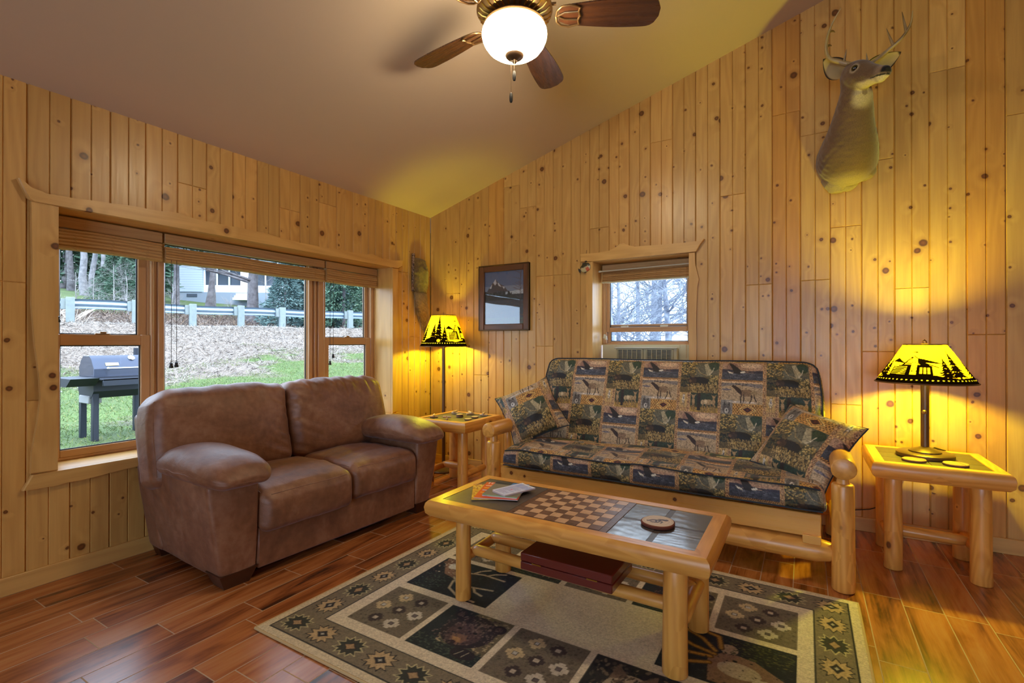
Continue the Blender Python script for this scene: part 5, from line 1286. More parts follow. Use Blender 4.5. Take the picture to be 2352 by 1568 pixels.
# ================================================================ lamps and fan
random.seed(41)
def point(parent, loc, energy, col, rad=.03):
    d = bpy.data.lights.new('bulb_light', 'POINT'); d.energy = energy; d.color = col; d.shadow_soft_size = rad
    o = bpy.data.objects.new('bulb_light', d); COL.objects.link(o); o.parent = parent; o.location = loc; return o
def shade(parent, zb, zt, rb, rt, scene, seed):
    """parchment cone with dark cut-metal silhouettes and a laced rim; canvas u = angle, v = height"""
    U, Hc = 1.2, .30
    c = Cv(U, Hc, .0011, (255, 214, 120)); K = (9, 5, 4)
    # ragged hill base band
    r = random.Random(seed); pts = [(0, 0)]; x = 0
    while x < U: pts.append((x, .062 + .018 * math.sin(x * 14 + seed) + r.uniform(-.004, .004))); x += .02
    pts += [(U, .06), (U, 0)]; c.poly(pts, K)
    def tree(x, y, h, w):
        n = 8; c.rect(x - .005, x + .005, y - .01, y + h * .3, K); rr_ = random.Random(int(x * 999))
        for i in range(n):
            t = i / n; yy = y + h * (.06 + .90 * t); ww = w * (1 - t) ** .9 * rr_.uniform(.85, 1.1)
            c.poly([(x - ww, yy - .012), (x - ww * .62, yy - .001), (x - ww * .30, yy + h * .10), (x, yy + h * .20), (x + ww * .30, yy + h * .10), (x + ww * .62, yy + .001), (x + ww * rr_.uniform(.85, 1.05), yy - .010), (x + ww * .25, yy - .004), (x - ww * .3, yy - .006)], K)
            if i % 2 and i < 6: c.line([(x - ww * .35, yy + .012), (x + ww * .1, yy + .009)], .0022, (255, 214, 120))
    def cabin(x, y, s):
        c.poly([(x - .085 * s, y), (x + .075 * s, y), (x + .078 * s, y + .055 * s), (x - .01 * s, y + .115 * s), (x - .05 * s, y + .06 * s), (x - .085 * s, y + .055 * s)], K)
        for i in range(6): c.line([(x - .08 * s, y + (.008 + i * .009) * s), (x - .02 * s, y + (.006 + i * .009) * s)], .0032 * s, (255, 214, 120))
        for i in range(6): c.line([(x - (.035 - i * .004) * s, y + (.065 + i * .007) * s), (x + (.02 - i * .004) * s + .01, y + (.065 + i * .007) * s)], .003 * s, (255, 214, 120))
        c.rect(x - .004 * s, x + .018 * s, y + .004 * s, y + .108 * s, (255, 214, 120)); c.speck(x - .004 * s, x + .018 * s, y + .006 * s, y + .105 * s, [K], 46, .0022, 5)
        c.rect(x + .03 * s, x + .068 * s, y + .012 * s, y + .048 * s, (255, 214, 120)); c.line([(x + .03 * s, y + .028 * s), (x + .068 * s, y + .028 * s)], .004 * s, K)
        for q in (.042, .056): c.line([(x + q * s, y + .012 * s), (x + q * s, y + .048 * s)], .0035 * s, K)
        c.line([(x + .0 * s, y + .118 * s), (x + .05 * s, y + .075 * s), (x + .10 * s, y + .05 * s)], .005 * s, K)
        c.poly([(x - .02 * s, y + .14 * s), (x + .02 * s, y + .135 * s), (x + .01 * s, y + .146 * s)], K)
    def ridge(x0, x1, y): c.poly([(x0, y), (x0 + (x1 - x0) * .35, y + .028), (x0 + (x1 - x0) * .5, y + .022), (x1, y - .012), (x0 + (x1 - x0) * .5, y - .004)], K)
    for k in range(2):
        o = k * .6
        tree(o + .075, .055, .17, .060); tree(o + .13, .055, .235, .070); tree(o + .19, .05, .15, .05); ridge(o + .20, o + .30, .165); ridge(o + .30, o + .50, .165)
        cabin(o + .34, .064, 1.25); tree(o + .50, .05, .15, .05); tree(o + .555, .05, .20, .06)
        c.poly([(o + .46, .085), (o + .47, .092), (o + .478, .085), (o + .485, .090), (o + .474, .080)], K); c.ell(o + .135, .055, .016, .014, (255, 190, 90))
    for i in range(60): c.ell(i * .02 + .01, .030, .0042, .0034, (255, 240, 180))
    c.rect(0, U, 0, .012, K)
    for i in range(90): a = i * U / 90; c.line([(a, .30), (a + U / 180, .286), (a + U / 90, .30)], .0022, K)
    n, k = 420, 110; a = np.arange(n) / n * 2 * PI; t = np.linspace(0, 1, k)
    R = rb + (rt - rb) * t; G = np.stack([R[:, None] * np.cos(a), R[:, None] * np.sin(a), np.broadcast_to((zb + (zt - zb) * t)[:, None], (k, n))], -1)
    sc_ = c.get(np.broadcast_to(((a / (2 * PI)) * U)[None] * .999 + scene * 0, (k, n)), np.broadcast_to((t * Hc)[:, None] * .999, (k, n)))
    m = MB(); m.grid(G, col=np.roll(sc_, int(scene), axis=1), loop=True); o = m.build('lamp_shade', M_shade, parent, ang=180, fixn=False)
    m = MB(); m.tube([(rb * math.cos(x), rb * math.sin(x), zb) for x in np.linspace(0, 2 * PI, 80)], .004, 8, False); m.build('bottom_rim', M_bronze, o); m = MB(); m.tube([(rt * math.cos(x), rt * math.sin(x), zt) for x in np.linspace(0, 2 * PI, 60)], .003, 8, False); m.build('top_rim', M_bronze, o)
    return o
tl = thing('table_lamp', 'bronze table lamp with a cabin silhouette shade on the right end table', 'lamp', (3.835, -.36, ZE))
z = -ZE
m = MB(); m.lathe([(.001, 0), (.125, 0), (.128, .006), (.128, .022), (.122, .027), (.001, .028)], 48); m.build('wood_base', M_bronze, tl)
m = MB(); m.lathe([(.001, .028), (.072, .028), (.072, .034), (.055, .044), (.030, .052), (.020, .058), (.001, .058)], 40); m.build('base', M_bronze, tl)
m = MB(); m.tube([(0, 0, .05), (0, 0, .53)], .019, 20); m.build('pole', M_bronze, tl)
m = MB(); m.ball((-.006, -.023, .25), .011); m.tube([(-.004, -.015, .25), (-.006, -.023, .25)], .004, 8); m.build('switch_knob', M_pewter, tl)
shade(tl, .985 + z, 1.192 + z, .222, .093, 164, 3)
m = MB(); m.lathe([(.001, 1.188 + z), (.014, 1.19 + z), (.015, 1.198 + z), (.010, 1.20 + z), (.010, 1.212 + z), (.005, 1.216 + z), (.001, 1.222 + z)], 16); m.tube([(-.093, 0, 1.188 + z), (.093, 0, 1.188 + z)], .002, 6); m.tube([(0, -.093, 1.188 + z), (0, .093, 1.188 + z)], .002, 6); m.build('finial', M_pewter, tl)
m = MB(); m.lathe([(.013, .52), (.015, .53), (.015, .56), (.013, .565)], 16); m.build('socket', M_brass, tl)
m = MB(); m.tube([(0, .125, .01), (.04, .20, .022), (.09, .215, .012), (.13, .235, .004), (.10, .33, .0015), (.02, .345, -.05), (-.06, .33, -.20), (-.10, .325, -.36), (-.22, .32, -.42), (-.40, .325, -.462), (-.60, .33, -.47)], .0032, 8); m.build('power_cord', M_cord, tl)
point(tl, (0, 0, 1.105 + z), 58, (.97, .92, .03), .035)
fl = thing('floor_lamp', 'bronze floor lamp with a pine tree silhouette shade in the corner', 'lamp', (.335, -.205, 0))
m = MB(); m.lathe([(.001, 0), (.125, 0), (.13, .008), (.125, .018), (.03, .032), (.016, .045), (.001, .046)], 40); m.build('base', M_bronze, fl)
m = MB(); m.tube([(0, 0, .04), (0, 0, 1.19)], .016, 16); m.tube([(0, 0, .825), (0, 0, .832)], .020, 16); m.tube([(0, 0, .838), (0, 0, .845)], .020, 16); m.build('pole', M_bronze, fl)
shade(fl, 1.170, 1.462, .220, .114, 297, 7)
m = MB(); m.lathe([(.001, 1.455), (.010, 1.458), (.011, 1.468), (.007, 1.47), (.007, 1.485), (.003, 1.49), (.001, 1.495)], 14); m.tube([(-.114, 0, 1.456), (.114, 0, 1.456)], .002, 6); m.tube([(0, -.114, 1.456), (0, .114, 1.456)], .002, 6); m.build('finial', M_pewter, fl)
point(fl, (0, 0, 1.25), 14, (.97, .92, .03), .035)
# ---------------------------------------------------------------- ceiling fan
FX, FY = 2.068, -1.825
fan = thing('ceiling_fan', 'brass ceiling fan with dark wood blades and lit alabaster bowl', 'fan', (FX, FY, 0))
zc = ceil_z(FX)
m = MB(); m.lathe([(.001, zc - .10), (.03, zc - .10), (.06, zc - .075), (.072, zc - .04), (.075, zc + .025)], 32); m.build('ceiling_canopy', M_pewter, fan)
m = MB(); m.tube([(0, 0, zc - .09), (0, 0, 2.88)], .013, 14); m.build('down_rod', M_pewter, fan)
m = MB(); m.lathe([(.001, 2.90), (.05, 2.90), (.11, 2.885), (.160, 2.85), (.180, 2.82), (.183, 2.795), (.172, 2.783), (.158, 2.770), (.10, 2.752), (.001, 2.750)], 48); hub = m.build('motor_housing', M_pewter, fan)
m = MB()
for i in range(30):
    a = i / 30 * 2 * PI; c_, s_ = math.cos(a), math.sin(a)
    m.tube([(c_ * .174, s_ * .174, 2.783), (c_ * .155, s_ * .155, 2.767), (c_ * .118, s_ * .118, 2.757)], .0045, 6)
m.build('cast_ribs', M_brass, hub)
m = MB(); m.lathe([(.10, 2.755), (.105, 2.748), (.10, 2.738), (.115, 2.733), (.146, 2.730), (.149, 2.724), (.144, 2.718)], 48); m.build('light_fitter', M_pewter, fan)
bowlp = [(.140, 2.720), (.149, 2.712), (.155, 2.698), (.157, 2.682), (.154, 2.664), (.145, 2.642), (.128, 2.618), (.104, 2.600), (.070, 2.588), (.030, 2.583)]
m = MB(); m.lathe(bowlp[::-1], 56); m.build('light_bowl', M_bowl, fan, ang=180)
m = MB(); m.lathe([(.001, 2.545), (.006, 2.546), (.011, 2.552), (.012, 2.559), (.022, 2.566), (.036, 2.572), (.045, 2.581), (.047, 2.590)], 32); m.build('bowl_finial', M_bronze, fan)
point(fan, (0, 0, 2.66), 4, (1., .82, .60), .06)
for dx, dy, zl in ((-.012, -.012, 2.355), (.006, -.012, 2.455)):
    m = MB(); m.tube([(dx, dy, 2.575), (dx, dy, zl + .05)], .0013, 6); ch = m.build('pull_chain', M_bronze, fan)
    m = MB(); m.lathe([(.001, zl), (.006, zl + .003), (.008, zl + .012), (.0085, zl + .030), (.006, zl + .046), (.001, zl + .050)], 14, (dx, dy, 0)); m.build('pull_knob', M_black, ch)
# blades
def blade(ang):
    R0, R1 = .215, .69
    n = 30; u = np.linspace(0, 1, n); rr = R0 + (R1 - R0) * u
    w = .048 + .030 * np.sin(np.clip(u * 1.1, 0, 1) * PI * .62) ; 
    tip = np.clip((u - .86) / .14, 0, 1); w = w * np.sqrt(np.clip(1 - tip ** 2.6 * .92, 0, 1)); st = np.clip(1 - u / .12, 0, 1); w = w * (1 - .35 * st ** 2)
    pit = math.radians(13); top, bot = [], []
    tc = []
    rows = []
    for sx in (-1, -.6, 0, .6, 1):
        rows.append(np.stack([rr, sx * w, np.zeros(n)], 1))
    G = np.stack(rows, 1); m = MB()
    def tf(G, dz):
        y = G[..., 1]; return np.stack([G[..., 0], y * math.cos(pit), -y * math.sin(pit) + 2.775 + dz], -1)
    off = random.random() * 9; tcx = np.stack([G[..., 1] + off, G[..., 1] * 0, G[..., 0] + off], -1)
    m.grid(tf(G, .003), tc=tcx); m.grid(tf(G, -.003), tc=tcx, flip=True)
    for k in (0, -1):
        e = np.stack([tf(G[:, k], .003), tf(G[:, k], -.003)], 1); m.grid(e, flip=k == 0)
    for k in (0, -1): e = np.stack([tf(G[k], .003), tf(G[k], -.003)], 1); m.grid(e)
    M = Matrix.Rotation(ang, 4, 'Z'); m.xf(M); b = m.build('blade', M_blade, fan, ang=50)
    # cast blade iron: arm plus open shield on the underside
    m = MB(); zz = 2.775
    m.tube([(.12, 0, 2.775), (.16, 0, 2.828), (.20, 0, 2.829)], [.012, .009, .008], 10)
    sh = [(.200, 0), (.205, .030), (.225, .052), (.262, .060), (.300, .050), (.312, .046), (.306, .022), (.315, 0), (.306, -.022), (.312, -.046), (.300, -.050), (.262, -.060), (.225, -.052), (.205, -.030), (.200, 0)]
    P = [(x, y * math.cos(pit), -y * math.sin(pit) + zz - .007) for x, y in sh]; m.tube(P, .0052, 8, False)
    P = [(x, y * math.cos(pit), -y * math.sin(pit) + zz - .007) for x, y in [(.205, .0), (.24, .018), (.27, .020), (.306, .022)]]; m.tube(P, .0045, 8)
    P = [(x, y * math.cos(pit), -y * math.sin(pit) + zz - .007) for x, y in [(.205, .0), (.24, -.018), (.27, -.020), (.306, -.022)]]; m.tube(P, .0045, 8)
    m.xf(M); m.build('blade_iron', M_pewter, fan)
for k in range(5): blade(math.radians(28 + 72 * k))
# ================================================================ blinds, air conditioner, wall things
random.seed(51)
def blind(label, P, u0, u1, d0, z1, zs, zb, gap, loc, cords, group=None):
    """P(u, depth, z); roman woven shade pulled up"""
    t = thing('woven_blind', label, 'blind', loc, 0, group); o = V(*loc)
    def bx(m, a, b, e, f, c, d, bev=.002):
        p, q = P(a, e, c), P(b, f, d); m.box(min(p[0], q[0]) - o[0], max(p[0], q[0]) - o[0], min(p[1], q[1]) - o[1], max(p[1], q[1]) - o[1], c - o[2], d - o[2], bev)
    m = MB(); bx(m, u0, u1, d0 - .004, d0 + .04, zs + gap, z1); m.build('head_rail', M_bamboo, t, smooth=False)
    # stacked folds: scalloped section
    n = 6; prof = []
    for i in range(n + 1):
        zz = zs - (zs - zb) * i / n; prof.append((d0 + .000 + .003 * (i % 2) - .002 * i / n, zz))
        if i < n: prof.append((d0 - .010 - .002 * i / n, zz - (zs - zb) / n * .6))
    prof += [(d0 + .035, zb), (d0 + .035, zs)]
    k = 40; us = np.linspace(u0 + .004, u1 - .004, k)
    G = np.array([[np.array(P(u, d + .0025 * math.sin(u * 31 + zz * 90), zz + .003 * math.sin(u * 9))) - o for d, zz in prof] for u in us])
    m = MB(); m.grid(G, loop=True); m.add(G[0], [list(range(len(prof)))]); m.add(G[-1], [list(range(len(prof)))[::-1]]); st = m.build('folded_shade', M_bamboo, t, ang=60)
    m = MB(); nc = max(3, int((u1 - u0) / .17))
    for i in range(nc):
        u = u0 + (u1 - u0) * (i + .5) / nc
        for j in range(5): zz = zs - (zs - zb) * (j + .5) / 5; p = np.array(P(u - .008, d0 - .013, zz)) - o; q = np.array(P(u + .008, d0 - .013, zz - .010)) - o; m.tube([p, (p + q) / 2 + (np.array(P(0, -.003, 0)) - np.array(P(0, 0, 0))), q], .0010, 5)
    m.build('stitching', M_string, st)
    for (u, dd, ztop, zbot, knob, mt) in cords:
        m = MB(); p0, p1 = np.array(P(u, dd, ztop)) - o, np.array(P(u, dd, zbot)) - o; m.tube([p0, (p0 + p1) / 2, p1], .0016, 6); c = m.build('pull_cord', mt, t)
        if knob:
            m = MB(); m.lathe([(.001, -.034), (.011, -.034), (.012, -.024), (.008, -.016), (.009, -.004), (.004, 0), (.001, 0)], 14, tuple(p1)); m.build('cord_tassel', M_black if mt is M_cord else M_white, c)
    return t
gA = 'woven blinds of the wide window'
blind('woven bamboo blind pulled up over the left sash of the wide window', PA, -2.868, -2.352, .165, 1.884, 1.820, 1.708, .004, (-.17, -2.61, 1.75), [(-2.853, .15, 1.71, 1.345, True, M_cord), (-2.405, .150, 1.71, .80, False, M_string)], gA)
blind('woven bamboo blind pulled up over the large middle pane', PA, -2.338, -1.150, .165, 1.884, 1.806, 1.708, .020, (-.17, -1.74, 1.75), [(-2.312, .14, 1.72, 1.078, True, M_cord), (-2.282, .14, 1.72, 1.082, True, M_cord), (-1.165, .150, 1.72, .80, False, M_string)], gA)
blind('woven bamboo blind pulled up over the right sash of the wide window', PA, -1.136, -.566, .165, 1.884, 1.822, 1.712, .004, (-.17, -.85, 1.75), [(-1.114, .14, 1.72, 1.052, True, M_cord), (-1.083, .14, 1.72, 1.110, True, M_cord), (-.60, .150, 1.72, .80, False, M_string)], gA)
bl = blind('woven bamboo blind pulled up over the small back window', PB, 1.772, 2.512, .165, 1.866, 1.806, 1.722, .0, (2.13, .17, 1.76), [(1.795, .15, 1.72, 1.275, True, M_string), (1.810, .15, 1.72, 1.262, True, M_string), (2.47, .14, 1.80, 1.08, False, M_string)])
m = MB(); m.box(1.770 - 2.13, 2.514 - 2.13, .148 - .17, .176 - .17, 1.712 - 1.76, 1.724 - 1.76, .003); m.build('bottom_rail', M_offwhite, bl)
cr2 = thing('curtain_rod', 'thin white tension rod across the small back window', 'rod', (2.13, .12, 1.815))
m = MB(); m.tube([(-.37, 0, -.006), (.385, 0, .004)], .005, 10); m.build('rod', M_white, cr2); m = MB(); m.tube([(-.374, 0, -.006), (-.35, 0, -.006)], .008, 10); m.tube([(.365, 0, .004), (.388, 0, .004)], .008, 10); m.build('end_cap', M_white, cr2)
# air conditioner in the lower part of window 2
ac = thing('air_conditioner', 'off white window air conditioner with two louvred grilles in the small window', 'air conditioner', (2.14, .15, .80))
def bxl(m, o, x0, x1, y0, y1, z0, z1, b=.002, **k): m.box(x0 - o[0], x1 - o[0], y0 - o[1], y1 - o[1], z0 - o[2], z1 - o[2], b, **k)
o = (2.14, .15, .80)
m = MB(); bxl(m, o, 1.90, 2.40, .135, .45, .81, 1.160, .006); m.build('case', M_offwhite, ac)
m = MB(); bxl(m, o, 1.762, 1.90, .195, .21, .80, 1.187); bxl(m, o, 2.40, 2.515, .195, .21, .80, 1.187); bxl(m, o, 1.88, 2.41, .19, .205, 1.155, 1.187); m.build('filler_panel', M_offwhite, ac)
m = MB(); bxl(m, o, 1.895, 2.405, .105, .14, 1.156, 1.168, .003); m.build('top_lip', M_white, ac)
for a, b in ((1.912, 2.133), (2.153, 2.372)):
    m = MB(); bxl(m, o, a, b, .128, .137, 1.066, 1.150, .002); g = m.build('grille_recess', M_grille, ac)
    m = MB()
    for i in range(7): zz = 1.074 + i * .0112; m.add([(a + .008 - o[0], .120 - o[1], zz - o[2]), (b - .008 - o[0], .120 - o[1], zz - o[2]), (b - .008 - o[0], .130 - o[1], zz + .004 - o[2]), (a + .008 - o[0], .130 - o[1], zz + .004 - o[2])], [(0, 1, 2, 3)])
    for i in range(6): xx = a + .012 + i * (b - a - .024) / 5; bxl(m, o, xx - .002, xx + .002, .119, .128, 1.070, 1.146, 0)
    for q in ((a, b, 1.064, 1.070), (a, b, 1.146, 1.152)): bxl(m, o, q[0], q[1], .118, .130, q[2], q[3], .001)
    bxl(m, o, a, a + .006, .118, .130, 1.064, 1.152, .001); bxl(m, o, b - .006, b, .118, .130, 1.064, 1.152, .001); m.build('louvres', M_offwhite, g)
# framed picture
px0, px1, pz0, pz1 = .612, 1.158, 1.315, 1.925
o = (.885, 0, pz0)
pic = thing('framed_picture', 'carved dark wood framed mountain print under glass on the back wall', 'picture', o)
fw = .062
for nm, q in (('frame_side', (px0, px0 + fw, pz0, pz1)), ('frame_side', (px1 - fw, px1, pz0, pz1)), ('frame_rail', (px0 + fw, px1 - fw, pz0, pz0 + fw)), ('frame_rail', (px0 + fw, px1 - fw, pz1 - fw, pz1))):
    m = MB(); bxl(m, o, q[0], q[1], -.030, -.002, q[2], q[3], .006); m.build(nm, M_frame, pic)
m = MB()
for q in ((px0, px0 + .012, pz0, pz1), (px1 - .012, px1, pz0, pz1), (px0, px1, pz0, pz0 + .012), (px0, px1, pz1 - .012, pz1)): bxl(m, o, q[0], q[1], -.034, -.004, q[2], q[3], .004)
m.build('outer_moulding', simple('bronze_moulding', (92, 70, 46), .35, .5), pic)
W_, H_ = px1 - px0 - 2 * fw, pz1 - pz0 - 2 * fw
c = Cv(W_, H_, .002, (96, 118, 150)); c.rect(0, W_, H_ * .72, H_, (84, 108, 146)); c.rect(0, W_, H_ * .62, H_ * .72, (120, 138, 164))
c.poly([(0, H_ * .55), (W_ * .10, H_ * .68), (W_ * .22, H_ * .80), (W_ * .28, H_ * .86), (W_ * .36, H_ * .78), (W_ * .5, H_ * .72), (W_ * .62, H_ * .60), (W_, H_ * .62), (W_, H_ * .5), (0, H_ * .5)], (74, 72, 78))
for q in ([(.22, .79), (.28, .86), (.31, .78), (.27, .74)], [(.33, .79), (.36, .78), (.44, .70), (.36, .73)], [(.12, .69), (.19, .76), (.17, .68)], [(.45, .72), (.52, .70), (.5, .66)]): c.poly([(a * W_, b * H_) for a, b in q], (196, 200, 210))
c.poly([(W_ * .5, H_ * .60), (W_, H_ * .64), (W_, H_ * .56), (W_ * .55, H_ * .55)], (186, 196, 206))
c.rect(0, W_, H_ * .44, H_ * .56, (38, 44, 42)); c.speck(0, W_ * .7, H_ * .50, H_ * .60, [(30, 36, 36), (44, 50, 44)], 60, .010, 3, 1.6); c.rect(0, W_, 0, H_ * .45, (58, 64, 74)); c.rect(0, W_, 0, H_ * .12, (70, 84, 70)); c.speck(0, W_, 0, H_ * .42, [(50, 56, 66), (66, 72, 82), (84, 70, 66)], 120, .014, 4, .4)
r = random.Random(2); c.line([(W_ * .9, 0), (W_ * .9, H_ * .55), (W_ * .93, H_ * .98)], .004, (52, 40, 40))
for i in range(46): a = r.uniform(.45, .98); c.line([(W_ * .91, H_ * a), (W_ * (.91 + r.uniform(-.2, .08)), H_ * min(1, a + r.uniform(.02, .10)))], .002, (86, 70, 76))
M_ = Matrix.Translation((0, -.010, (pz1 - pz0) / 2)) @ Matrix.Rotation(PI / 2, 4, 'X')
pr = paint_sheet(c.blur(), M_, -W_ / 2, W_ / 2, -H_ / 2, H_ / 2, .004, 'print', M_print, pic)
m = MB(); m.add([(-W_ / 2, -.014, fw), (W_ / 2, -.014, fw), (W_ / 2, -.014, pz1 - pz0 - fw), (-W_ / 2, -.014, pz1 - pz0 - fw)], [(0, 1, 2, 3)]); m.build('glass', M_picglass, pic, smooth=False, fixn=False)
# fish ornament
o = (1.695, -.028, 1.83)
fi = thing('fish_ornament', 'small painted sunfish ornament hanging beside the small window casing', 'ornament', o)
n, k = 40, 20; a = np.linspace(0, 2 * PI, n, endpoint=False); t = np.linspace(0, 1, k)
def fsh(u):  # half height along length -1..1
    return .034 * math.sqrt(max(0, 1 - u * u)) ** .9
G = []
for u in np.linspace(-1, 1, 24):
    h_ = fsh(u) + .002; G.append([(u * .046, math.cos(x) * h_ * .28, math.sin(x) * h_) for x in np.linspace(0, 2 * PI, 24, endpoint=False)])
G = np.array(G); zz, xx = G[..., 2], G[..., 0]
cc = np.zeros(G.shape); cc[:] = lin((190, 176, 130)); cc[zz > .008] = lin((52, 46, 26)); cc[(zz < .0) & (xx > 0) & (xx < .028)] = lin((190, 84, 40)); cc[(zz < .006) & (zz > -.012) & (xx > .026)] = lin((206, 206, 180)); cc[(xx > .026) & (zz > -.002) & (zz < .008)] = lin((90, 96, 84))
Mf = Matrix.Rotation(math.radians(-24), 4, 'Y') if False else Matrix.Rotation(math.radians(24), 4, 'Y')
Mf = Matrix.Rotation(math.radians(-22), 4, 'Y')
m = MB(); m.grid(G, col=cc, loop=True); m.xf(Mf); m.build('fish_body', M_paint, fi, fixn=False)
M_fin = simple('dark_fin', (44, 40, 34), .5)
m = MB(); m.prism([(-.040, 0), (-.062, .022), (-.066, .004), (-.066, -.010), (-.060, -.024)], -.002, .002); m.xf(Mf); m.build('tail_fin', M_fin, fi)
m = MB(); m.prism([(-.02, .028), (-.012, .044), (.016, .040), (.022, .026)], -.002, .002); m.xf(Mf); m.build('back_fin', M_fin, fi)
m = MB(); m.prism([(-.02, -.026), (-.024, -.040), (-.004, -.036), (.0, -.030)], -.002, .002); m.xf(Mf); m.build('belly_fin', M_fin, fi)
m = MB(); m.tube([(.004, 0, .034), (.004, 0, .06), (.008, .004, .145)], .0016, 6); m.box(-.006, .014, -.004, .004, .048, .056, .001); m.build('hanging_string', M_cord, fi)
# wall hung hide and stick (left wall, in the corner)
o = (0, -.20, 1.7)
pl = thing('animal_pelt', 'tan furry animal pelt with long tail hanging in the corner of the left wall', 'pelt', o)
def furtube(path, rx_, ry_, seed, cols):
    n = len(path); G = []; C_ = []
    path = np.array(path, float)
    ts = np.linspace(0, n - 1, 40); P = np.stack([np.interp(ts, range(n), path[:, i]) for i in range(3)], 1); RX_ = np.interp(ts, range(n), rx_); RY_ = np.interp(ts, range(n), ry_)
    cc = np.stack([np.interp(ts, range(n), [lin(c_)[i] for c_ in cols]) for i in range(3)], 1)
    a = np.arange(36) / 36 * 2 * PI
    for i in range(40):
        ring = np.stack([np.cos(a) * RX_[i], np.sin(a) * RY_[i], a * 0], 1) + P[i]; w = .12 * fn(ring, 14, seed) + .10 * fn(ring, 40, seed + 1)
        ring = P[i] + (ring - P[i]) * (1 + w)[:, None]; G.append(ring); C_.append(np.tile(cc[i], (36, 1)) * (1 + .35 * fn(ring, 30, seed + 3))[:, None].clip(.3, 1.5))
    return np.array(G), np.array(C_)
G1, C1 = furtube([(.015, -.005, .33), (.04, -.005, .31), (.05, .0, .20), (.05, .005, .08), (.045, .0, .0), (.02, 0, -.03)], [.006, .030, .042, .044, .038, .01], [.03, .072, .092, .090, .075, .02], 3, [(120, 96, 50), (132, 104, 52), (120, 98, 58), (126, 104, 64), (116, 98, 66), (90, 76, 50)])
G2, C2 = furtube([(.03, .0, .03), (.04, .01, -.02), (.04, .02, -.12), (.04, .045, -.22), (.035, .09, -.32), (.03, .125, -.385), (.02, .14, -.415)], [.02, .036, .038, .036, .03, .018, .004], [.04, .075, .080, .072, .055, .028, .006], 5, [(150, 130, 96), (158, 138, 100), (156, 128, 80), (150, 112, 50), (120, 90, 40), (50, 40, 28), (30, 26, 20)])
m = MB(); m.grid(G1, col=C1, loop=True); m.grid(G2, col=C2, loop=True); m.build('pelt_fur', M_fur, pl, ang=180, fixn=False)
def strands(G, count, L, seed, flow, name='fur_strands'):
    base = G.reshape(-1, 3); cen = G.mean(1, keepdims=True); nn = (G - cen); nn = (nn / np.linalg.norm(nn, axis=-1, keepdims=True)).reshape(-1, 3)
    return base, nn
for G_, nm, cl, fl_ in ((G1, 'body', (150, 124, 70), (0, 0, -.8)), (G2, 'tail', (176, 150, 96), (0, .2, -1))):
    b_, n_ = strands(G_, 0, 0, 0, None); o_ = fur_strands('guard_hair', simple('hair_' + nm, cl, .8), np.repeat(b_, 3, 0) + np.random.RandomState(2).normal(size=(len(b_) * 3, 3)) * .003, np.repeat(n_, 3, 0), .024, 2600, 4, pl, V(*fl_), .0018); o_['kind'] = 'stuff'
stk = thing('birch_stick', 'short birch stick with mottled bark hung beside the pelt', 'stick', (.02, -.275, 1.88))
m = MB(); m.log((0, -.002, -.183), (0, .0, .185), .0165, chamf=.003, wob=.06, seg=18)
N = NT('birch_bark'); tc = N.attr('tc').outputs[1]; f = N.noise(N.vm('MULTIPLY', tc, (60, 60, 90)), 1., 4, .6); N.P(Base_Color=N.ramp(f, (.42, (.04, .025, .015)), (.5, (.20, .12, .07)), (.62, (.42, .30, .2))), Roughness=.7); N.bump(f, .6, .004)
m.build('stick', N.m, stk)
# small glass things on the window sill
t = thing('glass_dish', 'small clear glass dish on the right end of the wide window sill', 'dish', (-.10, -.63, .5565))
m = MB(); m.lathe([(.001, .002), (.028, .002), (.045, .014), (.047, .016), (.030, .0), (.001, 0)], 24); m.build('dish', simple('clear_glass', (200, 210, 214), .1, 0, Transmission_Weight=.8), t)
# ================================================================ mounted deer head
random.seed(61)
DX, DY, DZ = 3.53, 0, 2.45
deer = thing('deer_head_mount', 'mounted whitetail deer head and shoulders with antlers on the back wall', 'deer mount', (DX, DY, DZ))
def loft(secs, seg=40):
    """secs: list of (centre, axis normal, up, half width, half height, superness, lower flatten)"""
    G = []
    for c, n_, u_, w_, h_ in secs:
        n_ = Vector(n_).normalized(); u_ = Vector(u_); u_ = (u_ - n_ * u_.dot(n_)).normalized(); s_ = n_.cross(u_)
        a = np.arange(seg) / seg * 2 * PI
        G.append([np.array(c) + math.cos(x) * w_ * np.array(s_) + math.sin(x) * h_ * np.array(u_) for x in a])
    return np.array(G)
def closed(m, G):
    m.grid(G, loop=True); k = G.shape[1]; m.add(G[0], [list(range(k))[::-1]]); m.add(G[-1], [list(range(k))])
def smoothsecs(S, n):
    k = len(S); ts = np.linspace(0, k - 1, n); out = []
    def cr(vals):
        vals = np.array(vals, float); r = []
        for t in ts:
            i = min(int(t), k - 2); f = t - i; p0, p1, p2, p3 = vals[max(i - 1, 0)], vals[i], vals[i + 1], vals[min(i + 2, k - 1)]
            r.append(.5 * ((2 * p1) + (-p0 + p2) * f + (2 * p0 - 5 * p1 + 4 * p2 - p3) * f * f + (-p0 + 3 * p1 - 3 * p2 + p3) * f ** 3))
        return np.array(r)
    C, N_, U_, W_, H_ = (cr([s[i] for s in S]) for i in range(5))
    return list(zip(C, N_, U_, W_, H_))
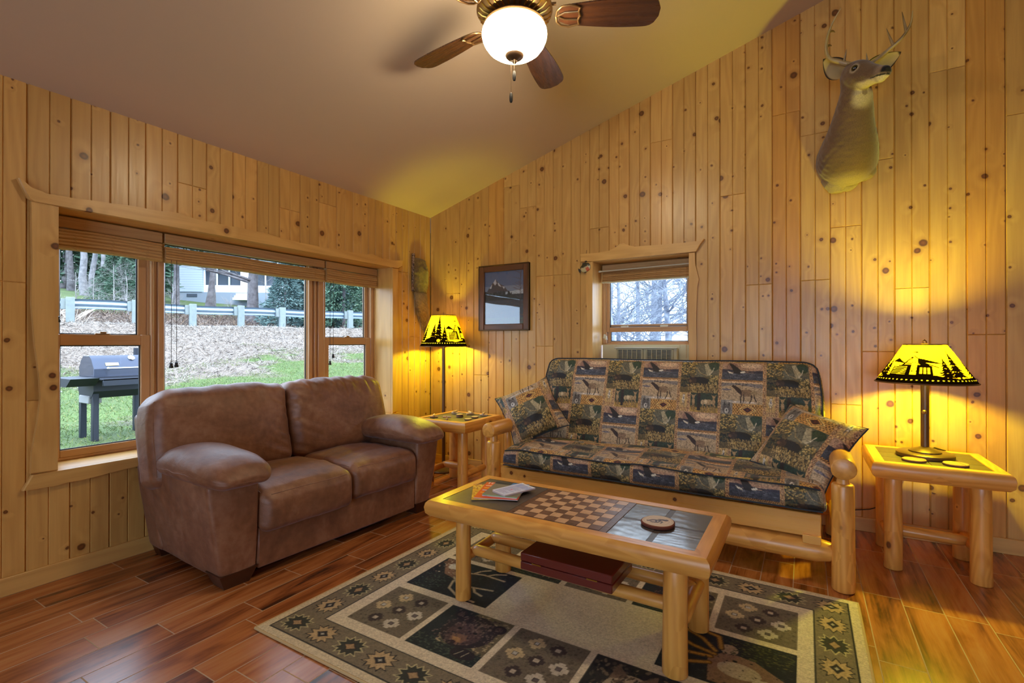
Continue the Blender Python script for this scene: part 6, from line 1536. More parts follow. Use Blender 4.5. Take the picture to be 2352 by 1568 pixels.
# local frame: x right along wall, y negative = into the room, z up. head direction
hd = Vector((.56, -.80, -.20)).normalized(); up = Vector((-.05, .08, 1)); up = (up - hd * up.dot(hd)).normalized(); sd = up.cross(hd)   # sd = toward viewer's right/back
HC = Vector((.020, -.375, .315))      # between the eyes
def H(f, s, u): return tuple(HC + hd * f + sd * s + up * u)
neck = [((-.03, -.005, -.06), (0, -1, .35), (0, .3, 1), .172, .205), ((-.03, -.07, -.05), (0, -1, .55), (0, .4, 1), .165, .188), ((-.025, -.14, .0), (0, -.8, .8), (0, .7, .8), .150, .150),
        ((-.015, -.20, .09), (.02, -.5, 1), (0, 1, .5), .118, .118), ((-.005, -.25, .18), (.04, -.45, 1), (0, 1, .4), .096, .104), ((.0, -.295, .26), (.06, -.5, .9), (0, 1, .5), .078, .092), (H(-.075, 0, .0), (.2, -.6, .6), (0, .8, .6), .062, .075)]
head = [(H(-.115, 0, .005), hd, up, .030, .035), (H(-.085, 0, .004), hd, up, .062, .076), (H(-.03, 0, -.004), hd, up, .071, .086), (H(.02, 0, -.012), hd, up, .067, .080), (H(.07, 0, -.026), hd, up, .050, .064), (H(.12, 0, -.038), hd, up, .039, .049), (H(.155, 0, -.045), hd, up, .035, .040), (H(.183, 0, -.046), hd, up, .034, .034), (H(.200, 0, -.044), hd, up, .022, .022)]
mb = MB(); closed(mb, loft(smoothsecs(neck, 40))); closed(mb, loft(smoothsecs([(np.array(a), np.array(b), np.array(c_), d_, e_) for a, b, c_, d_, e_ in head], 40)))
# lower jaw, brow ridges, shoulders stubs
jaw = [(H(.02, 0, -.055), hd, up, .030, .022), (H(.10, 0, -.068), hd, up, .022, .018), (H(.150, 0, -.078), hd, up, .024, .016), (H(.178, 0, -.078), hd, up, .016, .012)]
closed(mb, loft(smoothsecs([(np.array(a), np.array(b), np.array(c_), d_, e_) for a, b, c_, d_, e_ in jaw], 14), 20))
for s_ in (-1, 1):
    mb.ball(H(.012, s_ * .040, .028), .024, 14, 8); mb.ball(H(-.055, s_ * .036, .058), .020, 12, 8)
leg = [((-.10, -.03, -.18), (0, -.4, -1), (0, 1, 0), .075, .060), ((-.09, -.055, -.235), (0, -.3, -1), (0, 1, 0), .060, .045), ((-.085, -.045, -.275), (0, 0, -1), (0, 1, 0), .035, .025)]
closed(mb, loft([(np.array(a), b, c_, d_, e_) for a, b, c_, d_, e_ in leg], 20)); leg2 = [((.06, -.03, -.16), (0, -.4, -1), (0, 1, 0), .070, .060), ((.055, -.05, -.205), (0, -.3, -1), (0, 1, 0), .05, .04)]
closed(mb, loft([(np.array(a), b, c_, d_, e_) for a, b, c_, d_, e_ in leg2], 20)); mb.ball((-.03, -.02, -.20), .07, 20, 12, sc=(1, .5, 1))
raw = mb.build('hide', M_fur, None, fixn=True)
rm = raw.modifiers.new('r', 'REMESH'); rm.mode = 'VOXEL'; rm.voxel_size = .0055; sm = raw.modifiers.new('s', 'SMOOTH'); sm.iterations = 7; sm.factor = .5
dg = bpy.context.evaluated_depsgraph_get(); me = bpy.data.meshes.new_from_object(raw.evaluated_get(dg)); bpy.data.objects.remove(raw)
hide = bpy.data.objects.new('hide', me); COL.objects.link(hide); hide.parent = deer
co = np.zeros(len(me.vertices) * 3, np.float32); me.vertices.foreach_get('co', co); co = co.reshape(-1, 3).astype(float)
co[:, 1] = np.minimum(co[:, 1], -.002)
co += (fn(co, 22, 4) * .0012)[:, None]
me.vertices.foreach_set('co', co.astype(np.float32).ravel())
me.polygons.foreach_set('use_smooth', np.ones(len(me.polygons), bool))
rel = co - np.array(HC); F_, S_2, U_2 = rel @ np.array(hd), rel @ np.array(sd), rel @ np.array(up)
base = lin((116, 88, 58)); col = np.tile(base, (len(co), 1)); col *= (1 + .10 * fn(co, 5, 9))[:, None]
def blend(mask, c_): 
    m_ = np.clip(mask, 0, 1)[:, None]; col[:] = col * (1 - m_) + lin(c_) * m_
def sstep(x, a, b): t_ = np.clip((x - a) / (b - a), 0, 1); return t_ * t_ * (3 - 2 * t_)
inhead = sstep(F_, -.11, -.06) * (U_2 > -.13)
blend(inhead * sstep(U_2, .03, .06) * .7, (84, 54, 28))
blend(sstep(-np.hypot((co[:, 0] - .03) * 1.15, (co[:, 2] - .20) * .95) + .012 * fn(co, 7, 2), -.085, -.03) * (co[:, 1] < -.24) * sstep(-co[:, 1], .24, .30) * (F_ < .02), (206, 186, 140))
blend(inhead * sstep(F_, .00, .06) * sstep(-U_2, .055, .075), (210, 190, 150))
blend(inhead * sstep(F_, .13, .16) * .75, (150, 124, 96)); blend(sstep(F_, .145, .165) * sstep(-U_2, .060, .070), (214, 196, 160))
blend(sstep(F_, .182, .190) * sstep(U_2, -.058, -.048), (14, 11, 10))
blend((np.abs(U_2 + .0625) < .0035) * sstep(F_, .11, .13) * 1., (30, 20, 16))
for s_ in (-1, 1):
    q = co - np.array(H(.018, s_ * .060, .020)); d_ = np.linalg.norm(q, axis=1); blend(1 - sstep(d_, .022, .032), (186, 164, 128)); blend(1 - sstep(d_, .016, .020), (30, 20, 14))
    q = co - np.array(H(.188, s_ * .020, -.040)); d_ = np.linalg.norm(q, axis=1); blend(1 - sstep(d_, .006, .009), (6, 5, 5))
blend(sstep(-co[:, 2], .17, .24) * .75, (186, 164, 116)); 
for nm, ty in (('tc', 'FLOAT_VECTOR'),):
    a_ = me.attributes.get('tc') or me.attributes.new('tc', ty, 'POINT'); 
    if a_.data_type != ty or a_.domain != 'POINT': me.attributes.remove(a_); a_ = me.attributes.new('tc', ty, 'POINT')
    a_.data.foreach_set('vector', co.astype(np.float32).ravel())
for old in list(me.color_attributes): me.color_attributes.remove(old)
ca = me.color_attributes.new('Col', 'FLOAT_COLOR', 'POINT'); ca.data.foreach_set('color', np.concatenate([col, np.ones((len(col), 1))], 1).astype(np.float32).ravel())
if not me.materials: me.materials.append(M_fur)
M_eye = simple('glass_eye', (10, 7, 5), .05, 0, Coat_Weight=1.)
for s_ in (-1, 1):
    m = MB(); m.ball(H(.018, s_ * .056, .020), .018, 20, 14, sc=(1, 1, 1)); m.build('eye', M_eye, deer)
# ears: cupped leaves
M_ear = colmat('ear_hair', .85, 300, .3)
def ear(base, tip, opening, wdt, s_):
    B, Tp = Vector(base), Vector(tip); ax = (Tp - B); Ln = ax.length; ax.normalize(); op = Vector(opening); op = (op - ax * op.dot(ax)).normalized(); side = ax.cross(op)
    n, k = 26, 18; G = np.zeros((n, k, 3)); C_ = np.zeros((n, k, 3))
    for i in range(n):
        t_ = i / (n - 1); w_ = wdt * (math.sin(PI * min(1, (t_ * .88 + .12))) ** .75 * (1 - .25 * t_)) if t_ < 1 else 0.001
        w_ = max(w_, .0015); cup = math.radians(80) * (1 - t_ * .5)
        for j in range(k):
            a_ = (j / (k - 1) * 2 - 1); an = a_ * cup; p = B + ax * (Ln * t_) + side * (math.sin(an) / math.sin(max(cup, PI / 2 if cup > PI / 2 else cup)) * w_) - op * (math.cos(an) * w_ * .75)
            G[i, j] = p; e = abs(a_); C_[i, j] = lin((176, 150, 104)) * (1 - .55 * max(0, 1 - e * 1.6) * (1 - t_)) if e < .86 and t_ < .93 else lin((48, 32, 20))
    return G, C_
for s_, bs, tp, opn in ((-1, H(-.075, -.062, .015), None, None), (1, H(-.078, .078, .018), None, None)):
    if s_ < 0: tp = tuple(Vector(bs) + Vector((-.095, .0, .120))); opn = (-.25, -.9, -.35)
    else: tp = tuple(Vector(bs) + Vector((.172, -.03, .072))); opn = (.0, -.9, -.4)
    G, C_ = ear(bs, tp, opn, .066, s_)
    back = np.tile(lin((110, 82, 54)), G.shape[:2] + (1,)) if False else np.broadcast_to(lin((110, 82, 54)), G.shape).copy()
    nrm_ = np.array(Vector(opn).normalized()); m = MB(); m.grid(G, col=C_); m.grid(G - nrm_ * .0028, col=back, flip=True); m.build('ear', M_ear, deer, ang=180, fixn=False)
# antlers
N = NT('antler_bone'); tc = N.attr('tc').outputs[1]; f = N.noise(N.vm('MULTIPLY', tc, (60, 60, 8)), 1., 4); N.P(Base_Color=N.ramp(f, (.35, (.16, .095, .035)), (.6, (.42, .30, .14))), Roughness=.4); N.bump(f, .4, .003); M_antler = N.m
def bez(pts, n=24):
    k = len(pts); pts = np.array(pts, float); out = []
    for t_ in np.linspace(0, k - 1, n):
        i = min(int(t_), k - 2); f = t_ - i; p0, p1, p2, p3 = pts[max(i - 1, 0)], pts[i], pts[i + 1], pts[min(i + 2, k - 1)]
        out.append(.5 * ((2 * p1) + (-p0 + p2) * f + (2 * p0 - 5 * p1 + 4 * p2 - p3) * f * f + (-p0 + 3 * p1 - 3 * p2 + p3) * f ** 3))
    return np.array(out)
def antler(b, pts, tines, r0=.0150):
    m = MB(); P = bez([b] + [tuple(np.array(b) + V(*p)) for p in pts]); n = len(P); m.tube(P, [r0 * (1 - .85 * (i / (n - 1)) ** 1.4) for i in range(n)], 12)
    m.tube([np.array(P[0]) - V(0, 0, .004), P[0] + V(0, 0, .004)], r0 * 1.5, 12)
    for base_t, tp in tines:
        q = P[int(base_t * (n - 1))]; e = q + V(*tp); mid = q + V(*tp) * .5 + V(tp[0] * .12, -.006, 0); Q = bez([q, mid, e], 12); m.tube(Q, [r0 * .62 * (1 - .88 * (i / 11)) for i in range(12)], 10)
    return m.build('antler', M_antler, deer)
bl_ = H(-.06, -.034, .065); br_ = H(-.06, .056, .055)
antler(bl_, [(-.050, -.01, .025), (-.105, -.03, .058), (-.118, -.07, .125), (-.095, -.12, .195), (-.050, -.155, .262)], [(.14, (.012, -.035, .062)), (.60, (.03, .05, .02)), (.78, (.03, .05, .012))])
antler(br_, [(.055, .0, .022), (.115, -.01, .062), (.172, -.03, .100), (.208, -.065, .150), (.212, -.10, .205)], [(.10, (-.010, -.03, .060)), (.50, (-.03, .02, .120)), (.70, (-.018, .01, .125))])
# ================================================================ outside
random.seed(71)
def xl(y): return -16.0 + (np.asarray(y, float) - 5.6) * .307          # guard rail line
def zprof(w):
    return np.interp(w, [-60, -40, -30, -22, -14, -11, -8, -1, 0, 1, 3, 6, 9, 12, 16, 40], [8.5, 6.2, 5.0, 3.9, 2.9, 2.5, 1.95, 1.9, 1.86, 1.74, 1.35, .80, .32, .02, -.10, -.12])
def gz(x, y):
    x = np.asarray(x, float); y = np.asarray(y, float); w = x - xl(y)
    k = np.clip((y - 1.0) / 8, 0, 1); z = zprof(w)
    return z + .04 * fn(np.stack([x, y, x * 0], -1), .35, 5) * np.clip((12 - w) / 6, .2, 1)
X, Y = np.meshgrid(np.concatenate([np.linspace(-75, -24, 60), np.linspace(-23.5, -.33, 180)]), np.linspace(-30, 75, 300), indexing='ij')
Z = gz(X, Y); P = np.stack([X, Y, Z], -1); w = X - xl(Y)
n1 = fn(P * V(1, 1, 0), .5, 3); n2 = fn(P * V(1, 1, 0), 2.3, 4)
edge = 6.3 + 1.6 * n1 + np.clip((6 - Y) * .45, -1.2, 2.6)
straw = ((w < edge + .7 * n2) & (w > -1)) | ((w < -7.5) & (w > -13 + n1 * 2))
c = np.zeros(P.shape); c[:] = lin((70, 88, 38)); c *= (1 + .18 * n2 + .15 * n1)[..., None]
brown = (n1 > .25) & (w > 8); c[brown] = lin((84, 82, 60))
c[straw] = lin((104, 92, 82)); c[(w <= -1) & (w >= -7.5)] = lin((110, 110, 114)); c[(w < .2) & (w > -1)] = lin((130, 126, 122))
c[w < -13] *= .8
m = MB(); m.grid(P, col=c, flip=False)
M_gnd = colmat('lawn_and_bank', .95); N_ = M_gnd.node_tree
tag(m.build('ground_west', M_gnd, None, ang=180, fixn=True), kind='structure')
def blades(name, xs, ys, n, L, wd, cols, seed, zone, lay=.6, label=None, cat=None):
    r = np.random.RandomState(seed); x = r.uniform(*xs, n * 3); y = r.uniform(*ys, n * 3); w = x - xl(y)
    ok = zone(x, y, w); x, y = x[ok][:n], y[ok][:n]; n = len(x); z = gz(x, y)
    d = r.normal(size=(n, 3)) * V(lay, lay, .2); d[:, 2] = np.abs(d[:, 2]) + .6 * (1 - lay) + .08; d /= np.linalg.norm(d, axis=1)[:, None]
    ln = L * (.4 + .9 * r.rand(n, 1)); p = np.stack([x, y, z - .01], 1); s_ = np.cross(d, r.normal(size=(n, 3))); s_ /= np.linalg.norm(s_, axis=1)[:, None]; s_ *= wd / 2
    mid = p + d * ln * .6; tip = p + d * ln - V(0, 0, 1) * ln * .25 * lay
    v = np.stack([p - s_, p + s_, mid + s_ * .8, tip, mid - s_ * .8], 1).reshape(-1, 3)
    ci = r.randint(0, len(cols), n); cc = np.array([lin(k) for k in cols])[ci] * (.75 + .5 * r.rand(n, 1)); cc = np.repeat(cc, 5, 0)
    mb = MB(); mb.add(v, (np.arange(n)[:, None] * 5 + np.arange(5)[None]).tolist(), None, cc)
    o = mb.build(name, M_blade2, None, smooth=False, fixn=False); return tag(o, label, cat, None, 'stuff')
M_blade2 = colmat('grass_blade', .8)
def ef(x, y): p = np.stack([x, y, x * 0], -1); return 6.3 + 1.6 * fn(p, .5, 3) + np.clip((6 - y) * .45, -1.2, 2.6) + .7 * fn(p, 2.3, 4)
ST = [(158, 150, 142), (128, 116, 104), (92, 80, 70), (184, 178, 172), (60, 52, 48), (140, 132, 124)]
blades('dry_grass', (-18, -5), (-6, 26), 60000, .20, .008, ST, 1, lambda x, y, w: (w < ef(x, y)) & (w > .1), .75, 'matted dry straw grass on the bank below the guard rail', 'dry grass')
blades('dry_grass', (-34, -19), (-4, 44), 16000, .6, .022, [(104, 88, 78), (84, 70, 64), (128, 112, 102), (64, 54, 50), (110, 90, 72)], 2, lambda x, y, w: (w < -7.5) & (w > -13.5), .55, 'brown dead grass and brambles beyond the road', 'dry grass')
blades('tall_dry_stalks', (-26, -15), (-3, 5), 1500, 1.5, .020, [(170, 158, 144), (190, 180, 168)], 3, lambda x, y, w: (w < -7.2) & (w > -9.5), .55, 'tall pale weed stalks standing beyond the guard rail at the left', 'weeds')
blades('lawn_grass', (-12, -2.2), (-3, 16), 60000, .075, .006, [(80, 104, 40), (100, 122, 52), (64, 86, 32), (134, 130, 84), (54, 70, 30)], 4, lambda x, y, w: (w > ef(x, y) - .8) & (y < 1.5 - x * 1.1), .5, 'short green lawn outside the wide window', 'grass')
# guard rail
gr = thing('guardrail', 'galvanised roadside guard rail on posts above the grassy bank', 'guard rail', (float(xl(5.6)), 5.6, 0))
o = V(float(xl(5.6)), 5.6, 0); dn = V(.307, 1, 0); dn /= np.linalg.norm(dn); nn = V(dn[1], -dn[0], 0)
M_galv = simple('galvanised_steel', (116, 134, 150), .4, .5, 6, .1, .12); M_post = simple('weathered_post', (112, 122, 122), .8, 0, 20, .4, .25)
ys = np.linspace(-9, 34, 60); prof = [(-.012, -.155), (.0, -.150), (.055, -.115), (.06, -.075), (.015, -.03), (.0, 0), (.015, .03), (.06, .075), (.055, .115), (.0, .150), (-.012, .155)]
G = []
for y_ in ys: b = V(float(xl(y_)), y_, float(gz(xl(y_), y_)) + .60) - o; G.append([b - nn * (p[0] + .12) + V(0, 0, p[1]) for p in prof])
m = MB(); m.grid(np.array(G)); m.grid(np.array(G) + nn * .006, flip=True); m.build('rail_beam', M_galv, gr, ang=60)
def ongr(px):
    t = np.linspace(-10, 34, 2000); P_ = np.stack([xl(t), t], 1) - V(3.27, -3.862); f2, r2 = V(-.5126, .8586), V(.8586, .5126); u = 1176 + 1129.4 * (P_ @ r2) / (P_ @ f2); ok = (P_ @ f2) > 1
    return float(t[ok][np.argmin(np.abs(u[ok] - px))])
posts = [ongr(q) for q in (162, 312, 443, 553, 648, 728, 804)]; st_ = posts[-1] - posts[-2]
posts += [posts[-1] + st_ * k for k in (1, 2, 3)] + [posts[0] - 2.9, posts[0] - 5.8]
for y_ in posts:
    b = V(float(xl(y_)), y_, float(gz(xl(y_), y_))) - o; m = MB(); M_ = Matrix.Translation(b + V(0, 0, .30)) @ Matrix.Rotation(math.atan2(-.307, 1), 4, 'Z')
    m.obox(M_, .09, .11, .50, .01); pst = m.build('post', M_post, gr); m = MB(); m.obox(M_ @ Matrix.Translation((-.06, -.14, .28)), .06, .09, .17, .008); m.build('blockout', M_post, pst)
# trees
M_barkg = tintmat('grey_bark', (.06, .052, .055), (.13, .12, .125), 4, .9, .6)
M_barkp = tintmat('pale_bark', (.12, .12, .13), (.24, .23, .24), 4, .9, .4)
M_bramble = tintmat('pale_bramble', (.16, .15, .15), (.34, .32, .31), 4, .9)
M_needle = tintmat('spruce_needles', (.030, .075, .045), (.07, .13, .08), 2, .8)
M_needleb = tintmat('blue_spruce_needles', (.05, .10, .10), (.12, .19, .18), 2, .8)
def branch_mesh(m, p, d, L, r, depth, rnd, spread=.55, up=.12, kids=4):
    n = 5; pts = [p]; q = p.copy(); dd = d.copy()
    for i in range(n): dd = dd + V(rnd.gauss(0, .10), rnd.gauss(0, .10), up * .5 + rnd.gauss(0, .06)); dd /= np.linalg.norm(dd); q = q + dd * L / n; pts.append(q.copy())
    m.tube(pts, [r * (1 - .7 * i / n) for i in range(n + 1)], 7 if depth > 1 else 4, False)
    if depth <= 0: return
    for k in range(kids):
        t = rnd.uniform(.25, 1); i = min(n - 1, int(t * n)); b = pts[i] + (pts[i + 1] - pts[i]) * (t * n - i)
        nd = dd + V(rnd.gauss(0, spread), rnd.gauss(0, spread), rnd.gauss(0, spread * .6)); nd /= np.linalg.norm(nd)
        branch_mesh(m, b, nd, L * rnd.uniform(.5, .75), r * .5 * (1 - .4 * t), depth - 1, rnd, spread, up, kids)
def bare_tree(label, x, y, h, r, seed, mat, kids=5, depth=3, spread=.6, z=None, name='bare_tree', clear=.35, group=None):
    rnd = random.Random(seed); z = float(gz(x, y)) if z is None else z; t = thing(name, label, 'tree' if 'tree' in name else 'shrub', (x, y, z), 0, group)
    m = MB(); pts = [V(0, 0, -.2)]; d = V(rnd.gauss(0, .02), rnd.gauss(0, .02), 1)
    for i in range(7): pts.append(pts[-1] + d * (h + .2) / 7 + V(rnd.gauss(0, .008), rnd.gauss(0, .008), 0) * h)
    m.tube(pts, [r * (1.25 if i == 0 else 1 - .75 * i / 7) for i in range(8)], 12, False); m.build('trunk', mat, t)
    m = MB()
    for k in range(kids * 3):
        tt = rnd.uniform(clear, 1.) * 6.99; i = int(tt); b = pts[i] + (pts[i + 1] - pts[i]) * (tt - i); a = rnd.uniform(0, 2 * PI)
        branch_mesh(m, b, V(math.cos(a), math.sin(a), rnd.uniform(.1, .7)), h * rnd.uniform(.22, .42), r * .35 * (1 - tt / 10), depth - 1, rnd, spread, .10, kids)
    m.build('branches', mat, t, ang=180, fixn=False); return t
def conifer(label, x, y, h, R, seed, mat, group=None, base=.04, dens=1.):
    rnd = np.random.RandomState(seed); z = float(gz(x, y)); t = thing('spruce_tree', label, 'tree', (x, y, z), 0, group)
    m = MB(); m.tube([(0, 0, -.2), (0, 0, h * .5), (0, 0, h)], [h * .022, h * .014, .01], 8); m.build('trunk', M_barkg, t)
    n = int(5200 * dens); u = rnd.rand(n) ** .8 * (1 - base) + base; a = rnd.rand(n) * 2 * PI; lay = np.sin(u * h * 9 + np.sin(a * 3) * .8) * .14 + 1; rad = R * (1 - u) ** .85 * lay * (.35 + .65 * rnd.rand(n) ** .4) * (1 + .15 * np.sin(a * 5 + seed))
    p = np.stack([np.cos(a) * rad, np.sin(a) * rad, u * h - rad * .18], 1); d = np.stack([np.cos(a), np.sin(a), -.35 + .5 * rnd.rand(n)], 1) + rnd.normal(size=(n, 3)) * .35; d /= np.linalg.norm(d, axis=1)[:, None]
    s_ = np.cross(d, rnd.normal(size=(n, 3))); s_ /= np.linalg.norm(s_, axis=1)[:, None]; L = h * .045 * (.6 + rnd.rand(n, 1)); s_ = s_ * h * .010
    v = np.stack([p - s_, p + s_, p + d * L + s_ * .3, p + d * L - s_ * .3], 1).reshape(-1, 3); m = MB(); m.add(v, (np.arange(n)[:, None] * 4 + np.arange(4)[None]).tolist()); m.build('needles', mat, t, smooth=False, fixn=False); return t
def place(px, depth):
    l_ = (px - 1176) / 1129.4 * depth; return 3.27 - .5126 * depth + .8586 * l_, -3.862 + .8586 * depth + .5126 * l_
x, y = place(578, 28); bare_tree('stout bare tree with spreading limbs in front of the porch', x, y, 9, .33, 3, M_barkg, 5, 3, .6, clear=.22)
x, y = place(476, 31); bare_tree('straight grey trunk in front of the siding wall', x, y, 11, .21, 8, M_barkg, 4, 3, clear=.45)
x, y = place(492, 33); bare_tree('thinner grey trunk just right of the straight trunk', x, y, 10, .11, 17, M_barkg, 3, 2, clear=.5)
for k, (px, d_, h_, r_) in enumerate([(196, 36, 10, .26), (212, 37, 11, .20), (230, 36, 10, .17), (163, 40, 11, .25), (143, 42, 12, .2)]):
    x, y = place(px, d_); bare_tree(['pale forked trunk at the left of the far clump', 'pale trunk in the middle of the far clump', 'slim pale trunk at the right of the far clump', 'dark trunk left of the pale clump', 'far left bare tree behind the lawn'][k], x, y, h_, r_, 20 + k, M_barkp if k < 3 else M_barkg, 4, 3, clear=.35, group='bare trees behind the upper lawn')
CF = [(405, 30, 9, 2.6, M_needle, 'dark spruce whose boughs hang over the siding wall', .45), (345, 36, 10, 1.5, M_needle, 'spruce between the left and middle panes', .1), (655, 27, 3.6, 1.5, M_needleb, 'small blue spruce right of the stout bare tree', .02), (700, 30, 4.5, 1.7, M_needle, 'bushy spruce at the right edge of the middle pane', .02), (742, 29, 6.5, 2.2, M_needleb, 'tall blue green spruce at the left of the right sash', .02),
      (790, 27, 5.0, 2.0, M_needle, 'broad spruce behind the right end of the guard rail', .02), (285, 33, 3.0, 1.7, M_needle, 'rounded green evergreen above the upper lawn', .02), (262, 35, 3.4, 1.6, M_needle, 'small green evergreen left of the rounded one', .02), (150, 44, 11, 3, M_needle, 'tall spruce at the far left', .05), (205, 47, 13, 3.4, M_needle, 'tall spruce behind the pale clump', .05), (260, 46, 12, 3.4, M_needle, 'tall spruce right of the pale clump', .05), (850, 34, 8, 2.6, M_needle, 'spruce at the far right of the wide window', .02), (320, 44, 12, 3.4, M_needle, 'tall spruce far behind the upper lawn', .05)]
for k, (px, d_, h_, R_, mt, lb, bs) in enumerate(CF): x, y = place(px, d_); conifer(lb, x, y, h_, R_, 40 + k, mt, 'evergreens beyond the road', bs)
for k, (px, d_, h_, sd2) in enumerate([(262, 27, 2.6, 1), (295, 26, 2.4, 2), (175, 27, 2.0, 3), (215, 28, 2.3, 4), (395, 27, 1.8, 5), (530, 29, 1.5, 6), (610, 29, 3.0, 7), (690, 33, 4.5, 8)]):
    x, y = place(px, d_); bare_tree(['pale leafless bramble at the right of the left sash view', 'pale leafless bramble beside the left window frame', 'low leafless bramble at the left of the left sash view', 'low leafless bramble in the middle of the left sash view', 'low leafless bramble below the siding wall', 'low bramble under the porch', 'leafless bush right of the stout bare tree', 'leafless young tree between the two evergreens at the right'][k], x, y, h_, .035, 200 + sd2, M_bramble, 6, 3, .7, name='leafless_shrub', clear=.05, group='brambles beyond the road')
# house across the road
hx, hy = place(500, 40); hz_ = 5.0
hs_ = thing('house', 'pale blue sided house with a screened porch across the road', 'house', (hx, hy, hz_), math.atan2(.5126, .8586) + math.radians(6))
def siding():
    N = NT('pale_blue_siding'); ge = N.n('NewGeometry').outputs['Position']; z = N.n('SeparateXYZ', {0: ge}).outputs[2]; f = N.math('FRACT', N.math('MULTIPLY', z, 5.2)); N.P(Base_Color=N.mix(N.mr(f, .0, .16), (.16, .19, .24), (.36, .42, .50)), Roughness=.7); N.bump(f, .5, .02); return N.m
M_sid = siding(); M_hw = simple('white_house_trim', (214, 222, 232), .6); M_screen = simple('dark_porch_screen', (52, 62, 74), .6); M_fnd = simple('grey_foundation', (120, 130, 142), .9); M_roof = simple('grey_shingles', (84, 88, 96), .9, 0, 8, .5, .2)
def hb_(name, mt, x0, x1, y0, y1, z0, z1, par=hs_, b=.01):
    m = MB(); m.box(x0, x1, y0, y1, z0, z1, b); return m.build(name, mt, par, smooth=False)
hb_('side_wall', M_sid, -3.6, -1.2, 0, 6, .35, 3.2); hb_('foundation', M_fnd, -3.6, 4.6, .05, 6, -1.2, .35)
hb_('porch_wall', M_hw, -1.2, 4.6, .3, 6, .35, .95); hb_('porch_back', M_screen, -1.15, 4.55, .5, 6, .9, 3.0); hb_('porch_header', M_hw, -1.2, 4.6, .25, .6, 2.9, 3.2)
for k in range(7): hb_('porch_post', M_hw, -1.2 + k * .95, -1.12 + k * .95, .25, .42, .35, 3.0)
hb_('porch_door', M_hw, 1.65, 2.55, .22, .30, .35, 2.6)
for k in range(3): hb_('step', M_hw, 1.5, 3.0, -.25 - .3 * k, .3 - .3 * k, .2 - .2 * k - .15, .25 - .2 * k)
hb_('basement_vent', M_screen, -2.4, -1.6, .02, .08, -.05, .2)
m = MB(); m.prism([(-4.2, 3.1), (5.2, 3.1), (5.2, 3.25), (.5, 5.6), (-4.2, 3.25)], -.4, 6.4, 'xz'); m.build('roof', M_roof, hs_, smooth=False)
# far hillside
m = MB(); XX_, YY_ = np.meshgrid(np.linspace(-150, -70, 30), np.linspace(-60, 160, 60), indexing='ij'); ZZ_ = 7 + (-XX_ - 70) * .25 + 2 * fn(np.stack([XX_, YY_, XX_ * 0], -1), .02, 2); m.grid(np.stack([XX_, YY_, ZZ_], -1))
tag(m.build('hillside', ground_mat('wooded_hill', [(.10, .11, .10), (.16, .15, .14), (.20, .20, .20)], (.1, 1.2), .3, .5), None, ang=180, fixn=False), kind='structure')
# ground and brush behind the small window
m = MB(); XX_, YY_ = np.meshgrid(np.linspace(-12, 16, 80), np.linspace(.35, 40, 90), indexing='ij'); ZZ_ = -.15 + .09 * np.clip(YY_ - 3, 0, 99) + .05 * fn(np.stack([XX_, YY_, XX_ * 0], -1), .3, 2) - .3 * (XX_ < -9); m.grid(np.stack([XX_, YY_, ZZ_], -1))
tag(m.build('ground_north', ground_mat('pale_gravel_and_frost', [(.42, .42, .44), (.58, .58, .60), (.7, .7, .72)], (.8, 12), .3, .05), None, ang=180, fixn=False), kind='structure')
M_twig = tintmat('grey_twig', (.05, .06, .09), (.24, .27, .32), 3, .9)
for k, (x, y, h_, r_, s_) in enumerate([(-.6, 7.5, 3.6, .07, 1), (.2, 9.5, 4.4, .10, 2), (-1.6, 9.0, 4.2, .08, 3), (-.9, 12.5, 5.5, .12, 4), (-3.0, 13., 5.5, .12, 5), (1.0, 11.5, 4.6, .09, 6), (-2.2, 17., 7., .15, 7), (.2, 16.5, 7., .16, 8), (-.2, 6.2, 3.0, .05, 9), (-2.0, 11., 4.8, .09, 10), (-.9, 10.2, 4.6, .08, 11)]):
    bare_tree(['grey leafless shrub nearest the small window, left of centre', 'leafless shrub in the middle of the small window', 'leafless shrub at the left of the small window', 'larger leafless shrub behind the middle one', 'far leafless shrub at the left edge', 'leafless shrub at the right of the small window', 'tall bare tree far behind the left shrubs', 'tall bare tree far behind the middle shrubs', 'thin leafless shrub closest to the small window', 'leafless shrub between the left and far shrubs', 'leafless shrub half hidden behind the nearest one'][k], x, y, h_, r_, 90 + s_, M_twig, 7, 3, .8, z=-.15 + .09 * max(0, y - 3), name='leafless_shrub' if k not in (6, 7) else 'bare_tree', clear=.08, group='leafless brush behind the small window')
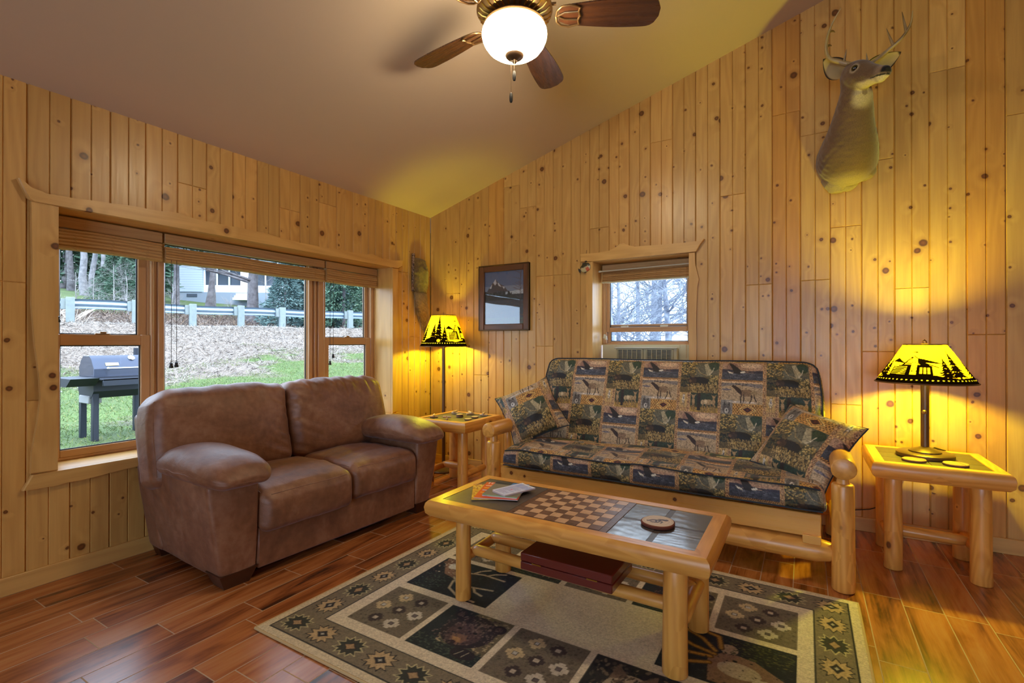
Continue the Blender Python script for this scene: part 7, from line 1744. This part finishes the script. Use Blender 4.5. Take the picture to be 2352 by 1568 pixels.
# ---------------------------------------------------------------- grill
go = (-4.35, -.87, float(gz(-4.6, -.87)))
gl = thing('barrel_grill', 'blue black charcoal barrel grill on legs outside the left sash', 'grill', go)
M_gb = simple('blue_black_enamel', (44, 52, 72), .35, .3, 0, 0, .1, Coat_Weight=.4); M_gd = simple('dark_grill_steel', (40, 44, 54), .5, .4); M_chrome = simple('chrome', (210, 214, 220), .2, 1.); M_ash = simple('ash_grey', (150, 148, 150), .7)
y0_, y1_ = -.40, .25
m = MB(); m.prism([(0, .80), (.0, .90), (-.075, 1.02), (-.14, 1.065), (-.32, 1.065), (-.40, 1.0), (-.45, .90), (-.45, .80)], y0_, y1_, 'xz', bev=.004); m.build('lid', M_gb, gl, ang=25)
m = MB(); m.prism([(.01, .80), (-.46, .80), (-.46, .62), (-.38, .53), (-.07, .53), (.01, .62)], y0_ - .005, y1_ + .005, 'xz'); m.build('firebox', M_gd, gl, ang=25)
m = MB(); m.box(.0, .30, y0_ - .01, y1_ + .01, .765, .785, .004); m.box(.27, .30, y0_ - .01, y1_ + .01, .70, .785, .004); m.build('front_shelf', M_gd, gl)
m = MB(); m.prism([(-.42, .80), (.24, .80), (.10, .70), (-.30, .70)], y0_ - .30, y0_ - .02, 'xz'); m.build('side_shelf', M_gd, gl, ang=30)
m = MB(); m.tube([(.05, y0_ + .13, .905), (.05, y1_ - .10, .905)], .011, 12); m.ball((.05, y0_ + .13, .905), .018, 12, 8); m.tube([(.0, y0_ + .15, .90), (.05, y0_ + .15, .905)], .007, 8); m.tube([(.0, y1_ - .12, .90), (.05, y1_ - .12, .905)], .007, 8); m.build('lid_handle', M_chrome, gl)
m = MB(); m.lathe([(.001, 0), (.038, 0), (.040, .006), (.034, .012), (.001, .013)], 24); m.xf(Matrix.Translation((-.085, .03, 1.03)) @ Matrix.Rotation(math.radians(45), 4, 'Y')); m.build('thermometer', M_chrome, gl)
m = MB(); m.obox(Matrix.Translation((-.030, -.20, .955)) @ Matrix.Rotation(math.radians(58), 4, 'Y'), .022, .07, .003, .001); m.build('name_plate', simple('brass_plate', (190, 176, 130), .4, .6), gl)
for (x_, y_) in ((-.05, y0_ + .03), (-.42, y0_ + .03), (-.05, y1_ - .03), (-.42, y1_ - .03)):
    m = MB(); m.box(x_ - .032, x_ + .032, y_ - .032, y_ + .032, -.03, .60, .004); m.build('leg', M_gd, gl)
m = MB(); m.box(-.40, -.10, y0_ - .02, y0_ + .12, .46, .56, .01); m.build('ash_pan', M_ash, gl)
m = MB(); m.tube([(-.36, y1_ - .05, 1.04), (-.36, y1_ - .05, 1.16)], .035, 14); m.build('chimney', M_gd, gl)
